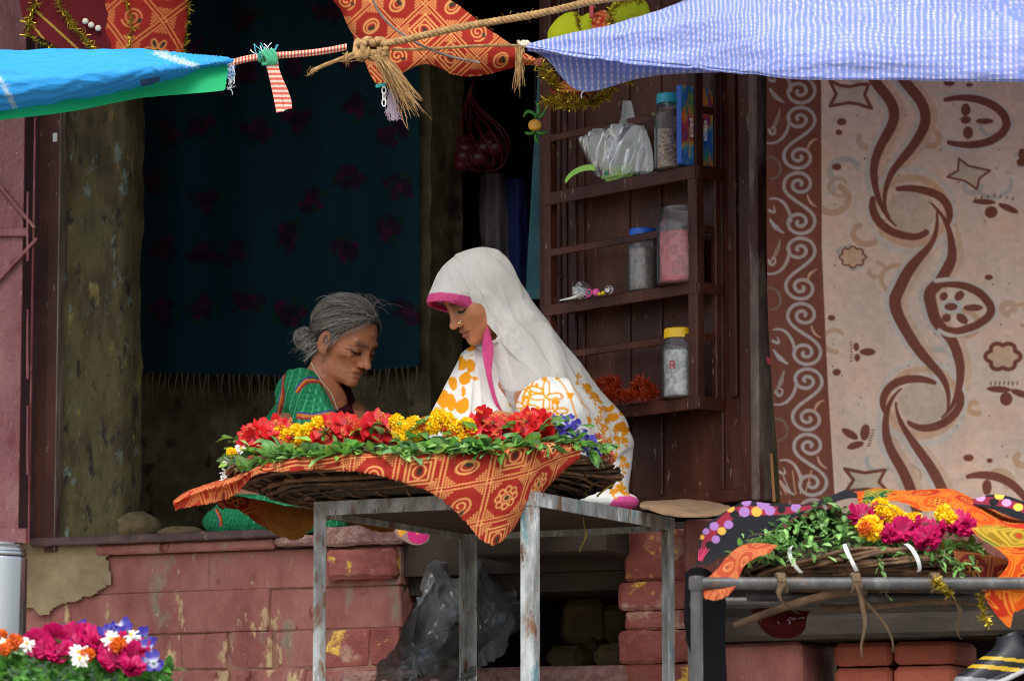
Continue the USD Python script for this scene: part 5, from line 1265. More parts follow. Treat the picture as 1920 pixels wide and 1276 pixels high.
# ================================================================== the older woman in green
YO = 11.33
R_o = rotm(math.radians(-(90 + 37)), math.radians(26))
ear = P(609, 640, YO - 0.05)
C_o = ear - R_o @ np.array([0.076, -0.008, -0.004])
to_o = lambda p: (p - C_o) @ R_o
old = thing('person', 'person in a green checked garment with grey hair tied back, bending over the flowers', 'person', P(520, 985, YO + 0.05))
neck_t, neck_b = C_o + R_o @ np.array([0, -0.028, -0.05]), P(592, 738, YO + 0.03)
chest_o = P(602, 800, YO + 0.05)
el_o, wr_o = P(602, 812, YO - 0.21), P(668, 838, YO - 0.55)
hb_o = hand(wr_o, P(700, 835, YO - 0.70) - wr_o, [0, 0.3, -1])
el_o2, wr_o2 = P(690, 850, YO - 0.1), P(715, 850, YO - 0.45)
hb_o2 = hand(wr_o2, P(735, 845, YO - 0.62) - wr_o2, [0, 0.3, -1])
def body_o(p, fine):
    d = smin(s_cap(p, neck_t, neck_b, 0.047, 0.050), s_cap(p, neck_b, chest_o, 0.060, 0.105), 0.03)
    if fine:
        d = smin(d, head_sdf(to_o(p), True), 0.018)
        for s, x in ((0.014, 0.02), (-0.016, 0.0)):             # cords of a thin neck
            d = smin(d, s_cap(p, C_o + R_o @ np.array([0.05 if s > 0 else -0.02, -0.02 + x, -0.05]), neck_b + R_o @ np.array([s, 0.045, -0.01]), 0.007, 0.009), 0.010)
    return d
fine = surf(lambda p: body_o(p, True), C_o - 0.165, C_o + 0.15, 0.0019)
sh_o = P(566, 728, YO - 0.06)
def arms_o(p):
    d = smin(s_cap(p, sh_o, el_o, 0.042, 0.034), s_cap(p, el_o, wr_o, 0.033, 0.022), 0.012)
    d = smin(d, bones(p, hb_o), 0.012)
    e = smin(s_cap(p, chest_o + [0.09, 0.05, 0.04], el_o2, 0.042, 0.034), s_cap(p, el_o2, wr_o2, 0.033, 0.022), 0.012)
    d = smin(d, smin(e, bones(p, hb_o2), 0.012), 0.01)
    return smin(d, s_cap(p, neck_b - [0, 0, 0.03], P(500, 930, YO + 0.1), 0.09, 0.12), 0.03)
allp = np.array([sh_o, el_o, wr_o, wr_o2, P(500, 930, YO + 0.1), chest_o] + [b[1] for b in hb_o + hb_o2])
arms = surf(arms_o, allp.min(0) - 0.14, allp.max(0) + 0.14, 0.0042)
SK_O = (172, 110, 76)
fq = to_o(fine.vertices)
push(fine, 0.0022 * (fbm(fq * np.array([70, 70, 190]), 3, 12) - 0.5) * (fq[:, 2] < 0.09))
body = cat([fine, arms])
bc = np.vstack([head_colour(fq, SK_O, (104, 58, 50), (62, 50, 44), True, 4), np.broadcast_to(srgb(SK_O), arms.vertices.shape)])
obj('body', body, 'skin', old, smooth=True, col=bc)
# hair: swept back to a small knot
bun_l = np.array([0.022, -0.122, -0.034])
def hair_sdf(q):
    w = 0.0025 * np.sin(q[..., 0] * 420 + q[..., 2] * 150 + 6 * fbm(q * 30, 2, 3)) + 0.006 * (fbm(q * 38, 3, 8) - 0.5)
    d = s_ell(q, (0, -0.014, 0.046), (0.083, 0.105, 0.089)) + w
    line = q[..., 1] - 0.026 - 0.62 * np.clip(q[..., 2] - 0.02, -0.02, 0.10) + 0.05 * np.clip(np.abs(q[..., 0]) - 0.03, 0, 1) + 0.006 * (fbm(q * 90, 2, 5) - 0.5)
    d = smax(d, line, 0.010)
    low = -0.014 - q[..., 2] - 0.95 * np.clip(-0.012 - q[..., 1], 0.0, 0.07)
    d = smax(d, low, 0.010)
    nape = s_ell(q, (0, -0.070, -0.034), (0.055, 0.040, 0.046)) + w
    d = smin(d, nape, 0.02)
    d = smin(d, s_ell(q, bun_l, (0.030, 0.034, 0.028)) + 1.6 * w, 0.010)
    d = smax(d, -(s_ell(q, (0.080, -0.006, -0.006), (0.022, 0.023, 0.036))), 0.004)
    return d
hb = surf(lambda p: hair_sdf(to_o(p)), C_o - 0.17, C_o + 0.17, 0.0024)
hq = to_o(hb.vertices)
st_n = fbm(np.stack([hq[:, 0] * 120, hq[:, 1] * 10, hq[:, 2] * 60], -1), 4, 2)[:, None]
hcol = srgb((26, 22, 20)) * (1 - st_n) + st_n * srgb((86, 80, 74)); hcol = np.where(hq[:, 2:3] < -0.02, hcol * 1.25, hcol)
hair = obj('hair', hb, 'hair_base' if False else 'dull', old, smooth=True, col=np.clip(hcol, 0, 1))
for nm, c in (('hair_grey', (136, 130, 120)), ('hair_dark', (52, 44, 38)), ('hair_white', (190, 186, 178))):
    M(nm, {'p': ('principled_bsdf', {'base_color': srgb(c), 'roughness': 0.42, 'specular_ior_level': 0.5})}, [], 'p.BSDF')
rng = np.random.default_rng(21)
S_ = {'hair_grey': [], 'hair_dark': [], 'hair_white': []}
for k in range(2600):
    th = rng.uniform(-2.1, 2.1)                              # start along the hairline, end at the knot
    x0 = 0.079 * math.sin(th * 0.75); z0 = 0.050 + 0.085 * math.cos(th * 0.75) * rng.uniform(0.55, 1)
    y0 = 0.034 + 0.62 * (min(z0, 0.12) - 0.02) - 0.05 * max(abs(x0) - 0.03, 0) - rng.uniform(0, 0.14)
    ctr = np.array([0, -0.014, 0.046]); rad = np.array([0.0845, 0.1065, 0.0905]) * rng.uniform(0.995, 1.02)
    a = (np.array([x0, y0, z0]) - ctr) / rad; a /= np.linalg.norm(a); b = (bun_l + rng.normal(0, 0.012, 3) - ctr) / rad; b /= np.linalg.norm(b)
    om = math.acos(np.clip(a @ b, -1, 1)); t = np.linspace(0, rng.uniform(0.6, 1.0), 12)[:, None]
    L = (np.sin((1 - t) * om) * a + np.sin(t * om) * b) / max(math.sin(om), 1e-3)
    L = ctr + L * rad + rng.normal(0, 0.0018, 3) * np.sin(t * 3.14) + 0.0025 * np.sin(t * 9 + k)[:, :1] * rng.normal(0, 1, 3)
    sd = ((L - np.array([0.080, -0.006, -0.004])) / np.array([0.03, 0.026, 0.037])); far = np.linalg.norm(sd, axis=1)
    if far.min() < 1: L = L[:np.argmax(far < 1)]
    if len(L) < 4: continue
    e = L[:, 1] - 0.038 - 0.62 * np.clip(L[:, 2] - 0.02, -0.02, 0.1) + 0.05 * np.clip(np.abs(L[:, 0]) - 0.03, 0, 1)
    if e.max() > 0.006:
        L = L[(len(e) - np.argmax(e[::-1] > 0.006)):]
    if len(L) < 4: continue
    S_[('hair_grey', 'hair_dark', 'hair_white')[int(rng.choice(3, p=[0.52, 0.38, 0.10]))]].append(C_o + L @ R_o.T)
for k in range(34):                                          # loose wisps on the crown and at the knot
    top = rng.uniform() < 0.72
    base = np.array([rng.normal(0, 0.03), rng.uniform(-0.05, 0.06), 0.128]) if top else bun_l + rng.normal(0, 0.012, 3)
    h = rng.uniform(0.010, 0.030); s = rng.normal(0, 0.024)
    L = spline([base, base + ([s * 0.5, 0.01, h * 0.8] if top else [s, -0.02, 0.004]), base + ([s, 0.03 + rng.normal(0, 0.015), h * rng.uniform(0.3, 1)] if top else [s * 1.3, -0.035, -0.012])], 10)
    S_['hair_grey'].append(C_o + L @ R_o.T)
for k in range(420):                                         # the knot is wound round
    a, b = rng.normal(0, 1, 3), rng.normal(0, 1, 3); a /= np.linalg.norm(a); b -= a * (a @ b); b /= np.linalg.norm(b); t = np.linspace(0, rng.uniform(1.2, 2.6), 9)[:, None]
    S_[('hair_grey', 'hair_dark', 'hair_white')[k % 3]].append(C_o + (bun_l + (np.cos(t) * a + np.sin(t) * b) * np.array([0.031, 0.035, 0.029]) * rng.uniform(0.97, 1.08) + rng.normal(0, 0.0015, 3)) @ R_o.T)
for k in range(420):                                         # loose locks at the nape, temple and crown
    zone = k % 3
    if zone == 0: p0 = np.array([rng.uniform(0.02, 0.075), rng.uniform(-0.09, -0.03), rng.uniform(-0.05, 0.0)]); dd_ = np.array([0.010, -0.012, -0.022])
    elif zone == 1: p0 = np.array([0.072, rng.uniform(0.005, 0.03), rng.uniform(0.01, 0.05)]); dd_ = np.array([0.004, -0.014, -0.020])
    else: p0 = np.array([rng.normal(0.02, 0.035), rng.uniform(-0.03, 0.05), 0.126 - rng.uniform(0, 0.01)]); dd_ = np.array([0.010, -0.026, -0.012])
    q1 = p0 + dd_ * rng.uniform(0.4, 1.0) + rng.normal(0, 0.004, 3); q2 = q1 + dd_ * rng.uniform(0.2, 0.9) + rng.normal(0, 0.007, 3)
    S_[('hair_grey', 'hair_dark', 'hair_white')[int(rng.integers(0, 3))]].append(C_o + spline([p0, q1, q2], 9) @ R_o.T)
for nm, LL in S_.items(): curves('hair_strands', LL, [np.linspace(0.0008, 0.0004, len(l)) for l in LL], nm, hair)
# garment
ax0, ax1 = P(492, 935, YO + 0.12), P(588, 752, YO + 0.05)
def green_sdf(p):
    d = s_cap(p, ax0, ax1, 0.125, 0.085)
    d = smin(d, s_cap(p, P(556, 738, YO - 0.02), P(585, 728, YO - 0.02), 0.060, 0.046), 0.04)
    d = smin(d, s_cap(p, sh_o, P(598, 796, YO - 0.18), 0.056, 0.060), 0.03)
    d = smin(d, s_ell(p, P(470, 978, YO - 0.02), (0.135, 0.16, 0.055)), 0.04)
    d = smin(d, s_cap(p, P(445, 960, YO - 0.10), P(620, 968, YO - 0.22), 0.05, 0.055), 0.04)
    d = smax(d, -s_ell(p, neck_b + np.array([0.045, -0.03, 0.035]), (0.060, 0.075, 0.075)), 0.015)   # open neckline
    d = smax(d, -s_cap(p, P(607, 812, YO - 0.20), P(618, 860, YO - 0.35), 0.044, 0.05), 0.008)                # sleeve mouth
    return d
gm = surf(green_sdf, P(380, 1005, YO - 0.1) - [0.05, 0.3, 0.0], P(680, 670, YO) + [0.0, 0.36, 0.05], 0.0036)
uvg = proj(gm.vertices)
amt = 0.015 * (fbm(np.c_[uvg[:, 0] / 22, uvg[:, 1] / 70, gm.vertices[:, 1] * 12], 3, 5) - 0.5)
for pl, a, w in (([(575, 740), (568, 765), (565, 790)], 0.016, 9), ([(545, 700), (530, 745), (524, 792)], 0.011, 8), ([(600, 725), (610, 755), (632, 790)], 0.010, 7), ([(590, 735), (584, 790)], -0.008, 7)):
    dd = line_dist(uvg, pl); amt += a * np.exp(-np.abs(dd) / w) * (0.25 + 0.75 / (1 + np.exp(-dd / 1.6)))
push(gm, amt * front(gm))
gp = Print(330, 340, (16, 112, 66), x0=370, y0=670, ss=4)
for k in range(60):                                          # fine pale checks
    a = k * 7.0
    gp.line([(420 + a - 90, 1010), (455 + a - 60, 900), (480 + a - 40, 800), (520 + a, 660)] if False else [(380 + a, 1010), (420 + a, 850), (480 + a, 670)], (52, 148, 104), 0.8, n=24)
    gp.line([(380, 640 + a * 1.3), (470, 665 + a * 1.3 - 14), (560, 640 + a * 1.3 - 10), (700, 600 + a * 1.3)], (52, 148, 104), 0.8, n=24)
for k in range(14): gp.line([(470 + 13 * k, 1010), (500 + 13 * k, 850), (545 + 13 * k, 670)], (84, 168, 128), 1.3, n=24)
BANDS = [([(547, 684), (537, 697), (532, 715), (531, 740), (526, 765), (524, 800)], 7), ([(500, 745), (497, 765), (492, 800)], 6), ([(558, 735), (566, 722), (578, 713), (592, 712), (608, 719)], 9), ([(563, 781), (585, 779), (612, 777), (640, 777)], 10), ([(405, 955), (412, 970), (414, 985)], 6)]
for pl, w in BANDS:
    pv = np.array(pl, float); tn = np.gradient(pv, axis=0); tn /= np.linalg.norm(tn, axis=1, keepdims=True); nn = np.stack([-tn[:, 1], tn[:, 0]], 1)
    horiz = abs(pv[-1, 0] - pv[0, 0]) > abs(pv[-1, 1] - pv[0, 1])
    for o, c, ww in ((-0.45, (64, 40, 130), 0.30), (-0.30, (186, 160, 170), 0.06), (-0.05, (198, 116, 22), 0.42), (0.2, (206, 166, 150), 0.06), (0.42, (156, 22, 34), 0.42)):
        gp.line((pv + nn * o * w * (1 if horiz else -1) * (1 if horiz else 1)).tolist(), c, ww * w)
obj('green_garment', gm, 'cloth', old, smooth=True, col=srgb(gp.sample(uvg[:, 0], uvg[:, 1], blur=1.0)))
bl = surf(lambda p: smax(smin(s_cap(p, neck_b, chest_o, 0.066, 0.116), s_cap(p, P(632, 742, YO + 0.09), P(650, 850, YO + 0.12), 0.045, 0.085), 0.02), -s_cap(p, neck_t, neck_b + np.array([0.012, -0.012, 0.004]), 0.055, 0.066), 0.008), P(560, 900, YO) - [0.08, 0.18, 0.05], P(740, 690, YO) + [0.02, 0.30, 0.05], 0.006)
obj('maroon_blouse', bl, 'cloth', old, smooth=True, col=srgb((62, 10, 22)))
plain('bead', (196, 184, 160), rough=0.3)
bead_l = spline([P(584, 681, YO - 0.055), P(590, 693, YO - 0.062), P(604, 716, YO - 0.066), P(619, 735, YO - 0.068), P(627, 752, YO - 0.066), P(633, 768, YO - 0.062)], 40)
obj('necklace', cat([trimesh.creation.icosphere(0, 0.0022).apply_translation(p) for p in bead_l]), 'bead', old)

# ================================================================== the woman in white
YW = 10.556
DV = 5
R_w = rotm(math.radians(90 + 28), math.radians(32))
C_w = P(899, 554 + DV, YW)
to_w = lambda p: (p - C_w) @ R_w
wom = thing('person', 'person in a white veil with pink hem and yellow flowered garment, squatting beside the rack', 'person', P(1080, 990, 10.6))
wn_t, wn_b = C_w + R_w @ np.array([0, -0.028, -0.05]), P(940, 668, 10.64)
hipw, chestw = P(1090, 860, 10.64), P(945, 720, 10.66)
elw, wrw = P(1000, 800, 10.50), P(935, 786, 10.36)
hw1 = hand(wrw, P(895, 800, 10.30) - wrw, [0, 0.4, -1])
elw2, wrw2 = P(850, 815, 10.52), P(860, 825, 10.38)
hw2 = hand(wrw2, P(880, 815, 10.28) - wrw2, [0, 0.4, -1])
def fine_w(p):
    return smin(head_sdf(to_w(p), False), s_cap(p, wn_t, wn_b, 0.048, 0.054), 0.02)
fw = surf(fine_w, C_w - 0.155, C_w + 0.155, 0.0019)
def rest_w(p):
    d = smin(s_cap(p, wn_b, chestw, 0.05, 0.09), s_cap(p, chestw, hipw, 0.09, 0.10), 0.03)
    d = smin(d, smin(s_cap(p, P(985, 710, 10.56), elw, 0.040, 0.035), s_cap(p, elw, wrw, 0.033, 0.022), 0.012), 0.02)
    d = smin(d, bones(p, hw1), 0.012)
    d = smin(d, smin(s_cap(p, P(895, 700, 10.70), elw2, 0.040, 0.035), s_cap(p, elw2, wrw2, 0.033, 0.022), 0.012), 0.02)
    return smin(d, bones(p, hw2), 0.012)
allp = np.array([wn_b, chestw, hipw, elw, wrw, elw2, wrw2] + [b[1] for b in hw1 + hw2])
rw_ = surf(rest_w, allp.min(0) - 0.12, allp.max(0) + 0.12, 0.0042)
SK_W = (172, 112, 76)
obj('body', cat([fw, rw_]), 'skin', wom, smooth=True, col=np.vstack([head_colour(to_w(fw.vertices), SK_W, (136, 66, 58), (30, 20, 18), False, 9), np.broadcast_to(srgb(SK_W), rw_.vertices.shape)]))
M('gold', {'p': ('principled_bsdf', {'base_color': srgb((236, 220, 176)), 'metallic': 1.0, 'roughness': 0.2})}, [], 'p.BSDF')
obj('nose_stud', cat([trimesh.creation.icosphere(1, 0.0030).apply_translation(C_w + R_w @ (np.array([-0.0215, 0.0965, -0.0255]) + o)) for o in ([0, 0, 0], [0, 0.004, 0.002], [0, -0.003, 0.003])]), 'gold', wom, smooth=True)
# hair under the veil, just enough to shade the brow
hw = surf(lambda p: smax(s_ell(to_w(p), (0, -0.014, 0.044), (0.076, 0.096, 0.080)), to_w(p)[..., 1] - 0.03 - 0.6 * np.clip(to_w(p)[..., 2] - 0.03, -0.1, 0.1), 0.01), C_w - 0.15, C_w + 0.16, 0.005)
obj('hair', hw, 'hair_dark', wom, smooth=True)
# ---- garment: yellow flowers on white
kneew = P(1032, 772, 10.44)
def sari_sdf(p):
    d = s_cap(p, P(893, 684, 10.66), P(853, 812, 10.56), 0.048, 0.082)
    d = smin(d, s_cap(p, P(925, 690, 10.66), P(915, 815, 10.60), 0.060, 0.085), 0.03)
    d = smin(d, s_cap(p, P(893, 676, 10.60), P(926, 690, 10.60), 0.034, 0.040), 0.025)
    d = smin(d, s_cap(p, P(915, 672, 10.63), P(938, 705, 10.63), 0.048, 0.055), 0.025)
    d = smin(d, s_cap(p, P(960, 710, 10.68), hipw, 0.09, 0.115), 0.03)
    k = s_cap(p, kneew, hipw + [0.0, -0.02, -0.01], 0.086, 0.105)
    k = smin(k, s_cap(p, kneew, P(1035, 905, 10.50), 0.080, 0.07), 0.03)
    d = smin(d, k, 0.012)
    d = smin(d, s_cap(p, hipw + [0.03, 0, 0.02], P(1128, 925, 10.60), 0.112, 0.072), 0.03)
    d = smin(d, s_ell(p, P(1140, 940, 10.53), (0.080, 0.075, 0.030)), 0.02)
    d = smin(d, s_cap(p, P(960, 900, 10.62), P(1080, 930, 10.62), 0.10, 0.09), 0.03)
    d = smax(d, -s_cap(p, P(955, 800, 10.42), P(900, 830, 10.25), 0.045, 0.06), 0.012)
    return d
sm = surf(sari_sdf, P(770, 1000, 10.6) - [0.05, 0.33, 0.0], P(1220, 600, 10.6) + [0.05, 0.2, 0.0], 0.0036)
uvs = proj(sm.vertices)
amt = 0.007 * (fbm(np.c_[uvs[:, 0] / 24, uvs[:, 1] / 60, sm.vertices[:, 1] * 10], 3, 15) - 0.5)
for pl, a, w in (([(892, 650), (888, 700), (880, 780)], 0.012, 7), ([(872, 670), (856, 730), (850, 785)], 0.008, 6), ([(905, 660), (915, 720), (925, 790)], -0.012, 6), ([(918, 690), (928, 740), (940, 780)], 0.012, 7), ([(898, 690), (902, 740), (905, 790)], 0.010, 5), ([(868, 720), (866, 790)], -0.007, 5), ([(1062, 712), (1085, 760), (1100, 800), (1110, 850)], 0.012, 8), ([(1030, 708), (1050, 740), (1066, 790)], 0.004, 8),
                 ([(1090, 760), (1130, 820), (1160, 850)], 0.008, 9), ([(1130, 862), (1160, 858), (1182, 842)], -0.016, 8), ([(1150, 870), (1158, 900), (1150, 930)], -0.006, 6)):
    dd = line_dist(uvs, pl); amt += a * np.exp(-np.abs(dd) / w) * (0.2 + 0.8 / (1 + np.exp(-dd / 1.6)))
push(sm, amt * front(sm))
YEL = (222, 146, 20)
sp = Print(460, 380, (222, 222, 216), x0=770, y0=590, ss=4)
z4 = lambda L: [(780 + x / 6.38, 600 + y / 6.38) for x, y in L]
z6 = lambda L: [(780 + x / 2.454, 440 + y / 2.454) for x, y in L]
for L in ([(590, 250), (690, 265), (695, 380), (640, 375), (600, 340)], [(530, 420), (600, 470), (610, 560), (520, 610), (530, 500), (440, 470)], [(620, 470), (690, 480), (680, 620), (640, 630), (612, 560)], [(380, 520), (400, 560), (370, 600), (380, 660), (340, 660), (330, 620)], [(450, 680), (480, 700), (460, 850), (410, 800)], [(590, 620), (640, 640), (630, 760), (570, 770)],
          [(260, 850), (370, 850), (390, 960), (340, 1050), (240, 950)], [(390, 880), (450, 900), (430, 1100), (370, 1040)], [(540, 940), (590, 930), (600, 1100), (520, 1110)], [(560, 780), (580, 800), (570, 920), (540, 830)], [(150, 1160), (240, 1090), (270, 1180)], [(510, 330), (560, 345), (545, 385)]):
    p = spline(np.array(z4(L + [L[0]])), 40); sp.poly(p.tolist(), YEL)
for L in ([(450, 400), (520, 380), (600, 330)], [(640, 705), (700, 700)], [(620, 440), (690, 420)], [(230, 1040), (330, 1060)], [(400, 560), (340, 600)]): sp.line(z4(L), YEL, 1.6)
(x, y) = z4([(705, 705)])[0]; sp.ell(x, y, 6, 3.4, YEL, -0.1)
for (cx, cy, r) in ((600, 745, 62), (520, 705, 55), (500, 790, 60), (640, 810, 50)):
    for k in range(4):
        a = k * np.pi / 2 + (0.2 if cx < 560 else 0); X, Y = cx + r * 0.62 * math.cos(a), cy + r * 0.62 * math.sin(a)
        (x, y) = z6([(X, Y)])[0]; sp.ell(x, y, r * 0.58 / 2.454, r * 0.24 / 2.454, None, a, (YEL, 2.9))
for x, y, a in ((510, 748, 9), (555, 690, 8), (640, 770, 10), (560, 800, 9), (590, 660, 13), (650, 660, 9)): (X, Y) = z6([(x, y)])[0]; sp.ell(X, Y, a / 2.454, a / 2.454, YEL)
sp.line(z6([(640, 655), (690, 720), (720, 790), (760, 900)]), YEL, 1.8); sp.line(z6([(700, 680), (760, 760), (800, 890)]), YEL, 1.6)
for L in ([(690, 730), (718, 735), (712, 760), (695, 752)], [(735, 755), (765, 775), (750, 785)], [(640, 760), (662, 765), (650, 800)], [(770, 830), (800, 850), (785, 880)]): sp.poly(z6(L), YEL)
for x, y, a, b, r in ((532, 270, 9, 18, -0.3), (560, 310, 6, 20, -0.5), (798, 700, 17, 22, 0), (828, 735, 24, 15, 0.6), (846, 765, 16, 12, 0.4), (880, 800, 20, 12, 0.5), (905, 838, 24, 16, 0.6), (935, 830, 12, 8, 0.9), (938, 885, 22, 20, 0), (962, 905, 16, 18, 0), (925, 940, 20, 12, 0.7), (985, 870, 10, 18, 0), (968, 950, 15, 8, 0.4), (896, 800, 10, 16, 0.3), (912, 1030, 16, 18, 0), (962, 1030, 14, 16, 0), (975, 1060, 10, 14, 0.4), (945, 1160, 26, 12, 0.3), (915, 1175, 22, 10, -0.2), (960, 1185, 26, 8, 0.4), (860, 880, 14, 10, 0.6), (875, 850, 12, 16, 0.2)):
    (X, Y) = z6([(x, y)])[0]; sp.ell(X, Y, a / 2.454, b / 2.454, YEL, r)
sp.poly([(1155, 931), (1180, 928), (1200, 936), (1200, 960), (1130, 960)], (222, 84, 150))
crng = np.random.default_rng(88)
def sprays(pr):
    for (x, y) in ((1085, 705), (1098, 722), (1112, 745), (1126, 768), (1140, 788), (1155, 806), (1168, 822), (1158, 836), (1142, 826), (1130, 808), (1148, 858), (1168, 872), (1156, 890), (1166, 912), (1150, 920), (1120, 790)):
        n_ = int(crng.integers(4, 6)); a0 = crng.uniform(0, 6.28); r = crng.uniform(4.0, 6.5)
        for k in range(n_): pr.ell(x + r * math.cos(a0 + k * 6.28 / n_), y + r * math.sin(a0 + k * 6.28 / n_), r * 0.62, r * 0.42, YEL, a0 + k * 6.28 / n_)
        pr.ell(x, y, r * 0.5, r * 0.5, YEL); q = (x + crng.normal(0, 5), y + 14); pr.line([(x, y), q], YEL, 1.2); pr.ell(q[0] + 3, q[1], 3.6, 1.8, YEL, 0.7)
sprays(sp)
obj('flowered_garment', sm, 'cloth', wom, smooth=True, col=srgb(sp.sample(uvs[:, 0], uvs[:, 1], blur=1.2)))
# ---- veil
def open_w(q):
    return smax(smax((0.072 - (q[..., 1] - q[..., 2])) / 1.414, 0.050 - q[..., 1] + 0.12 * (q[..., 2] + 0.02), 0.012), -0.105 - q[..., 2], 0.01)
def veil_solid(p):
    q = to_w(p)
    d = s_ell(q, (0, -0.004, 0.043), (0.092, 0.116, 0.088))
    d = smin(d, s_ell(q, (0, 0.062, 0.046), (0.074, 0.076, 0.042)), 0.022)
    d = smin(d, s_cap(q, np.array([0, -0.02, -0.0]), np.array([-0.004, -0.01, -0.09]), 0.088, 0.080), 0.03)
    d = smin(d, s_cap(p, P(940, 590, 10.60), P(1088, 832, 10.64), 0.088, 0.132), 0.03)
    d = smin(d, s_cap(p, P(965, 620, 10.56), P(1006, 712, 10.58), 0.062, 0.098), 0.03)
    d = smax(d, P(1088, 858, 10.64)[2] + 0.0 - p[..., 2] + 0.22 * (p[..., 0] - P(1088, 858, 10.64)[0]) * -1.0, 0.02)
    return d
def veil_sdf(p):
    d = veil_solid(p)
    d = smax(d, -(d + 0.0075), 0.002)
    return smax(d, -open_w(to_w(p)), 0.003)
vm = surf(veil_sdf, P(790, 900, 10.6) - [0.03, 0.34, 0.0], P(1210, 440, 10.6) + [0.03, 0.28, 0.0], 0.0030)
vq, uvv = to_w(vm.vertices), proj(vm.vertices)
amt = 0.024 * (fbm(np.c_[(uvv[:, 0] - 0.5 * uvv[:, 1]) / 34, (uvv[:, 1] + 0.4 * uvv[:, 0]) / 130, vm.vertices[:, 1] * 6], 3, 25) - 0.5)
acr = (uvv[:, 0] - 950) * 0.87 - (uvv[:, 1] - 520) * 0.5 + 60 * (fbm(np.c_[uvv / 90, uvv[:, :1] * 0], 3, 31) - 0.5)
amt += 0.0055 * np.sin(acr / 8.0) * np.clip((uvv[:, 1] - 500) / 90, 0, 1) * np.clip((acr + 90) / 50, 0.25, 1) * (vq[:, 1] < 0.04)
for pl, a, w in (([(866, 492), (882, 508), (894, 534), (905, 565), (911, 590), (920, 618), (934, 646), (962, 670), (1000, 704)], -0.020, 18), ([(912, 700), (920, 720), (936, 735), (955, 741), (985, 740)], -0.016, 9), ([(930, 490), (966, 530), (978, 565), (994, 586), (1030, 620), (1070, 690), (1110, 760)], 0.013, 13),
                 ([(850, 520), (862, 545), (900, 548)], 0.004, 7), ([(950, 560), (965, 600), (1000, 640), (1040, 700)], 0.009, 16), ([(1000, 704), (1040, 740), (1075, 790)], -0.007, 9), ([(960, 650), (1000, 660), (1050, 690)], 0.004, 12)):
    dd = line_dist(uvv, pl); amt += a * np.exp(-np.abs(dd) / w) * (0.15 + 0.85 / (1 + np.exp(-dd / 2.0)))
push(vm, amt * front(vm))
vp = Print(460, 480, (228, 226, 218), x0=770, y0=440, ss=3)
for i in range(130):
    for j in range(120):
        x, y = 772 + i * 5.2 + (j % 2) * 2.6, 442 + j * 4.6
        if x < 1225: vp.ell(x, y, 0.62, 0.62, (206, 210, 216))
for x, y, a, b, r in ((532, 270, 9, 18, -0.3), (562, 315, 6, 22, -0.5), (552, 300, 5, 10, -0.6), (798, 700, 17, 22, 0), (828, 735, 24, 15, 0.6), (846, 765, 16, 12, 0.4), (880, 800, 20, 12, 0.5), (905, 838, 24, 16, 0.6), (935, 830, 12, 8, 0.9), (938, 885, 22, 20, 0), (962, 905, 16, 18, 0), (925, 940, 20, 12, 0.7), (985, 870, 10, 18, 0), (896, 800, 10, 16, 0.3), (860, 880, 14, 10, 0.6), (878, 855, 12, 16, 0.2), (968, 950, 15, 8, 0.4)):
    (X, Y) = z6([(x, y)])[0]; vp.ell(X, Y, a / 2.454, b / 2.454, YEL, r)
sprays(vp)
vp.line(z6([(800, 690), (850, 790), (890, 900), (900, 960)]), (214, 170, 70), 1.0)
vc = srgb(vp.sample(uvv[:, 0], uvv[:, 1], blur=0.5))
e = open_w(vq); hem = np.clip((0.0245 - (0.072 - (vq[:, 1] - vq[:, 2])) / 1.414) / 0.0015, 0, 1) * (e < 0.03) * (vq[:, 2] > -0.026) * (vq[:, 1] > 0.058) * np.clip((0.060 + vq[:, 1] * 0 + vq[:, 2] * 0 + (vq[:, 1] - vq[:, 2]) - 0.02) / 0.005, 0, 1) * ((0.072 - (vq[:, 1] - vq[:, 2])) / 1.414 > 0.050 - vq[:, 1] + 0.12 * (vq[:, 2] + 0.02) - 0.016)
hem = hem[:, None]
pk = srgb((222, 88, 146)) * (0.85 + 0.3 * noise(np.c_[uvv / 2.2, uvv[:, :1] * 0])[:, None])
vc = vc * (1 - hem) + hem * pk
obj('veil', vm, 'thin_cloth', wom, smooth=True, col=np.clip(vc, 0, 1))
lft = spline(np.array([(913, 611), (906, 632), (904, 655), (909, 690), (917, 725), (929, 758), (941, 774)], float), 40)
rgt = spline(np.array([(914, 611), (922, 636), (925, 662), (922, 692), (926, 726), (938, 762), (946, 774)], float), 40)
t_ = np.linspace(0, 1, 7)[None, :, None]
UV = lft[:, None] * (1 - t_) + rgt[:, None] * t_
Yb = 10.505 + 0.035 * np.linspace(0, 1, 40)[:, None] - 0.012 * np.sin(t_[..., 0] * np.pi)
G = P(UV[..., 0], UV[..., 1], Yb)
obj('veil_border', gmesh(G), 'thin_cloth', wom, smooth=True, col=(srgb((222, 88, 146)) * (0.8 + 0.4 * noise(np.c_[UV.reshape(-1, 2) / 2.0, np.zeros(280)]))[:, None]))
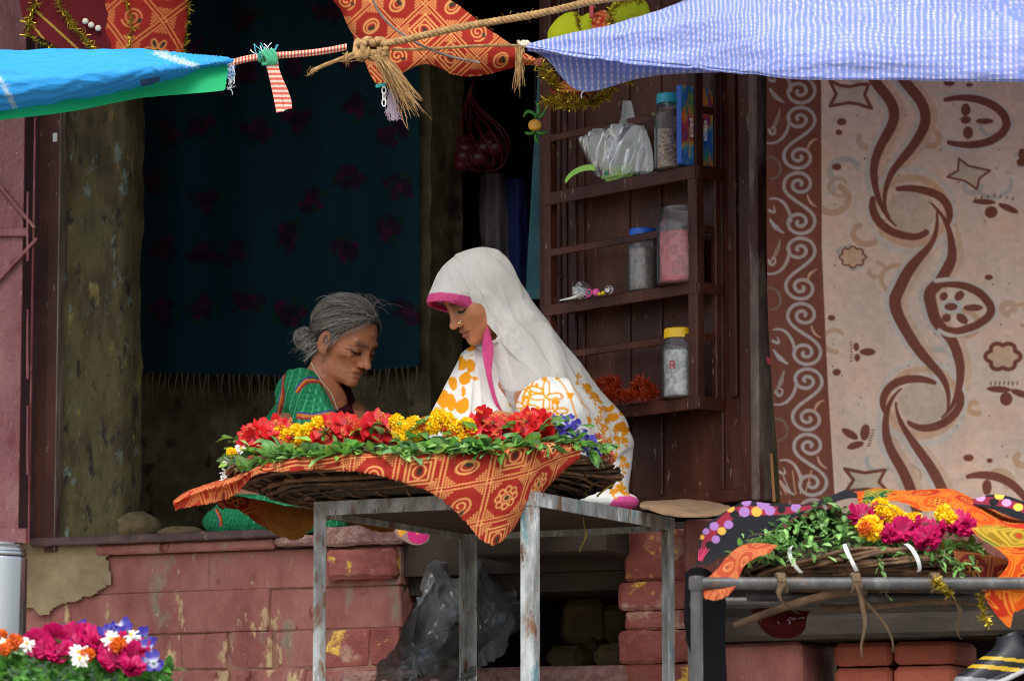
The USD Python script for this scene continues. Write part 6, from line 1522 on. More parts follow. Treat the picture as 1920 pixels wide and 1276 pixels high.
# ------------------------------------------------------------------ blue awning cloth with green lining (left)
rng = np.random.default_rng(61)
def grid_pts(rows): return rows
us = [-160, -60, 0, 80, 160, 240, 300, 360, 405, 440]
top = [97, 97, 97, 97, 98, 97, 98, 102, 106, 112]
bot = [232, 222, 211, 198, 186, 168, 156, 140, 127, 117]
rows = []
rows.append([(u, a + 40, 10.75) for u, a in zip(us, top)])          # runs back over the shop front
rows.append([(u, a + 3, 10.16) for u, a in zip(us, top)])
for f, y in ((0.0, 10.02), (0.25, 9.93), (0.55, 9.90), (0.8, 9.93), (1.0, 9.99)):
    rows.append([(u, a + (b - a) * f, y + 0.03 * math.sin(u / 50.0) * (1 - f) * (u < 400) + (10.0 - y) * max(0, (u - 300) / 140.0)) for u, a, b in zip(us, top, bot)])
for k in (0, 1): rows[k] = [(u, v, yy + (10.02 - yy) * max(0, (u - 330) / 110.0)) for u, v, yy in rows[k]]
G, s, t = sheet(rows, 170, 300, wr=0.014, wscale=9, seed=11, stretch=(0.7, 1, 2.6))
G = G + gnormal(G) * (0.0016 * np.sin((s * 38 + t * 170) + 11 * fbm(np.stack([s * 8, t * 8, s * 0], -1), 3, 4)))[..., None]
uv = proj(G)
bp = Print(640, 260, (52, 158, 224), x0=-170, y0=60, ss=2)
for L in ([(-4, 145), (10, 165), (20, 185), (28, 205)], [(290, 98), (320, 108), (345, 116), (372, 124)], [(300, 102), (330, 112), (362, 122)]):
    P_ = spline(np.array(L, float), 40)
    for p in P_:
        for _ in range(5): q = p + rng.normal(0, 2.4, 2); bp.line([tuple(q), tuple(q + rng.normal(0, 2.2, 2))], (176, 194, 214), 0.7, smooth=False)
for _ in range(60): q = np.array([rng.uniform(280, 440), rng.uniform(100, 130)]); bp.line([tuple(q), tuple(q + rng.normal(0, 2, 2))], (150, 180, 210), 0.5, smooth=False)
bp.poly([(262, 150), (300, 143), (298, 155), (266, 164)], (62, 92, 134)); bp.ell(294, 156, 5, 2.5, (132, 78, 52), -0.3)
tarp_b = obj('blue_awning', gmesh(G), 'tarp', smooth=True, col=srgb(bp.sample(uv[..., 0], uv[..., 1], blur=0.7)).reshape(-1, 3), label='bright blue cloth awning tied to a cord at the upper left', cat='awning')
rows = [[(u, v, 10.02) for u, v in ((-160, 205), (-60, 195), (0, 185), (100, 165), (200, 150), (300, 128), (380, 116), (432, 118))],
        [(u, v, 10.00) for u, v in ((-160, 226), (-60, 214), (0, 205), (100, 190), (200, 172), (300, 150), (380, 138), (430, 140))],
        [(u, v, 9.985) for u, v in ((-160, 250), (-60, 236), (0, 226), (100, 213), (200, 196), (268, 183), (350, 176), (427, 168))]]
G, s, t = sheet(rows, 40, 260, wr=0.006, wscale=9, seed=13)
lng = obj('green_lining', gmesh(G, frayed(G, s, t, 0.004, 'r', 5)), 'tarp', tarp_b, smooth=True, col=None)
stage.GetPrimAtPath(lng).GetAttribute('points')
m, c = gmesh(G, frayed(G, s, t, 0.004, 'r', 5), np.broadcast_to(srgb((22, 168, 104)), G.shape))
UsdGeom.PrimvarsAPI(stage.GetPrimAtPath(lng)).CreatePrimvar('col', Sdf.ValueTypeNames.Color3fArray, 'vertex').Set(Vt.Vec3fArray.FromNumpy(np.ascontiguousarray(c, np.float32)))
plain('white_thread', (206, 214, 220), rough=0.9)
fr = []
for k in range(26):
    p = P(428 + rng.uniform(-3, 3), 122 + k * 1.85, 9.985); fr.append(tube(spline([p, p + [rng.uniform(0.004, 0.010), -0.003, rng.normal(0, 0.005)], p + [rng.uniform(0.006, 0.016), 0, rng.normal(-0.002, 0.008)]], 5), 0.0006, 3, caps=False))
obj('frayed_edge', cat(fr), 'white_thread', lng)
# striped cord with a knot and hanging end
M('striped_cord', {'g': ('geometry', {}), 'w': ('wave_texture', {'wave_type': 'bands', 'bands_direction': 'x', 'scale': 38.0, 'distortion': 1.5, 'detail': 1.0}), 'r': ('rgb_ramp', {'ramp': [(0.35, srgb((186, 70, 52))), (0.6, srgb((206, 176, 160)))]}), 'p': ('principled_bsdf', {'roughness': 0.9})},
  [('g.position', 'w.vector'), ('w.fac', 'r.fac'), ('r.color', 'p.base_color')], 'p.BSDF')
M('striped_tape', {'g': ('geometry', {}), 'w': ('wave_texture', {'wave_type': 'bands', 'bands_direction': 'z', 'scale': 26.0, 'distortion': 2.0, 'detail': 1.0}), 'r': ('rgb_ramp', {'ramp': [(0.35, srgb((190, 84, 62))), (0.65, srgb((200, 178, 166)))]}), 'p': ('principled_bsdf', {'roughness': 0.9})},
  [('g.position', 'w.vector'), ('w.fac', 'r.fac'), ('r.color', 'p.base_color')], 'p.BSDF')
cord = thing('striped_cord', 'red and white striped cord tied from the blue awning to the jute knot', 'cord', P(540, 105, 10.0))
ln = [(430, 120, 10.0), (470, 110, 9.99), (510, 105, 9.98), (560, 101, 9.99), (610, 95, 10.0), (650, 88, 10.0)]
for o in (-3.2, 0, 3.2):
    pts = spline([P(u, v + o + 0.8 * math.sin(u / 9 + o), y - 0.004 * (o == 0)) for u, v, y in ln], 60); obj('strand', tube(pts, 0.0042, 6), 'striped_cord', cord, smooth=True)
for (a, b) in (((504, 112), (526, 210)), ((514, 112), (540, 205))):
    p = spline([P(a[0], a[1], 9.97), P(a[0] + 10, a[1] + 40, 9.965), P(b[0] - 6, b[1] - 30, 9.97), P(b[0], b[1], 9.97)], 24); w = np.array([0.010, 0, 0.002])
    obj('hanging_end', gmesh(np.stack([p - w, p + [0, -0.004, 0], p + w], 1)), 'striped_tape', cord, smooth=True)
plain('aqua_thread', (70, 160, 176), rough=0.9); plain('green_rag', (60, 150, 110), rough=0.9)
kn = [tube(spline([P(488 + 6 * k, 116, 9.975), P(494 + 6 * k, 100 - 4 * (k % 2), 9.955), P(503 + 5 * k, 112, 9.955), P(492 + 5 * k, 120, 9.97)], 12), 0.005, 6) for k in range(4)]
obj('knot', cat(kn), 'green_rag', cord, smooth=True)
for k in range(16):
    a = np.array([rng.uniform(482, 520), rng.uniform(96, 112)]); b = a + [rng.normal(0, 10), -rng.uniform(4, 26)]
    obj('frayed_thread', tube(spline([P(*a, 9.96), P(*((a + b) / 2 + rng.normal(0, 3, 2)), 9.955), P(*b, 9.96)], 6), 0.0011, 4), 'aqua_thread' if k % 2 else 'white_thread', cord)

# ------------------------------------------------------------------ checked awning cloth (right)
def check(s, t, k=0.0):
    q_ = np.stack([s * 16, t * 16, s * 0], -1); s = s + 0.010 * (fbm(q_, 3, 71) - 0.5); t = t + 0.012 * (fbm(q_, 3, 72) - 0.5); fade = 0.7 + 0.6 * fbm(q_ * 0.6, 4, 73)
    a, b = 0.0150, 0.0150
    fx, fy = (s / a) % 1, (t / b) % 1
    st = np.clip(1.6 - np.abs(fx - 0.5) * 7, 0, 1); sq = np.clip(1.6 - np.abs(fy - 0.5) * 6, 0, 1)
    base = srgb((124, 144, 212)); c = base + (srgb((186, 182, 216)) - base) * (0.85 * st)[..., None]
    c = c + (srgb((232, 232, 240)) - c) * (0.8 * st * sq * np.clip(fade, 0, 1))[..., None]
    fine = ((s / 0.0058) % 1 < 0.5) ^ ((t / 0.0058) % 1 < 0.5)
    return c * np.where(fine, 1.06, 0.94)[..., None]
us = [990, 1040, 1100, 1200, 1360, 1500, 1700, 1920, 2500]
low = [90, 98, 106, 117, 131, 143, 146, 147, 147]
mid = [87, 84, 80, 78, 74, 70, 66, 66, 66]
upp = [84, 72, 60, 38, -6, -20, -24, -24, -24]
far = [88, 80, 68, 46, -60, -300, -320, -330, -330]
rows = [[(u, v, 9.96 + min(0.4, (u - 990) / 400.0)) for u, v in zip(us, far)], [(u, v, 9.96 - min(0.30, (u - 990) / 1200.0)) for u, v in zip(us, upp)], [(u, v, 9.95 - min(0.55, (u - 990) / 900.0)) for u, v in zip(us, mid)],
        [(u, v - 5, 9.945 - min(0.56, (u - 990) / 890.0)) for u, v in zip(us, low)], [(u, v, 9.95 - min(0.54, (u - 990) / 900.0)) for u, v in zip(us, low)], [(u, v - 9, 10.0 - min(0.45, (u - 990) / 900.0)) for u, v in zip(us, low)]]
G, s, t = sheet(rows, 200, 460, wr=0.011, wscale=8, seed=17, stretch=(0.45, 1, 3))
ang = np.clip((s - 0.0) / 0.9, 0, 1)
tt = np.cumsum(np.concatenate([np.zeros((1, G.shape[1])), np.linalg.norm(np.diff(G, axis=0), axis=2)], 0), 0)
for k, (f0, a) in enumerate(((0.62, 0.006), (0.70, -0.006), (0.77, 0.007), (0.84, -0.006))):    # pull folds that fan out from the tied corner
    r = np.linspace(0, 1, 200)[:, None]; G = G + gnormal(G) * (a * np.exp(-((r - f0 - 0.05 * ang) / 0.022) ** 2) * (1 - 0.6 * ang))[..., None]
chk = obj('checked_awning', gmesh(G), 'tarp', smooth=True, col=np.clip(check(s, tt), 0, 1).reshape(-1, 3), label='violet blue and white checked cloth awning at the upper right', cat='awning')
e0 = [(1000, 94), (1030, 102), (1090, 108), (1180, 119), (1270, 126), (1355, 133)]; e1 = [(1004, 99), (1045, 135), (1096, 172), (1180, 152), (1270, 139), (1355, 135)]
rows = [[(u, v - 4, 9.965) for u, v in e0], [((a + c) / 2, (b + d) / 2, 9.955) for (a, b), (c, d) in zip(e0, e1)], [(u, v, 9.965) for u, v in e1]]
G, s, t = sheet(rows, 60, 200, wr=0.003, wscale=10, seed=19)
fl = obj('hanging_flap', gmesh(G), 'tarp', chk, smooth=True, col=np.clip(check(s * 0.9, proj(G)[..., 1] * 0.00131) * 0.92, 0, 1).reshape(-1, 3))
obj('corner_thread', tube(spline([P(1096, 170, 9.96), P(1090, 177, 9.955), P(1091, 184, 9.955)], 6), 0.0018, 4), 'white_thread', chk)
obj('corner_knot', cat([tube(spline([P(972 + 5 * k, 78 + 4 * (k % 2), 9.97), P(980 + 3 * k, 84 - 5 * (k % 2), 9.95), P(995, 86 + 2 * k, 9.965)], 8), 0.005, 6) for k in range(4)]), 'bead', chk, smooth=True)

# ------------------------------------------------------------------ jute rope, knot and tassels
mottled('jute', [(0.3, (126, 96, 58)), (0.55, (168, 134, 88)), (0.75, (196, 162, 112))], scale=60, rough=0.95, bump=0.6, bscale=300)
jr = thing('jute_rope', 'hairy tan jute rope knotted in front of the red hanging cloth', 'rope', P(720, 100, 9.95))
def rope(pts, r, n, turns, name='strand', mat='jute'):
    c = spline(pts, n); t = np.gradient(c, axis=0); t /= np.linalg.norm(t, axis=1, keepdims=True); a = np.cross(t, [0, 1, 0.1]); a /= np.linalg.norm(a, axis=1, keepdims=True); b = np.cross(t, a)
    th = np.linspace(0, turns * 2 * np.pi, n)
    for k in range(3):
        q = c + r * 0.55 * (np.cos(th + k * 2.094)[:, None] * a + np.sin(th + k * 2.094)[:, None] * b); obj(name, tube(q, r * 0.62, 6), mat, jr, smooth=True)
    return c
c = rope([P(1330, -540, 9.80), P(1300, -220, 9.86), P(1250, -22, 9.93), P(1140, -2, 9.93), P(1050, 17, 9.94), P(960, 35, 9.94), P(860, 52, 9.94), P(780, 70, 9.94), P(725, 82, 9.94)], 0.0088, 260, 40)
hairs = []
for _ in range(260):
    p = c[rng.integers(0, len(c))]; d = rng.normal(0, 1, 3); d /= np.linalg.norm(d); hairs.append(spline([p + d * 0.007, p + d * 0.012 + rng.normal(0, 0.003, 3), p + d * rng.uniform(0.014, 0.022) + rng.normal(0, 0.005, 3)], 5))
curves('fibre', hairs, [np.full(5, 0.0007)] * len(hairs), 'jute', jr)
rope([P(1010, 90, 9.98), P(900, 86, 9.99), P(800, 92, 9.98), P(735, 93, 9.96)], 0.004, 60, 16, 'thin_cord')
mottled('grey_twine', [(0.3, (92, 84, 80)), (0.7, (128, 118, 108))], scale=60, rough=0.95, bump=0.5)
tw = [P(700, 0, 9.97), P(720, 35, 9.975), P(760, 68, 9.97), P(820, 98, 9.965), P(870, 112, 9.965), P(900, 118, 9.965)]
rope(tw, 0.0034, 60, 18, 'twine', 'grey_twine')
for k in range(9):                                          # the big knot
    o = rng.normal(0, 1, 3); cx, cy = 672 + 6 * k, 92 + 4 * math.sin(k * 1.7)
    ring_ = np.array([P(cx + 9 * math.cos(t) * (0.5 + 0.5 * (k % 2)), cy + 15 * math.sin(t), 9.95 - 0.020 * math.cos(t + o[0])) for t in np.linspace(0, 5.6, 18)])
    obj('knot_loop', tube(ring_, 0.0085, 7), 'jute', jr, smooth=True)
def tassel(a, b, n, spread, L0, name='tassel'):
    ls = []
    for _ in range(n):
        p, q = np.array(a, float), np.array(b, float) + rng.normal(0, 1, 2) * spread
        q = p + (q - p) * rng.uniform(0.55, 1.08); m = (p + q) / 2 + rng.normal(0, spread * 0.35, 2)
        ls.append(spline([P(p[0] + rng.normal(0, 5), p[1] + rng.normal(0, 3), 9.94 + rng.normal(0, 0.008)), P(m[0], m[1], 9.93 + rng.normal(0, 0.012)), P(q[0], q[1], 9.94 + rng.normal(0, 0.02))], 9))
    curves(name, ls, [np.linspace(L0, L0 * 0.5, 9)] * n, 'jute', jr)
tassel((710, 100), (775, 195), 120, 14, 0.0022); tassel((705, 105), (740, 160), 80, 9, 0.0022); tassel((690, 98), (648, 112), 20, 6, 0.002); tassel((742, 150), (785, 215), 18, 12, 0.0014)
rope([P(680, 92, 9.945), P(640, 110, 9.94), P(605, 124, 9.945), P(584, 134, 9.95)], 0.005, 40, 8, 'loose_end')
tassel((590, 130), (575, 138), 14, 5, 0.0012); tassel((650, 100), (648, 125), 16, 6, 0.0016)
tassel((975, 92), (972, 165), 46, 5, 0.002, 'end_tassel')
plain('grey_tassel', (150, 134, 146), rough=0.95)
ls = [spline([P(738 + rng.normal(0, 3), 160, 9.96), P(736 + rng.normal(0, 5), 190, 9.955), P(738 + rng.normal(0, 7), rng.uniform(205, 228), 9.955)], 7) for _ in range(60)]
gt = thing('grey_tassel', 'greyish mauve thread tassel hanging beside the frayed jute ends', 'tassel', P(738, 225, 9.955))
curves('threads', ls, [np.linspace(0.0024, 0.0016, 7)] * 60, 'grey_tassel', gt)
plain('teal_plastic', (30, 160, 150), rough=0.35); 
clip = thing('teal_clip', 'small teal clip with a white plastic chain under the red hanging cloth', 'clip', P(718, 200, 9.95))
obj('clip_body', box3(P(705, 165, 9.955), [0.026, 0, 0.006], [0, 0.008, 0], [-0.002, 0, 0.009], 0.002), 'teal_plastic', clip)
for k in range(3):
    cx, cy = 720, 170 + 11 * k
    rg = np.array([P(cx + 3.6 * math.cos(t) * (1 if k % 2 == 0 else 0.6), cy + 7.5 * math.sin(t), 9.95 + 0.004 * math.cos(t) * (k % 2)) for t in np.linspace(0, 2 * np.pi, 15)])
    obj('chain_link', tube(rg, 0.0016, 6, caps=False), 'white_plastic', clip, smooth=True)

# ------------------------------------------------------------------ red printed cloth hung at the top
L_ = [(592, -40), (628, 8), (652, 40), (662, 68), (680, 90), (690, 118), (700, 152), (716, 158)]
top_e = [(592, -45), (650, -50), (720, -50), (800, -22), (860, 12), (905, 45), (950, 78), (1008, 112)]
bot_e = [(598, -20), (640, 25), (690, 130), (703, 158), (738, 158), (790, 122), (850, 140), (1004, 128)]
bot_e = [(598, -15), (645, 35), (688, 132), (722, 160), (790, 124), (856, 144), (930, 138), (1004, 122)]
rows = [[(u, v, 10.06) for u, v in top_e]] + [[(a + (c - a) * f, b + (d - b) * f, 10.06 - 0.03 * math.sin(f * 3.1) + 0.02 * math.sin(a / 40.0 + f * 2)) for (a, b), (c, d) in zip(top_e, bot_e)] for f in (0.35, 0.7, 1.0)]
G, s, t = sheet(rows, 170, 330, wr=0.006, wscale=13, seed=23)
uv = proj(G)
rt = np.stack([(uv[..., 0] - 600) * 0.00131, (uv[..., 1]) * 0.00131], -1)
obj('red_hanging_cloth', gmesh(G, frayed(G, s, t, 0.005, 'br', 6)), 'thin_cloth', smooth=True, col=gmesh(G, frayed(G, s, t, 0.005, 'br', 6), srgb(band_col(BAND_RED, rt[..., 0], rt[..., 1], 0.092, rot=0.75)))[1], label='red cloth printed with cream squares slung from the rope at the top', cat='cloth')
obj_p = '/World/red_hanging_cloth'
LOC.setdefault(obj_p, LOC.get(obj_p))
tl = [tube(spline([P(1000 + rng.normal(0, 2), 116 + rng.normal(0, 3), 10.05), P(1008, 118 + rng.normal(0, 4), 10.045), P(1016 + rng.normal(0, 2), 116 + rng.normal(0, 4), 10.05)], 5), 0.0016, 4) for _ in range(9)]
obj('thread_end', cat(tl), 'thread', obj_p)
for a_, b_ in (((600, -38), (590, -540)), ((770, -38), (780, -560))): obj('tie_cord', tube(np.array([P(*a_, 10.06), P(*b_, 10.06)]), 0.004, 6), 'grey_twine', obj_p)

# ------------------------------------------------------------------ tinsel
M('tinsel_gold', {'o': ('geometry', {}), 'r': ('rgb_ramp', {'ramp': [(0.0, srgb((150, 130, 30))), (0.5, srgb((206, 190, 70))), (1.0, srgb((236, 230, 150)))]}), 'p': ('principled_bsdf', {'metallic': 0.75, 'roughness': 0.3})}, [('o.random_per_island', 'r.fac'), ('r.color', 'p.base_color')], 'p.BSDF')
M('tinsel_orange', {'o': ('geometry', {}), 'r': ('rgb_ramp', {'ramp': [(0.0, srgb((150, 46, 10))), (0.6, srgb((220, 104, 16))), (1.0, srgb((255, 200, 70)))]}), 'p': ('principled_bsdf', {'metallic': 0.25, 'roughness': 0.3})}, [('o.random_per_island', 'r.fac'), ('r.color', 'p.base_color')], 'p.BSDF')
def tinsel(path, dens, L, seed, w=0.0011, flat=0.0):
    """Foil strips standing out all round a line."""
    r = np.random.default_rng(seed); p = np.asarray(path); n = int(dens * np.linalg.norm(np.diff(p, axis=0), axis=1).sum())
    V, Fc = [], []
    c = spline(p, 200)
    for k in range(n):
        o = c[r.integers(0, 200)]; d = r.normal(0, 1, 3); d[2] -= flat; d /= np.linalg.norm(d); l = L * r.uniform(0.5, 1.1); sd = np.cross(d, r.normal(0, 1, 3)); sd /= np.linalg.norm(sd)
        b = len(V); m = o + d * l * 0.55 + r.normal(0, 0.1, 3) * l; e = o + d * l + r.normal(0, 0.12, 3) * l
        V += [o - sd * w, o + sd * w, m - sd * w, m + sd * w, e - sd * w * 0.8, e + sd * w * 0.8]; Fc += [[b, b + 1, b + 3], [b, b + 3, b + 2], [b + 2, b + 3, b + 5], [b + 2, b + 5, b + 4]]
    return tm(V, Fc)
def garland(name, label, uvY, dens, L, seed, mat='tinsel_gold', catg='garland', flat=0.0, group=None):
    return obj(name, tinsel([P(*q) for q in uvY], dens, L, seed, flat=flat), mat, label=label, cat=catg, group=group)
yl = 10.28
garland('tinsel_garland', 'thick gold tinsel garland sagging below the checked awning corner', [(1020, 185, yl), (1050, 192, yl - 0.02), (1095, 192, yl - 0.03), (1135, 178, yl - 0.01), (1150, 160, yl)], 3800, 0.024, 1, flat=0.4)
garland('tinsel_garland', 'gold tinsel garland climbing left of the checked awning corner', [(1012, 118, yl), (1024, 140, yl), (1040, 158, yl), (1080, 185, yl - 0.01)], 2600, 0.026, 2)
garland('tinsel_garland', 'gold tinsel tuft showing under the checked awning above the plastic bag', [(1160, 150, yl), (1190, 154, yl)], 2600, 0.016, 3)
garland('tinsel_garland', 'gold tinsel garland draped over the yellow balloons at the top', [(1205, 5, yl - 0.05), (1160, 8, yl - 0.06), (1145, 30, yl - 0.06), (1150, 46, yl - 0.05)], 2400, 0.018, 4)
garland('tinsel_garland', 'dark gold tinsel strand hanging on the left yellow balloon', [(1079, 24, yl - 0.075), (1084, 42, yl - 0.08), (1088, 56, yl - 0.075)], 2600, 0.011, 5)
bm = srgb((150, 160, 20))
for k, (u, v, ru, rv, lab) in enumerate(((1085, 66, 58, 46, 'yellow green padded cloth charm hanging left behind the checked awning'), (1180, 32, 40, 48, 'yellow green padded cloth charm at the top right above the checked awning'))):
    m = trimesh.creation.icosphere(4, 1.0); q = m.vertices * np.array([ru * 0.00136, 0.032, rv * 0.00136]); q = q * (1 + 0.16 * (fbm(m.vertices * 1.7 + k, 3, 3) - 0.5))[:, None] - UPV * (0.012 * np.exp(-(m.vertices[:, 0] - 0.1) ** 2 / 0.02))[:, None] * (m.vertices[:, 2:3] > 0)
    m.vertices = q + P(u, v, yl + 0.02)
    ch_ = obj('padded_charm', m, 'cloth', smooth=True, col=srgb((166, 176, 26)), label=lab, cat='decoration')
    obj('string', tube(np.array([P(u, v - rv * 0.9, yl + 0.02), P(u, -560, yl + 0.02)]), 0.0015, 5), 'grey_twine', ch_)
m = trimesh.creation.icosphere(3, 1.0); m.vertices = m.vertices * np.array([0.06, 0.03, 0.026]) * (1 + 0.2 * (fbm(m.vertices * 3, 3, 3) - 0.5))[:, None] + P(1075, 170, yl + 0.02)
obj('red_cloth_bundle', m, 'cloth', smooth=True, col=srgb(band_col(BAND_DARK, m.vertices[:, 0], m.vertices[:, 2], 0.04)), label='dull red cloth bundle inside the gold tinsel under the checked awning', cat='cloth')
m = trimesh.creation.icosphere(3, 1.0); m.vertices = m.vertices * np.array([0.03, 0.02, 0.04]) * (1 + 0.2 * (fbm(m.vertices * 3, 3, 5) - 0.5))[:, None] + P(1130, 48, yl - 0.02)
obj('red_cloth_bundle', m, 'cloth', smooth=True, col=srgb(band_col(BAND_RED, m.vertices[:, 0], m.vertices[:, 2], 0.04)), label='red printed cloth fold between the two yellow charms', cat='cloth')
plain('clear_red', (150, 16, 20), rough=0.2)
obj('red_clip', box3(P(1105, 34, yl - 0.06), [0.012, 0, 0], [0, 0.006, 0], [0, 0, 0.052], 0.002), 'clear_red', label='red clip on the left yellow charm at the top', cat='clip')
# dark red shawls with tinsel edging at the upper left
yk = 10.72
rows = [[(30, -480, yk), (120, -480, yk), (200, -480, yk), (260, -480, yk)], [(30, -50, yk), (120, -50, yk - 0.02), (200, -50, yk - 0.04), (260, -50, yk - 0.04)], [(48, 40, yk), (120, 40, yk - 0.03), (180, 45, yk - 0.05), (240, 50, yk - 0.04)], [(42, 64, yk), (100, 84, yk - 0.03), (170, 130, yk - 0.05), (240, 150, yk - 0.05)]]
G, s, t = sheet(rows, 150, 90, wr=0.006, wscale=12, seed=31)
cc = np.broadcast_to(srgb((84, 8, 14)), G.shape).copy(); uv = proj(G)
for pl in ([(66, 20), (100, 50), (150, 96)], [(60, 45), (90, 85)]):
    cc[np.abs(line_dist(uv, pl)) < 2] = srgb((150, 116, 40))
rs = obj('red_shawl', gmesh(G), 'cloth', smooth=True, col=cc.reshape(-1, 3), label='dark red cloth with gold edging hung at the top left corner', cat='cloth')
obj('tinsel_edge', tinsel([P(66, -20, yk - 0.01), P(62, 20, yk - 0.01), P(48, 62, yk - 0.01)], 1500, 0.028, 8), 'tinsel_gold', rs)
obj('tinsel_edge', tinsel([P(48, 64, yk - 0.012), P(80, 82, yk - 0.02), P(130, 96, yk - 0.03)], 900, 0.014, 9), 'tinsel_gold', rs)
obj('tinsel_edge', tinsel([P(105, -20, yk - 0.05), P(118, 20, yk - 0.05), P(140, 50, yk - 0.06), P(176, 96, yk - 0.07)], 1300, 0.020, 10), 'tinsel_gold', rs)
rows = [[(180, -480, yk), (260, -480, yk), (330, -480, yk), (352, -480, yk)], [(180, -50, yk - 0.03), (260, -50, yk - 0.05), (330, -50, yk - 0.03), (352, -50, yk)], [(182, 40, yk - 0.04), (260, 40, yk - 0.06), (330, 35, yk - 0.04), (348, 35, yk - 0.01)], [(186, 140, yk - 0.04), (250, 140, yk - 0.05), (320, 135, yk - 0.03), (340, 130, yk)]]
G, s, t = sheet(rows, 240, 110, wr=0.005, wscale=12, seed=33)
cc = srgb(band_col(BAND_RED, s, t, 0.12, rot=0.7)) * 0.8 * np.array([0.9, 0.62, 0.5])
os_ = obj('orange_shawl', gmesh(G), 'cloth', smooth=True, col=cc.reshape(-1, 3), label='orange red printed cloth with gold tinsel edge behind the blue awning', cat='cloth')
obj('tinsel_edge', tinsel([P(352, -20, yk - 0.01), P(350, 20, yk - 0.01), P(344, 60, yk - 0.01), P(342, 100, yk - 0.01)], 1700, 0.022, 12), 'tinsel_gold', os_)
obj('tinsel_edge', tinsel([P(236, 0, yk - 0.065), P(246, 40, yk - 0.065), P(240, 96, yk - 0.06)], 700, 0.016, 13), 'tinsel_gold', os_)
obj('button', cat([trimesh.creation.icosphere(2, 0.0085).apply_translation(P(u, v, yk - 0.065)) for u, v in ((160, 40), (171, 47), (184, 53))]), 'bead', rs, smooth=True)
# ------------------------------------------------------------------ clear plastics
def clear(name, rgb, cover, rough=0.15):
    """Thin clear plastic: mostly see-through, with a milky share and a sheen that grows at grazing angles."""
    M(name, {'t': ('transparent_bsdf', {'color': (0.96, 0.97, 0.97)}), 'd': ('principled_bsdf', {'base_color': srgb(rgb), 'roughness': rough, 'specular_ior_level': 0.8}), 'g': ('glossy_bsdf', {'roughness': rough, 'color': (0.9, 0.9, 0.9)}),
             'f': ('fresnel', {'IOR': 1.45}), 'm': ('mix_closure', {'fac': cover}), 'n': ('mix_closure', {})},
      [('t.BSDF', 'm.closure1'), ('d.BSDF', 'm.closure2'), ('m.closure', 'n.closure1'), ('g.BSDF', 'n.closure2'), ('f.fac', 'n.fac')], 'n.closure')
clear('clear_jar', (214, 218, 216), 0.05, 0.10); clear('clear_bag', (196, 206, 202), 0.34, 0.32)
M('grey_sheet', {'t': ('transparent_bsdf', {'color': (0.9, 0.9, 0.9)}), 'd': ('principled_bsdf', {'base_color': srgb((78, 80, 79)), 'roughness': 0.26, 'specular_ior_level': 0.45}), 'm': ('mix_closure', {'fac': 0.86})}, [('t.BSDF', 'm.closure1'), ('d.BSDF', 'm.closure2')], 'm.closure')
plain('lid_teal', (48, 168, 190), rough=0.4); plain('lid_blue', (24, 96, 200), rough=0.4); plain('lid_yellow', (236, 190, 20), rough=0.4)
A = lambda u, v, d: lc(lpt(u, v, d))[0]
def jar(label, u, shelf, r, h, lid, content, fill, d=0.085, lidh=0.022, seed=0, body=True):
    z0 = SHELF[shelf] + 0.0015; c = lat(A(u, 400, d), d, z0)
    j = thing('plastic_jar', label, 'jar', c)
    pr = [(0.001, 0.0), (r * 0.92, 0.0), (r, 0.008), (r, h * 0.78), (r * 0.97, h * 0.84), (r * 0.80, h * 0.93), (r * 0.78, h)]
    for k in range(3, 10): pr.insert(3 + (k - 3), (r * (0.985 if k % 2 else 1.0), 0.008 + (h * 0.78 - 0.008) * (k - 2) / 8.5))
    obj('jar_wall', lathe(pr, c, 36), 'clear_jar', j, smooth=True)
    rng = np.random.default_rng(seed)
    zz, th = np.meshgrid(np.linspace(0.004, h * fill, 34), np.linspace(0, 2 * np.pi, 60), indexing='ij')
    rr = (r - 0.006) * (1 - 0.10 * fbm(np.stack([np.cos(th) * 3 + seed, np.sin(th) * 3, zz * 60], -1), 3, seed)); rr[-1] *= 0.02; rr[0] *= 0.02
    V = c + np.stack([rr * np.cos(th), rr * np.sin(th), zz], -1)
    col = content(th, zz / (h * fill))
    obj('contents', gmesh(V), 'painted', j, smooth=True, col=col.reshape(-1, 3))
    if lid: obj('lid', lathe([(0.001, h + lidh), (r * 0.80, h + lidh), (r * 0.85, h + lidh - 0.003), (r * 0.86, h - 0.004), (r * 0.80, h - 0.004)], c, 36), lid, j, smooth=35)
    else: obj('rim', lathe([(r * 0.78, h), (r * 0.80, h + 0.004), (r * 0.76, h + 0.006), (r * 0.74, h)], c, 36), 'clear_jar', j, smooth=True)
    return j, c
def mixcol(cols, sc, seed):
    def f(th, z):
        n = noise(np.stack([np.cos(th) * sc, np.sin(th) * sc, z * sc * 2.2], -1), seed); k = np.clip((n * len(cols)).astype(int), 0, len(cols) - 1)
        return srgb(np.array(cols))[k]
    return f
jar('clear jar with a turquoise lid and speckled packets on the top rack shelf', 1257, 0, 0.042, 0.185, 'lid_teal', mixcol([(150, 132, 108), (178, 164, 140), (120, 96, 72), (200, 186, 160), (170, 110, 60), (70, 110, 130)], 5, 3), 0.62, seed=3)
jar('clear jar with a blue lid and dusty grey contents on the middle rack shelf', 1205, 1, 0.042, 0.152, 'lid_blue', mixcol([(110, 98, 88), (132, 120, 106), (88, 76, 68)], 4, 7), 0.80, d=0.06, seed=7)
jar('lidless clear jar of pink packets behind the rack corner post on the middle shelf', 1276, 1, 0.064, 0.205, None, mixcol([(196, 54, 70), (170, 36, 54), (214, 92, 100), (206, 70, 60)], 3, 11), 0.72, d=0.075, seed=11)
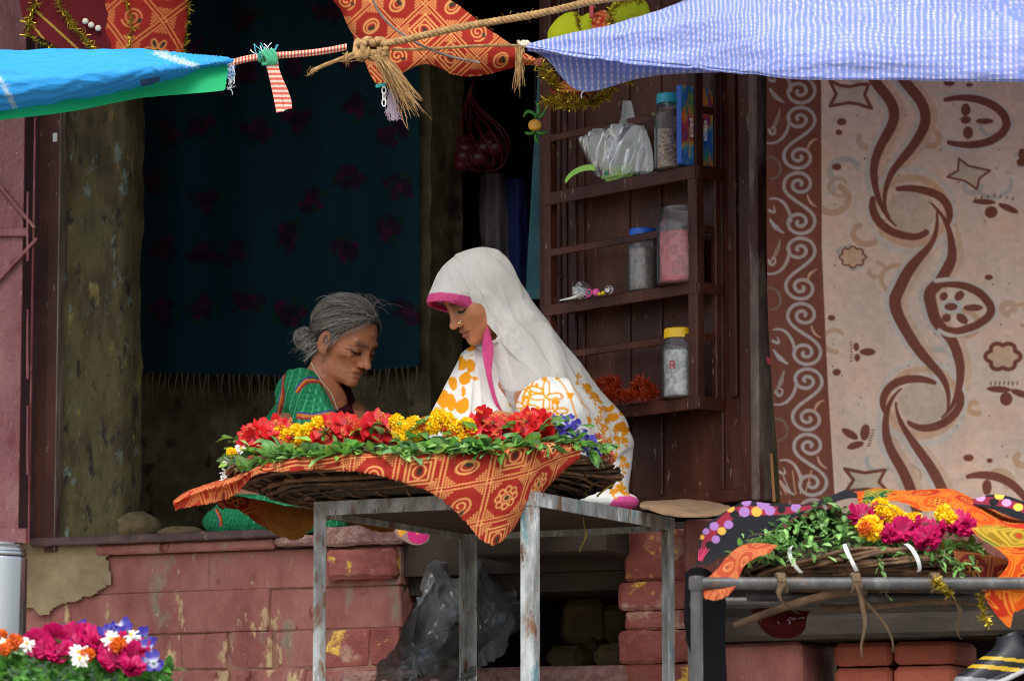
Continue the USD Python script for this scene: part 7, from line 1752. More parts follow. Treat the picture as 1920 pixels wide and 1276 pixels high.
jy, cy_ = jar('clear jar with a yellow lid and white sachets on the bottom rack shelf', 1272, 2, 0.047, 0.165, 'lid_yellow', mixcol([(186, 188, 184), (206, 206, 200), (150, 152, 150), (170, 176, 176)], 4, 15), 0.80, seed=15)
def text_at(txt, h, origin, right, up, mat, parent, name='lettering', depth=0.0008, bold=True):
    m = meshkit.text_mesh(txt, h, depth, bold); r = np.asarray(right, float) / np.linalg.norm(right); u = np.asarray(up, float) / np.linalg.norm(up); n = np.cross(r, u)
    m.vertices = m.vertices @ np.stack([r, u, n]) + origin
    obj(name, m, mat, parent)
plain('print_red', (170, 30, 44), rough=0.6); plain('print_white', (232, 230, 224), rough=0.6); plain('print_black', (24, 22, 24), rough=0.6)
text_at('R', 0.020, cy_ + np.array([-0.030, -0.050, 0.075]), [1, 0, 0.1], [0, 0, 1], 'print_red', jy)
# incense packets seen through the side of the rack
ib = []
pr_ = np.random.default_rng(5)
SPECT = [(120, 60, 110), (190, 50, 60), (214, 130, 50), (60, 140, 80), (40, 90, 180), (70, 150, 170), (200, 170, 60), (170, 40, 40)]
for k in range(5):
    d0 = 0.022 + k * 0.025; a0 = a_r + 0.007
    z0 = SHELF[0] + 0.0015; z1 = rz(1320, 158) if k < 5 else z0
    p = thing('incense_packet', ('rainbow printed incense packet standing nearest the door in the top rack corner', 'rainbow incense packet second from the door in the top rack corner', 'rainbow incense packet in the middle of five in the top rack corner', 'rainbow incense packet second from the corner post in the top rack corner', 'rainbow incense packet touching the corner post of the top rack shelf')[k], 'packet', lat(a0 + 0.02, d0, z0), 'incense packets in the top rack corner')
    nz, nd = 34, 6
    zz, dd = np.meshgrid(np.linspace(z0, z1, nz), np.linspace(d0, d0 + 0.023, nd), indexing='ij')
    face = np.array([F0 * 0 + lat(a0, d, z) for d, z in zip(dd.ravel(), zz.ravel())]).reshape(nz, nd, 3)
    f = (zz - z0) / (z1 - z0); n = noise(np.stack([f * 9, dd * 90, f * 0 + k], -1), k); idx = (f * 9 + n * 3 + k * 0.7); i0 = np.floor(idx).astype(int); w = (idx - i0)[..., None]
    S8 = srgb(np.array(SPECT)); c = S8[i0 % 8] * (1 - w) + S8[(i0 + 1) % 8] * w
    obj('printed_face', gmesh(face[:, ::-1]), 'painted', p, col=c.reshape(-1, 3))
    obj('box', lbox(a0 + 0.0005, a0 + 0.020, d0 + 0.0003, d0 + 0.0227, z0, z1, 0.0015), 'print_white' if False else 'lid_blue', p)
    if k in (1, 3): text_at('france' if k == 3 else 'agarba', 0.0125, lat(a0 - 0.0008, d0 + 0.006, z0 + 0.125), [0, 0, -1], LN, 'print_white', p, bold=True)
# crumpled bags
def crumple(c, rad, seed, amp=0.35, level=5, flat=0.0):
    m = trimesh.creation.icosphere(level, 1.0); v = m.vertices
    r = 1 + amp * (np.abs(fbm(v * 2.3 + seed, 4, seed) - 0.5) * 2 - 0.3) + amp * 0.5 * np.abs(fbm(v * 6 + seed, 3, seed + 3) - 0.5)
    v = v * r[:, None]; v[:, 2] = np.maximum(v[:, 2], -0.92 + flat)
    m.vertices = v * np.asarray(rad) + c
    return m
bc_ = lat(A(1156, 400, 0.09), 0.09, SHELF[0])
bag = thing('plastic_bag', 'crumpled clear plastic bag with green stuff in it on the top rack shelf', 'bag', bc_)
ru = np.array([[(1083, 256), (1112, 250), (1150, 238), (1188, 231), (1213, 248)], [(1090, 276), (1118, 270), (1155, 262), (1192, 262), (1222, 276)], [(1104, 304), (1130, 300), (1160, 296), (1196, 298), (1225, 302)], [(1116, 328), (1140, 330), (1172, 327), (1202, 322), (1224, 318)]], float)
def bag_side(sgn, seed):
    W = np.array([[lat(A(u, v, 0.09), 0.09 + sgn * 0.040 * math.sin(math.pi * i / 4) * (0.45 + 0.55 * math.sin(math.pi * (j + 0.6) / 4)), rz(u, v)) for i, (u, v) in enumerate(row)] for j, row in enumerate(ru)])
    G = np.stack([RectBivariateSpline(np.linspace(0, 1, 4), np.linspace(0, 1, 5), W[..., k], kx=3, ky=3)(np.linspace(0, 1, 60), np.linspace(0, 1, 80)) for k in range(3)], -1)
    e = np.sin(np.linspace(0, np.pi, 80))[None, :, None]
    q = np.stack([(G @ LA) * 34 + (G @ UPV) * 14, (G @ UPV) * 8 - (G @ LA) * 6, G[..., 0] * 0 + seed], -1)
    return G + LN * (0.034 * (np.abs(fbm(q, 2, seed) - 0.5) * 2 - 0.3))[..., None] * e
for k, sgn in enumerate((1, -1)): obj('bag_film', gmesh(bag_side(sgn, 3 + k)), 'clear_bag', bag, smooth=45)
sp0 = [lat(A(1140, 300, 0.09), 0.09, rz(1140, 265)), lat(A(1176, 300, 0.09), 0.085, rz(1176, 188)), lat(A(1200, 300, 0.09), 0.09, rz(1200, 262))]
pk_ = np.stack([np.stack([sp0[0] + (sp0[1] - sp0[0]) * t + LN * 0.012 * math.sin(t * 7), (sp0[0] + sp0[2]) / 2 + (sp0[1] - (sp0[0] + sp0[2]) / 2) * t + LN * 0.02, sp0[2] + (sp0[1] + LA * -0.012 - sp0[2]) * t]) for t in np.linspace(0, 1, 10)])
obj('bag_neck', gmesh(pk_), 'clear_bag', bag, smooth=True)
m = crumple(np.zeros(3), (1, 1, 1), 9, 0.4, 3); q = m.vertices; m.vertices = bc_ - LA[None] * (q[:, :1] * 0.062 + 0.006) + LN[None] * q[:, 1:2] * 0.03 + UPV * (q[:, 2:3] + 0.92) * 0.022
obj('contents', m, 'painted', bag, smooth=True, col=np.where(noise(m.vertices * 40)[:, None] > 0.62, srgb((40, 130, 100)), srgb((150, 190, 110))))
gs = [lat(A(u, 400, 0.15), 0.15 + o, rz(u, v)) for u, v, o in ((1112, 323, -0.01), (1096, 326, 0.01), (1082, 336, 0.018), (1070, 349, 0.018))]
p = spline(gs, 16); w = UPV * 0.008
plain('lime_strip', (150, 210, 90), rough=0.5)
obj('green_strip', gmesh(np.stack([p - w, p + LN * 0.003, p + w], 1)), 'lime_strip', smooth=True, label='light green strip hanging over the lip of the top rack shelf', cat='strip')
# middle shelf odds and ends
c2 = lat(A(1092, 500, 0.10), 0.10, SHELF[1])
pb = thing('plastic_pouch', 'small crumpled white plastic pouch at the left of the middle rack shelf', 'bag', c2)
m = crumple(np.zeros(3), (1, 1, 1), 21, 0.22, 4); q = m.vertices; m.vertices = c2 - LA[None] * q[:, :1] * 0.030 + LN[None] * q[:, 1:2] * 0.03 + UPV * ((q[:, 2:3] + 0.92) * 0.028 * (1 - 0.3 * np.abs(q[:, :1])))
obj('pouch_film', m, 'clear_bag', pb, smooth=True)
for k in range(9):
    a = lat(A(1050 + 3 * k, 540, 0.13), 0.13, SHELF[1] + 0.004); b = lat(A(1092 + 2 * k, 540, 0.11), 0.11 + 0.004 * k, SHELF[1] + 0.006 + 0.003 * (k % 3))
    obj('stick', tube(np.array([a, b]), 0.0022, 5), 'print_white', pb)
tb = thing('hair_ties', 'pink and white bead hair ties lying on the middle rack shelf', 'hair tie', lat(A(1125, 535, 0.12), 0.12, SHELF[1]))
plain('bead_pink', (230, 90, 160), rough=0.25); plain('bead_white', (236, 226, 226), rough=0.25); plain('bead_yellow', (230, 200, 40), rough=0.3)
for u, v, r_b, mt in ((1118, 531, 0.011, 'bead_pink'), (1142, 529, 0.012, 'bead_white'), (1131, 539, 0.006, 'bead_yellow'), (1124, 541, 0.005, 'bead_yellow')):
    obj('bead', trimesh.creation.icosphere(3, r_b).apply_translation(lat(A(u, v, 0.12), 0.12, SHELF[1] + r_b + 0.001)), mt, tb, smooth=True)
th = np.linspace(0, 2 * np.pi, 24); cc_ = lat(A(1104, 535, 0.125), 0.125, SHELF[1] + 0.012)
obj('band', tube(np.array([cc_ - LA * 0.017 * math.cos(t) + UPV * 0.010 * math.sin(t) + LN * 0.006 * math.cos(t) for t in th]), 0.0025, 6, caps=False), 'bead_pink', tb, smooth=True)
cc_ = lat(A(1140, 535, 0.135), 0.135, SHELF[1] + 0.010)
obj('band', tube(np.array([cc_ - LA * 0.018 * math.cos(t) + UPV * 0.009 * math.sin(t) + LN * 0.006 * math.cos(t) for t in th]), 0.0018, 6, caps=False), 'print_black', tb, smooth=True)
# orange tinsel on the bottom shelf
tw_ = [lat(A(u, v, 0.10), 0.10 + o, rz(u, v)) for u, v, o in ((1118, 745, 0.0), (1130, 722, 0.02), (1158, 718, 0.0), (1160, 740, 0.03), (1190, 735, 0.0), (1212, 716, 0.02), (1226, 735, 0.0), (1205, 742, 0.03), (1170, 742, 0.0), (1140, 738, 0.03))]
obj('orange_tinsel', cat([tinsel(tw_, 5200, 0.022, 51), tinsel(tw_[::-1], 3000, 0.016, 52)]), 'tinsel_orange', label='bundle of shiny orange tinsel on the bottom rack shelf', cat='tinsel')
# ------------------------------------------------------------------ lemon and chilli charm
lm = thing('lemon_charm', 'lemon and green chilli charm hanging at the left edge of the rack', 'charm', P(1003, 235, 10.86))
plain('lemon', (214, 156, 62), rough=0.45, bump=0.3, bscale=400); plain('chilli', (44, 110, 30), rough=0.3); 
m = trimesh.creation.icosphere(3, 0.0185); m.vertices = m.vertices * [1, 1, 0.92] + P(1003, 235, 10.86); obj('lemon', m, 'lemon', lm, smooth=True)
for k, pts in enumerate((((1002, 222), (1010, 206), (1004, 190)), ((1006, 218), (988, 210), (982, 220)), ((1008, 221), (1018, 214), (1022, 204)), ((1002, 247), (992, 251), (984, 247)), ((1004, 248), (1006, 262), (1012, 270)), ((1006, 247), (1018, 250), (1026, 246)))):
    p = spline([P(*q, 10.86 - 0.01 * (k % 2)) for q in pts], 12); obj('chilli', tube(p, 0.0052 * np.sin(np.linspace(0.5, 3.05, 12)) ** 0.6, 7), 'chilli', lm, smooth=True)
obj('string', tube(np.array([P(1003, 120, 10.86), P(1003, 300, 10.86)]), 0.0010, 4), 'print_black', lm)
# ------------------------------------------------------------------ things in the dark passage
nb = thing('net_bag', 'red net bag of onions hanging in the dark passage', 'bag', P(905, 318, 12.1))
plain('onion', (70, 16, 24), rough=0.4); plain('net', (96, 16, 28), rough=0.6)
rng = np.random.default_rng(3)
for k in range(16):
    u, v = 905 + rng.uniform(-38, 36), 282 + rng.uniform(-26, 26); m = trimesh.creation.icosphere(2, rng.uniform(0.026, 0.034)); m.vertices = m.vertices * [1, 1, 0.85] + P(u, v, 12.1 + rng.uniform(-0.04, 0.04)); obj('onion', m, 'onion', nb, smooth=True)
nl = []
for k in range(14):
    t = k * 2 * np.pi / 14
    nl.append(spline([P(888, 150, 12.1), P(884 + 14 * math.cos(t), 200, 12.1 + 0.02 * math.sin(t)), P(905 + 50 * math.cos(t + 0.3), 260, 12.1 + 0.085 * math.sin(t + 0.3)), P(905 + 46 * math.cos(t + 0.7), 298, 12.1 + 0.08 * math.sin(t + 0.7)), P(905, 322, 12.1)], 14))
obj('net', cat([tube(l, 0.0016, 4, caps=False) for l in nl]), 'net', nb)
plain('grey_cloth', (120, 112, 110), rough=0.9, vary=0.4, scale=12); plain('navy_cloth', (40, 54, 120), rough=0.9)
for u0, u1, v0, v1, mt, lab in ((898, 948, 325, 560, 'grey_cloth', 'dim grey cloth hanging in the dark passage below the red net bag'), (946, 985, 335, 560, 'navy_cloth', 'dim navy blue cloth hanging in the dark passage beside the grey one')):
    rows = [[(u, v, 12.35 + 0.03 * math.sin(u / 6.0)) for u in np.linspace(u0 + 6 * (v - v0) / 200, u1 + 8 * (v - v0) / 200, 6)] for v in np.linspace(v0, v1, 4)]
    G, s, t = sheet(rows, 40, 40, wr=0.008, wscale=10, seed=u0); obj('hung_cloth', gmesh(G), mt, smooth=True, label=lab, cat='cloth')
mottled('blue_board', [(0.3, (40, 84, 96)), (0.55, (62, 112, 122)), (0.7, (140, 130, 90))], scale=5, bump=0.4)
a, b = P(988, 545, 11.45), P(1016, 330, 11.45)
pbd = np.array([P(985, 560, 11.45), P(1030, 560, 11.45), P(1030, 60, 11.45), P(1013, 60, 11.45)])
obj('blue_board', hexa([pbd[0], pbd[1], pbd[2], pbd[3]] + [q + [0, 0.02, 0] for q in pbd], 0.002), 'blue_board', label='faded blue painted board leaning behind the left edge of the rack', cat='board')
# ------------------------------------------------------------------ sacks on the platform
mottled('burlap', [(0.3, (84, 72, 46)), (0.7, (122, 106, 72))], scale=40, rough=0.95, bump=0.6, bscale=500)
for (u, v, ru, rz_, lab) in ((252, 990, 52, 34, 'bulging burlap sack corner on the platform beside the pilaster'), (340, 1002, 46, 16, 'flat burlap sack lying on the platform beside the bulging one')):
    m = trimesh.creation.icosphere(4, 1.0); q = m.vertices * np.array([ru * 0.00149, 0.10, rz_ * 0.00149]) * (1 + 0.3 * (fbm(m.vertices * 1.6 + u, 3, 4) - 0.5))[:, None]; m.vertices = q + P(u, v, 11.34 if u < 300 else 11.30)
    m.vertices[:, 2] = np.maximum(m.vertices[:, 2], FLOOR + 0.001); obj('burlap_sack', m, 'burlap', smooth=True, label=lab, cat='sack')
# ------------------------------------------------------------------ printed scrap on the capping stone
rows = [[(738, 978, 10.745), (775, 980, 10.735), (806, 983, 10.73)], [(742, 1000, 10.735), (775, 1004, 10.725), (806, 1000, 10.725)], [(752, 1010, 10.735), (780, 1021, 10.72), (804, 1012, 10.725)]]
G, s, t = sheet(rows, 40, 50, seed=3); uv = proj(G); pp = Print(100, 70, (150, 120, 110), x0=725, y0=965, ss=6)
pp.ell(784, 1002, 20, 17, (190, 40, 110))
for k in range(5): pp.line([(752 + (k - 2) * 0.5, 1003), (745 + 5 * k, 990)], (214, 150, 40), [3, 1]); pp.line([(783, 1000), (777 + 3.5 * k, 988)], (214, 150, 40), [3, 1])
obj('printed_scrap', gmesh(G), 'cloth', smooth=True, col=srgb(pp.sample(uv[..., 0], uv[..., 1])).reshape(-1, 3), label='scrap of cloth with a magenta and yellow flower under the iron table', cat='cloth')
# ------------------------------------------------------------------ plastic sheet stuffed in the niche
rows = []
for v, y in ((1045, 10.95), (1100, 10.80), (1160, 10.72), (1215, 10.66), (1250, 10.62), (1285, 10.66)):
    l, r = np.interp(v, [1045, 1100, 1160, 1215, 1285], [795, 785, 772, 745, 700]), np.interp(v, [1045, 1130, 1200, 1285], [940, 968, 972, 850])
    rows.append([(u, v + 6 * math.sin(u / 17.0 + v), y - 0.05 * math.sin((u - l) / (r - l) * 3.1) + 0.045 * math.sin(u / 14.0 + v / 23.0)) for u in np.linspace(l, r, 9)])
G, s, t = sheet(rows, 170, 180, wr=0.03, wscale=7, seed=41, stretch=(1, 1, 0.5))
G = G + gnormal(G) * (0.05 * np.abs(fbm(G * np.array([12, 9, 5]), 2, 8) - 0.5) + 0.045 * np.abs(fbm(G * np.array([30, 18, 12]), 2, 18) - 0.5))[..., None]
obj('plastic_sheet', gmesh(G), 'grey_sheet', smooth=35, label='crumpled translucent grey plastic sheet stuffed into the niche under the table', cat='plastic sheet')
m = crumple(P(880, 1130, 10.98), (0.15, 0.09, 0.14), 77, 0.5, 5); obj('plastic_bundle', m, 'grey_sheet', smooth=30, label='dark plastic wrapped bundle at the back of the niche behind the table leg', cat='bundle')
plain('roll_white', (176, 170, 156), rough=0.7, vary=0.2)
obj('rolled_paper', tube(spline([P(780, 1240, 10.70), P(830, 1236, 10.70), P(876, 1246, 10.72)], 12), 0.012, 8), 'roll_white', smooth=40, label='pale rolled paper lying at the foot of the plastic sheet', cat='roll')
# ------------------------------------------------------------------ steel flask, lower left
M('steel', {'n': ('noise_texture', {'scale': 300.0}), 'r': ('rgb_ramp', {'ramp': [(0.3, (0.10,) * 3), (0.7, (0.18,) * 3)]}), 'p': ('principled_bsdf', {'base_color': srgb((168, 172, 176)), 'metallic': 1.0})}, [('n.fac', 'r.fac'), ('r.color', 'p.roughness')], 'p.BSDF')
yf = 8.66; rf = 50 * yf / FPX; fc2 = P(2, 1018, yf); zb = fc[2] - 0.0605; hf = fc2[2] - zb
fl_ = thing('steel_flask', 'tall brushed steel flask with a ringed lid at the lower left edge', 'flask', np.array([fc2[0], yf, zb]))
cz = np.array([fc2[0], yf, zb])
obj('flask_body', lathe([(0.001, 0), (rf * 0.97, 0), (rf, 0.006), (rf, hf - 0.036), (rf * 0.97, hf - 0.031), (rf * 0.9, hf - 0.029)], cz, 56), 'steel', fl_, smooth=35)
obj('ring', lathe([(rf * 0.9, hf - 0.0285), (rf * 0.97, hf - 0.028), (rf * 0.985, hf - 0.024), (rf * 0.97, hf - 0.020), (rf * 0.88, hf - 0.0195)], cz, 56), 'steel', fl_, smooth=35)
obj('lid', lathe([(rf * 0.88, hf - 0.019), (rf * 0.93, hf - 0.018), (rf * 0.93, hf - 0.012), (rf * 0.84, hf - 0.009), (rf * 0.86, hf - 0.004), (rf * 0.80, hf), (0.001, hf)], cz, 56), 'steel', fl_, smooth=35)
# ------------------------------------------------------------------ right stall: cloths, trimmings
z7 = lambda x, y, Y: (1240 + x / 2.8235, 900 + y / 2.8235, Y)
POL = [(184, 455), (188, 390), (200, 315), (235, 240), (300, 190), (350, 158), (400, 128), (460, 110), (580, 120), (700, 126), (790, 122), (900, 82), (965, 52), (1035, 70)]
INN = [(240, 450), (290, 420), (340, 390), (400, 350), (450, 325), (500, 305), (560, 280), (610, 255), (660, 225), (720, 185), (790, 150), (870, 125), (960, 100), (1040, 95)]
rows = [[z7(x, y + 40, 9.38) for x, y in POL], [z7(x, y, 9.30) for x, y in POL], [z7((a + c) / 2, (b + d) / 2 - 8, 9.14) for (a, b), (c, d) in zip(POL, INN)], [z7(c, d, 9.03) for c, d in INN]]
rows = rows[1:]
G, s, t = sheet(rows, 90, 240, wr=0.004, wscale=10, seed=61)
pk2 = Print(320, 260, (14, 16, 22), x0=1290, y0=890, ss=6); z = lambda x, y: (1240 + x / 2.8235, 900 + y / 2.8235)
pk2.line([z(212, 420), z(228, 350), z(260, 285), z(320, 225), z(385, 172), z(470, 160), (z(640, 160)), z(790, 140)], (128, 26, 46), [8, 15, 19, 18, 17, 16, 12, 6])
for x, y, r, c in ((280, 243, 24, 'l'), (320, 268, 22, 'y'), (356, 234, 24, 'l'), (288, 312, 22, 'l'), (255, 342, 22, 'b'), (388, 180, 24, 'b'), (440, 167, 28, 'l'), (505, 165, 28, 'y'), (575, 160, 27, 'l'), (636, 154, 22, 'b'), (712, 142, 26, 'l'), (540, 122, 34, 'l'), (450, 112, 26, 'l'), (365, 148, 22, 'y'), (236, 270, 18, 'l'), (214, 300, 14, 'y')):
    X, Y = z(x, y); pk2.ell(X, Y, r / 2.82, r * 0.95 / 2.82, {'l': (146, 104, 162), 'y': (196, 150, 60), 'b': (14, 14, 18)}[c])
for k in range(5): pk2.line([z(196 + 4 * k, 420), z(200 + 13 * k, 365 - 6 * (k % 2))], (214, 60, 110), [1.5, 4, 1])
uv = proj(G)
blk = obj('dotted_cloth', gmesh(G), 'cloth', smooth=True, col=srgb(pk2.sample(uv[..., 0], uv[..., 1])).reshape(-1, 3), label='black cloth with a red dotted border covering the left of the right basket', cat='cloth')
rows = [[z7(x, y, 9.10) for x, y in ((128, 500), (180, 460), (240, 470), (290, 520), (340, 640))], [z7(x, y, 9.12) for x, y in ((118, 620), (170, 640), (240, 650), (290, 700), (335, 760))], [z7(x, y, 9.14) for x, y in ((120, 780), (170, 800), (240, 820), (290, 860), (340, 880))], [z7(x, y, 9.14) for x, y in ((150, 840), (190, 960), (250, 1000), (300, 1020), (345, 1000))], [z7(x, y, 9.14) for x, y in ((200, 1100), (230, 1120), (290, 1120), (320, 1120), (352, 1110))]]
G, s, t = sheet(rows, 70, 90, wr=0.016, wscale=12, seed=63, stretch=(1, 1, 0.25))
obj('hanging_drape', gmesh(G), 'thin_cloth', blk, smooth=True, col=srgb((14, 14, 20)))
rows = [[z7(x, y, 9.34) for x, y in ((1640, 100), (1700, 82), (1760, 72), (1840, 85), (1930, 115), (2060, 160))], [z7(x, y, 9.26) for x, y in ((1645, 115), (1720, 118), (1780, 125), (1850, 140), (1930, 165), (2060, 200))], [z7(x, y, 9.2) for x, y in ((1650, 130), (1720, 150), (1790, 170), (1860, 195), (1930, 215), (2060, 250))]]
G, s, t = sheet(rows, 50, 120, wr=0.004, wscale=10, seed=65); uv = proj(G); pk3 = Print(240, 140, (16, 18, 24), x0=1800, y0=900, ss=6)
pk3.line([z(1640, 100), z(1760, 112), z(1860, 130), z(1960, 165), z(2100, 200)], (128, 30, 50), 15); 
for x, y, c in ((1690, 92, 'l'), (1760, 115, 'b'), (1828, 118, 'l'), (1890, 142, 'y'), (1960, 165, 'l'), (1790, 82, 'y')): X, Y = z(x, y); pk3.ell(X, Y, 9, 7, {'l': (190, 140, 204), 'y': (236, 186, 70), 'b': (14, 14, 18)}[c])
obj('dotted_cloth', gmesh(G), 'cloth', smooth=True, col=srgb(pk3.sample(uv[..., 0], uv[..., 1])).reshape(-1, 3), label='far end of the black dotted cloth behind the orange cloth at the right edge', cat='cloth')
TOP = [(1018, 62), (1090, 50), (1160, 44), (1330, 54), (1500, 44), (1600, 72), (1720, 130), (1820, 188), (1930, 214), (2060, 240)]
BOT = [(1050, 128), (1110, 118), (1180, 112), (1300, 130), (1410, 166), (1545, 150), (1640, 255), (1750, 338), (1860, 340), (2060, 350)]
rows = [[z7(x, y, 9.42) for x, y in TOP], [z7((a * 2 + c) / 3, (b * 2 + d) / 3 - 6, 9.33 - 0.03 * k) for k, ((a, b), (c, d)) in enumerate(zip(TOP, BOT))], [z7((a + 2 * c) / 3, (b + 2 * d) / 3, 9.25 - 0.035 * k) for k, ((a, b), (c, d)) in enumerate(zip(TOP, BOT))], [z7(c, d, 9.17 - 0.027 * k) for k, (c, d) in enumerate(BOT)]]
G, s, t = sheet(rows, 110, 300, wr=0.005, wscale=11, seed=67)
uv = proj(G); ps_, pt_ = uv[..., 0] * 0.00118, uv[..., 1] * 0.00118 + 0.3 * t; oc = band_col(BAND_ORANGE, ps_, pt_, 0.075, rot=0.35); gc = band_col(BAND_GREEN, ps_, pt_, 0.075, rot=0.35)
gm_ = Print(260, 130, (0, 0, 0), x0=1590, y0=900, ss=4); gm_.poly([z(1080, 50), z(1250, 40), z(1180, 100), z(1060, 130)], (255,) * 3); gm_.poly([z(1640, 250), z(1760, 235), z(1930, 262), z(2000, 300), z(2000, 360), z(1720, 345)], (255,) * 3)
mk = gm_.sample(uv[..., 0], uv[..., 1])[..., :1] / 255.0
oc_ = obj('orange_cloth', gmesh(G), 'thin_cloth', smooth=True, col=srgb(oc * (1 - mk) + gc * mk).reshape(-1, 3), label='bright orange cloth with green and red printed squares over the right basket', cat='cloth')
Y0 = 8.93
rows = [[z7(x, y, Y0) for x, y in ((1640, 255), (1750, 245), (1850, 238), (1960, 238), (2060, 250))], [z7(x, y, Y0 - 0.03) for x, y in ((1750, 345), (1810, 340), (1880, 332), (1965, 330), (2060, 335))], [z7(x, y, Y0 - 0.035) for x, y in ((1838, 432), (1872, 430), (1915, 430), (1980, 430), (2060, 430))], [z7(x, y, Y0 - 0.03) for x, y in ((1765, 530), (1825, 528), (1890, 522), (1980, 520), (2060, 520))], [z7(x, y, Y0 - 0.02) for x, y in ((1712, 608), (1790, 645), (1880, 640), (1985, 620), (2060, 610))], [z7(x, y, Y0 - 0.015) for x, y in ((1760, 645), (1856, 785), (1884, 690), (1985, 660), (2060, 640))]]
G, s, t = sheet(rows, 130, 120, wr=0.005, wscale=11, seed=69); uv = proj(G); oc = band_col(BAND_ORANGE, s, t, 0.085, rot=0.15)
gm_ = Print(300, 300, (0, 0, 0), x0=1800, y0=960, ss=4); gm_.poly([z(1640, 250), z(1760, 235), z(1940, 262), z(2060, 270), z(2060, 356), z(1740, 352)], (255,) * 3); mk = gm_.sample(uv[..., 0], uv[..., 1])[..., :1] / 255.0
m, c = gmesh(G, frayed(G, s, t, 0.004, 'b', 8), srgb(oc * (1 - mk) + band_col(BAND_GREEN, s, t, 0.085, rot=0.15) * mk)); obj('hanging_corner', m, 'thin_cloth', oc_, smooth=True, col=c)
rows = [[z7(x, y, 8.97) for x, y in ((1545, 372), (1650, 380), (1750, 395), (1838, 430))], [z7(x, y, 8.96) for x, y in ((1560, 430), (1650, 470), (1740, 490), (1800, 490))], [z7(x, y, 8.96) for x, y in ((1600, 470), (1660, 545), (1710, 590), (1740, 560))]]
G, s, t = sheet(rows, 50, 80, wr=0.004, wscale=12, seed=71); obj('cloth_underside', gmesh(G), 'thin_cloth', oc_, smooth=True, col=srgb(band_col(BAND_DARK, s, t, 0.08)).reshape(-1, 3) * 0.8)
rows = [[z7(x, y, 8.93) for x, y in ((640, 352), (540, 326), (430, 345), (340, 420), (270, 495), (222, 512))], [z7(x, y, 8.90) for x, y in ((610, 366), (530, 365), (440, 400), (385, 470), (310, 535), (223, 575))], [z7(x, y, 8.89) for x, y in ((590, 384), (505, 420), (428, 480), (382, 590), (300, 645), (226, 638))]]
G, s, t = sheet(rows, 80, 150, wr=0.005, wscale=16, seed=73); m, c = gmesh(G, frayed(G, s, t, 0.006, 'bl', 3), srgb(band_col(BAND_RED, s, t, 0.06, rot=0.6)) * 0.55 + srgb((204, 104, 66)) * 0.45)
obj('faded_cloth_strip', m, 'thin_cloth', smooth=True, col=c, label='faded orange red frayed cloth strip at the left end of the right basket', cat='cloth')
rows = [[z7(x, y, 9.30) for x, y in ((455, 690), (540, 672), (640, 680), (790, 690))], [z7(x, y, 9.25) for x, y in ((480, 700), (560, 730), (660, 745), (770, 735))], [z7(x, y, 9.28) for x, y in ((520, 760), (590, 825), (690, 835), (760, 790))]]
G, s, t = sheet(rows, 40, 60, wr=0.006, wscale=12, seed=75); rd = obj('red_bunting', gmesh(G), 'thin_cloth', smooth=True, col=srgb((78, 16, 14)), label='dark red cloth with silver fringe tucked under the right stall', cat='cloth')
obj('fringe', tinsel([G[14, 4], G[18, 30], G[16, 56]], 420, 0.014, 66, w=0.0007, flat=1.2), 'steel', rd)
garland('tinsel_tuft', 'gold tinsel tuft tied on the front pipe of the right stall', [z7(1440, 525, 8.87), z7(1470, 550, 8.87), z7(1510, 590, 8.88), z7(1540, 610, 8.88)], 2600, 0.016, 61, catg='tinsel')
garland('tinsel_tuft', 'dark gold tinsel tuft hanging under the orange cloth at the right stall', [z7(1690, 600, 8.92), z7(1700, 690, 8.92), z7(1730, 760, 8.92)], 2200, 0.016, 62, catg='tinsel')
# reddish yarn coil on the large basket's right rim
plain('rust_yarn', (150, 70, 44), rough=0.9, vary=0.3)
yc = [P(*q) for q in ((1098, 868, 9.9), (1112, 872, 9.88), (1128, 862, 9.9), (1138, 845, 9.95), (1132, 828, 10.0), (1120, 818, 10.02), (1140, 838, 9.97), (1146, 860, 9.95), (1140, 880, 9.95), (1128, 905, 9.95))]
obj('yarn_coil', cat([tinsel(yc, 4200, 0.012, 71, w=0.0012), tube(spline(yc, 60), 0.006, 6)]), 'rust_yarn', label='fuzzy rust red yarn coil on the right rim of the large basket', cat='yarn')
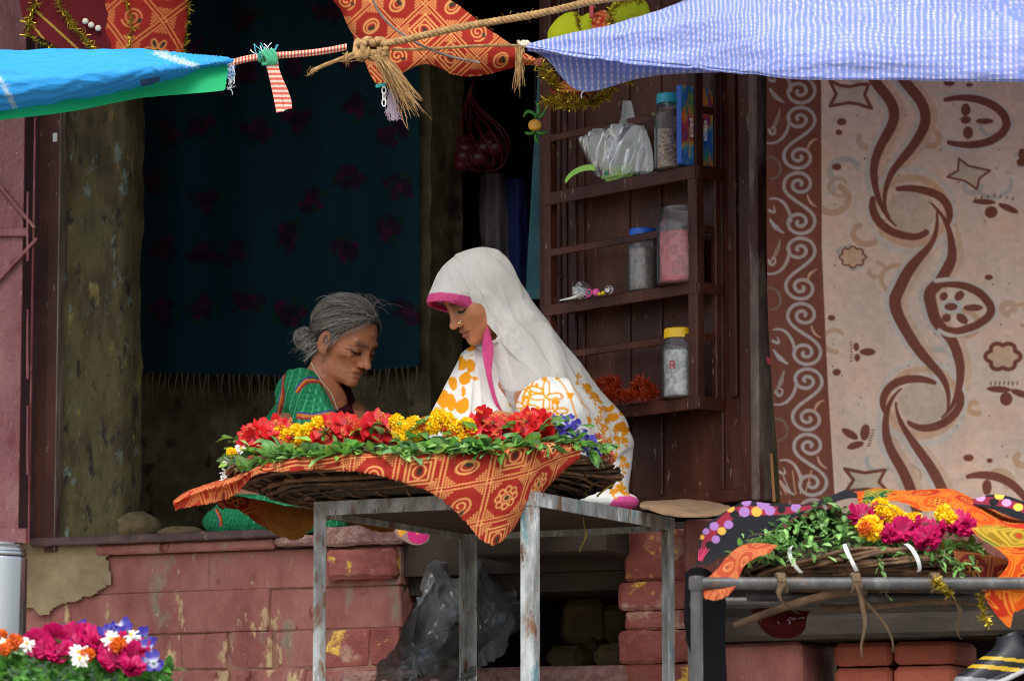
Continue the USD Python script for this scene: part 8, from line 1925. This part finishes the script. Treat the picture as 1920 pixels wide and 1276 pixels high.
# tag, stick, hanging straw
tg = thing('red_tag', 'small red paper tag sticking out beside the brown printed hanging', 'tag', P(1452, 690, 10.43))
p = [P(1436, 668, 10.44), P(1470, 682, 10.42), P(1468, 693, 10.42), P(1440, 682, 10.44)]
obj('tag_face', hexa(p + [q + [0, 0.0012, 0] for q in p]), 'print_red', tg); text_at('ARE', 0.0085, P(1443, 681, 10.434), P(1470, 690, 10.414) - P(1443, 679, 10.434), UPV, 'print_black', tg)
p = [P(1449, 940, 10.44), P(1455, 940, 10.44), P(1448, 850, 10.44), P(1444, 850, 10.44)]
plain('fresh_wood', (150, 100, 56), rough=0.7); obj('wood_sliver', hexa(p + [q + [0, 0.01, 0] for q in p], 0.001), 'fresh_wood', label='thin wooden batten standing between brown door and printed hanging', cat='batten')
obj('dry_straw', tube(spline([P(1098, 962, 10.1), P(1096, 985, 10.1), P(1099, 1002, 10.1), P(1092, 1020, 10.1), P(1087, 1034, 10.1)], 14), np.array([0.0012] * 6 + [0.0026] * 3 + [0.0014] * 5), 5), 'straw', label='dry straw dangling under the iron table beside the front leg', cat='straw')
# ------------------------------------------------------------------ trainer shoe under the right stall
sc_ = P(1868, 1268, 10.18); sx = np.array([0.86, 0.30, 0.40]); sx /= np.linalg.norm(sx); sy = np.cross(UPV, sx); sy /= np.linalg.norm(sy); sz = np.cross(sx, sy)
RS = np.stack([sx, sy, sz], 1); toS = lambda p: (p - sc_) @ RS
def shoe(q):
    d = s_cap(q, (-0.085, 0, 0.015), (0.065, 0, 0.030), 0.032, 0.044)
    d = smin(d, s_cap(q, (0.065, 0, 0.03), (0.075, 0, 0.075), 0.038, 0.033), 0.02)
    d = smin(d, s_ell(q, (0, 0, -0.008), (0.130, 0.046, 0.018)), 0.008)
    d = smax(d, -s_cap(q, (0.072, 0, 0.06), (0.078, 0, 0.14), 0.024, 0.028), 0.006)
    return smax(d, -0.022 - q[..., 2], 0.004)
m = surf(lambda p: shoe(toS(p)), sc_ - 0.17, sc_ + 0.17, 0.003); q = toS(m.vertices)
c = np.broadcast_to(srgb((26, 30, 34)), q.shape).copy(); st_ = (q[:, 2] * 1.0 + q[:, 0] * 0.55)
for lo_, hi_, cc in ((-0.10, -0.012, (150, 152, 156)), (0.016, 0.028, (214, 176, 40)), (0.044, 0.054, (214, 176, 40))): c[(st_ > lo_) & (st_ < hi_)] = srgb(cc)
c[q[:, 2] < -0.004] = srgb((206, 208, 208)); c[q[:, 2] < -0.016] = srgb((40, 40, 42))
obj('trainer_shoe', m, 'painted', smooth=True, col=c, label='black and yellow trainer shoe lying under the right stall', cat='shoe')
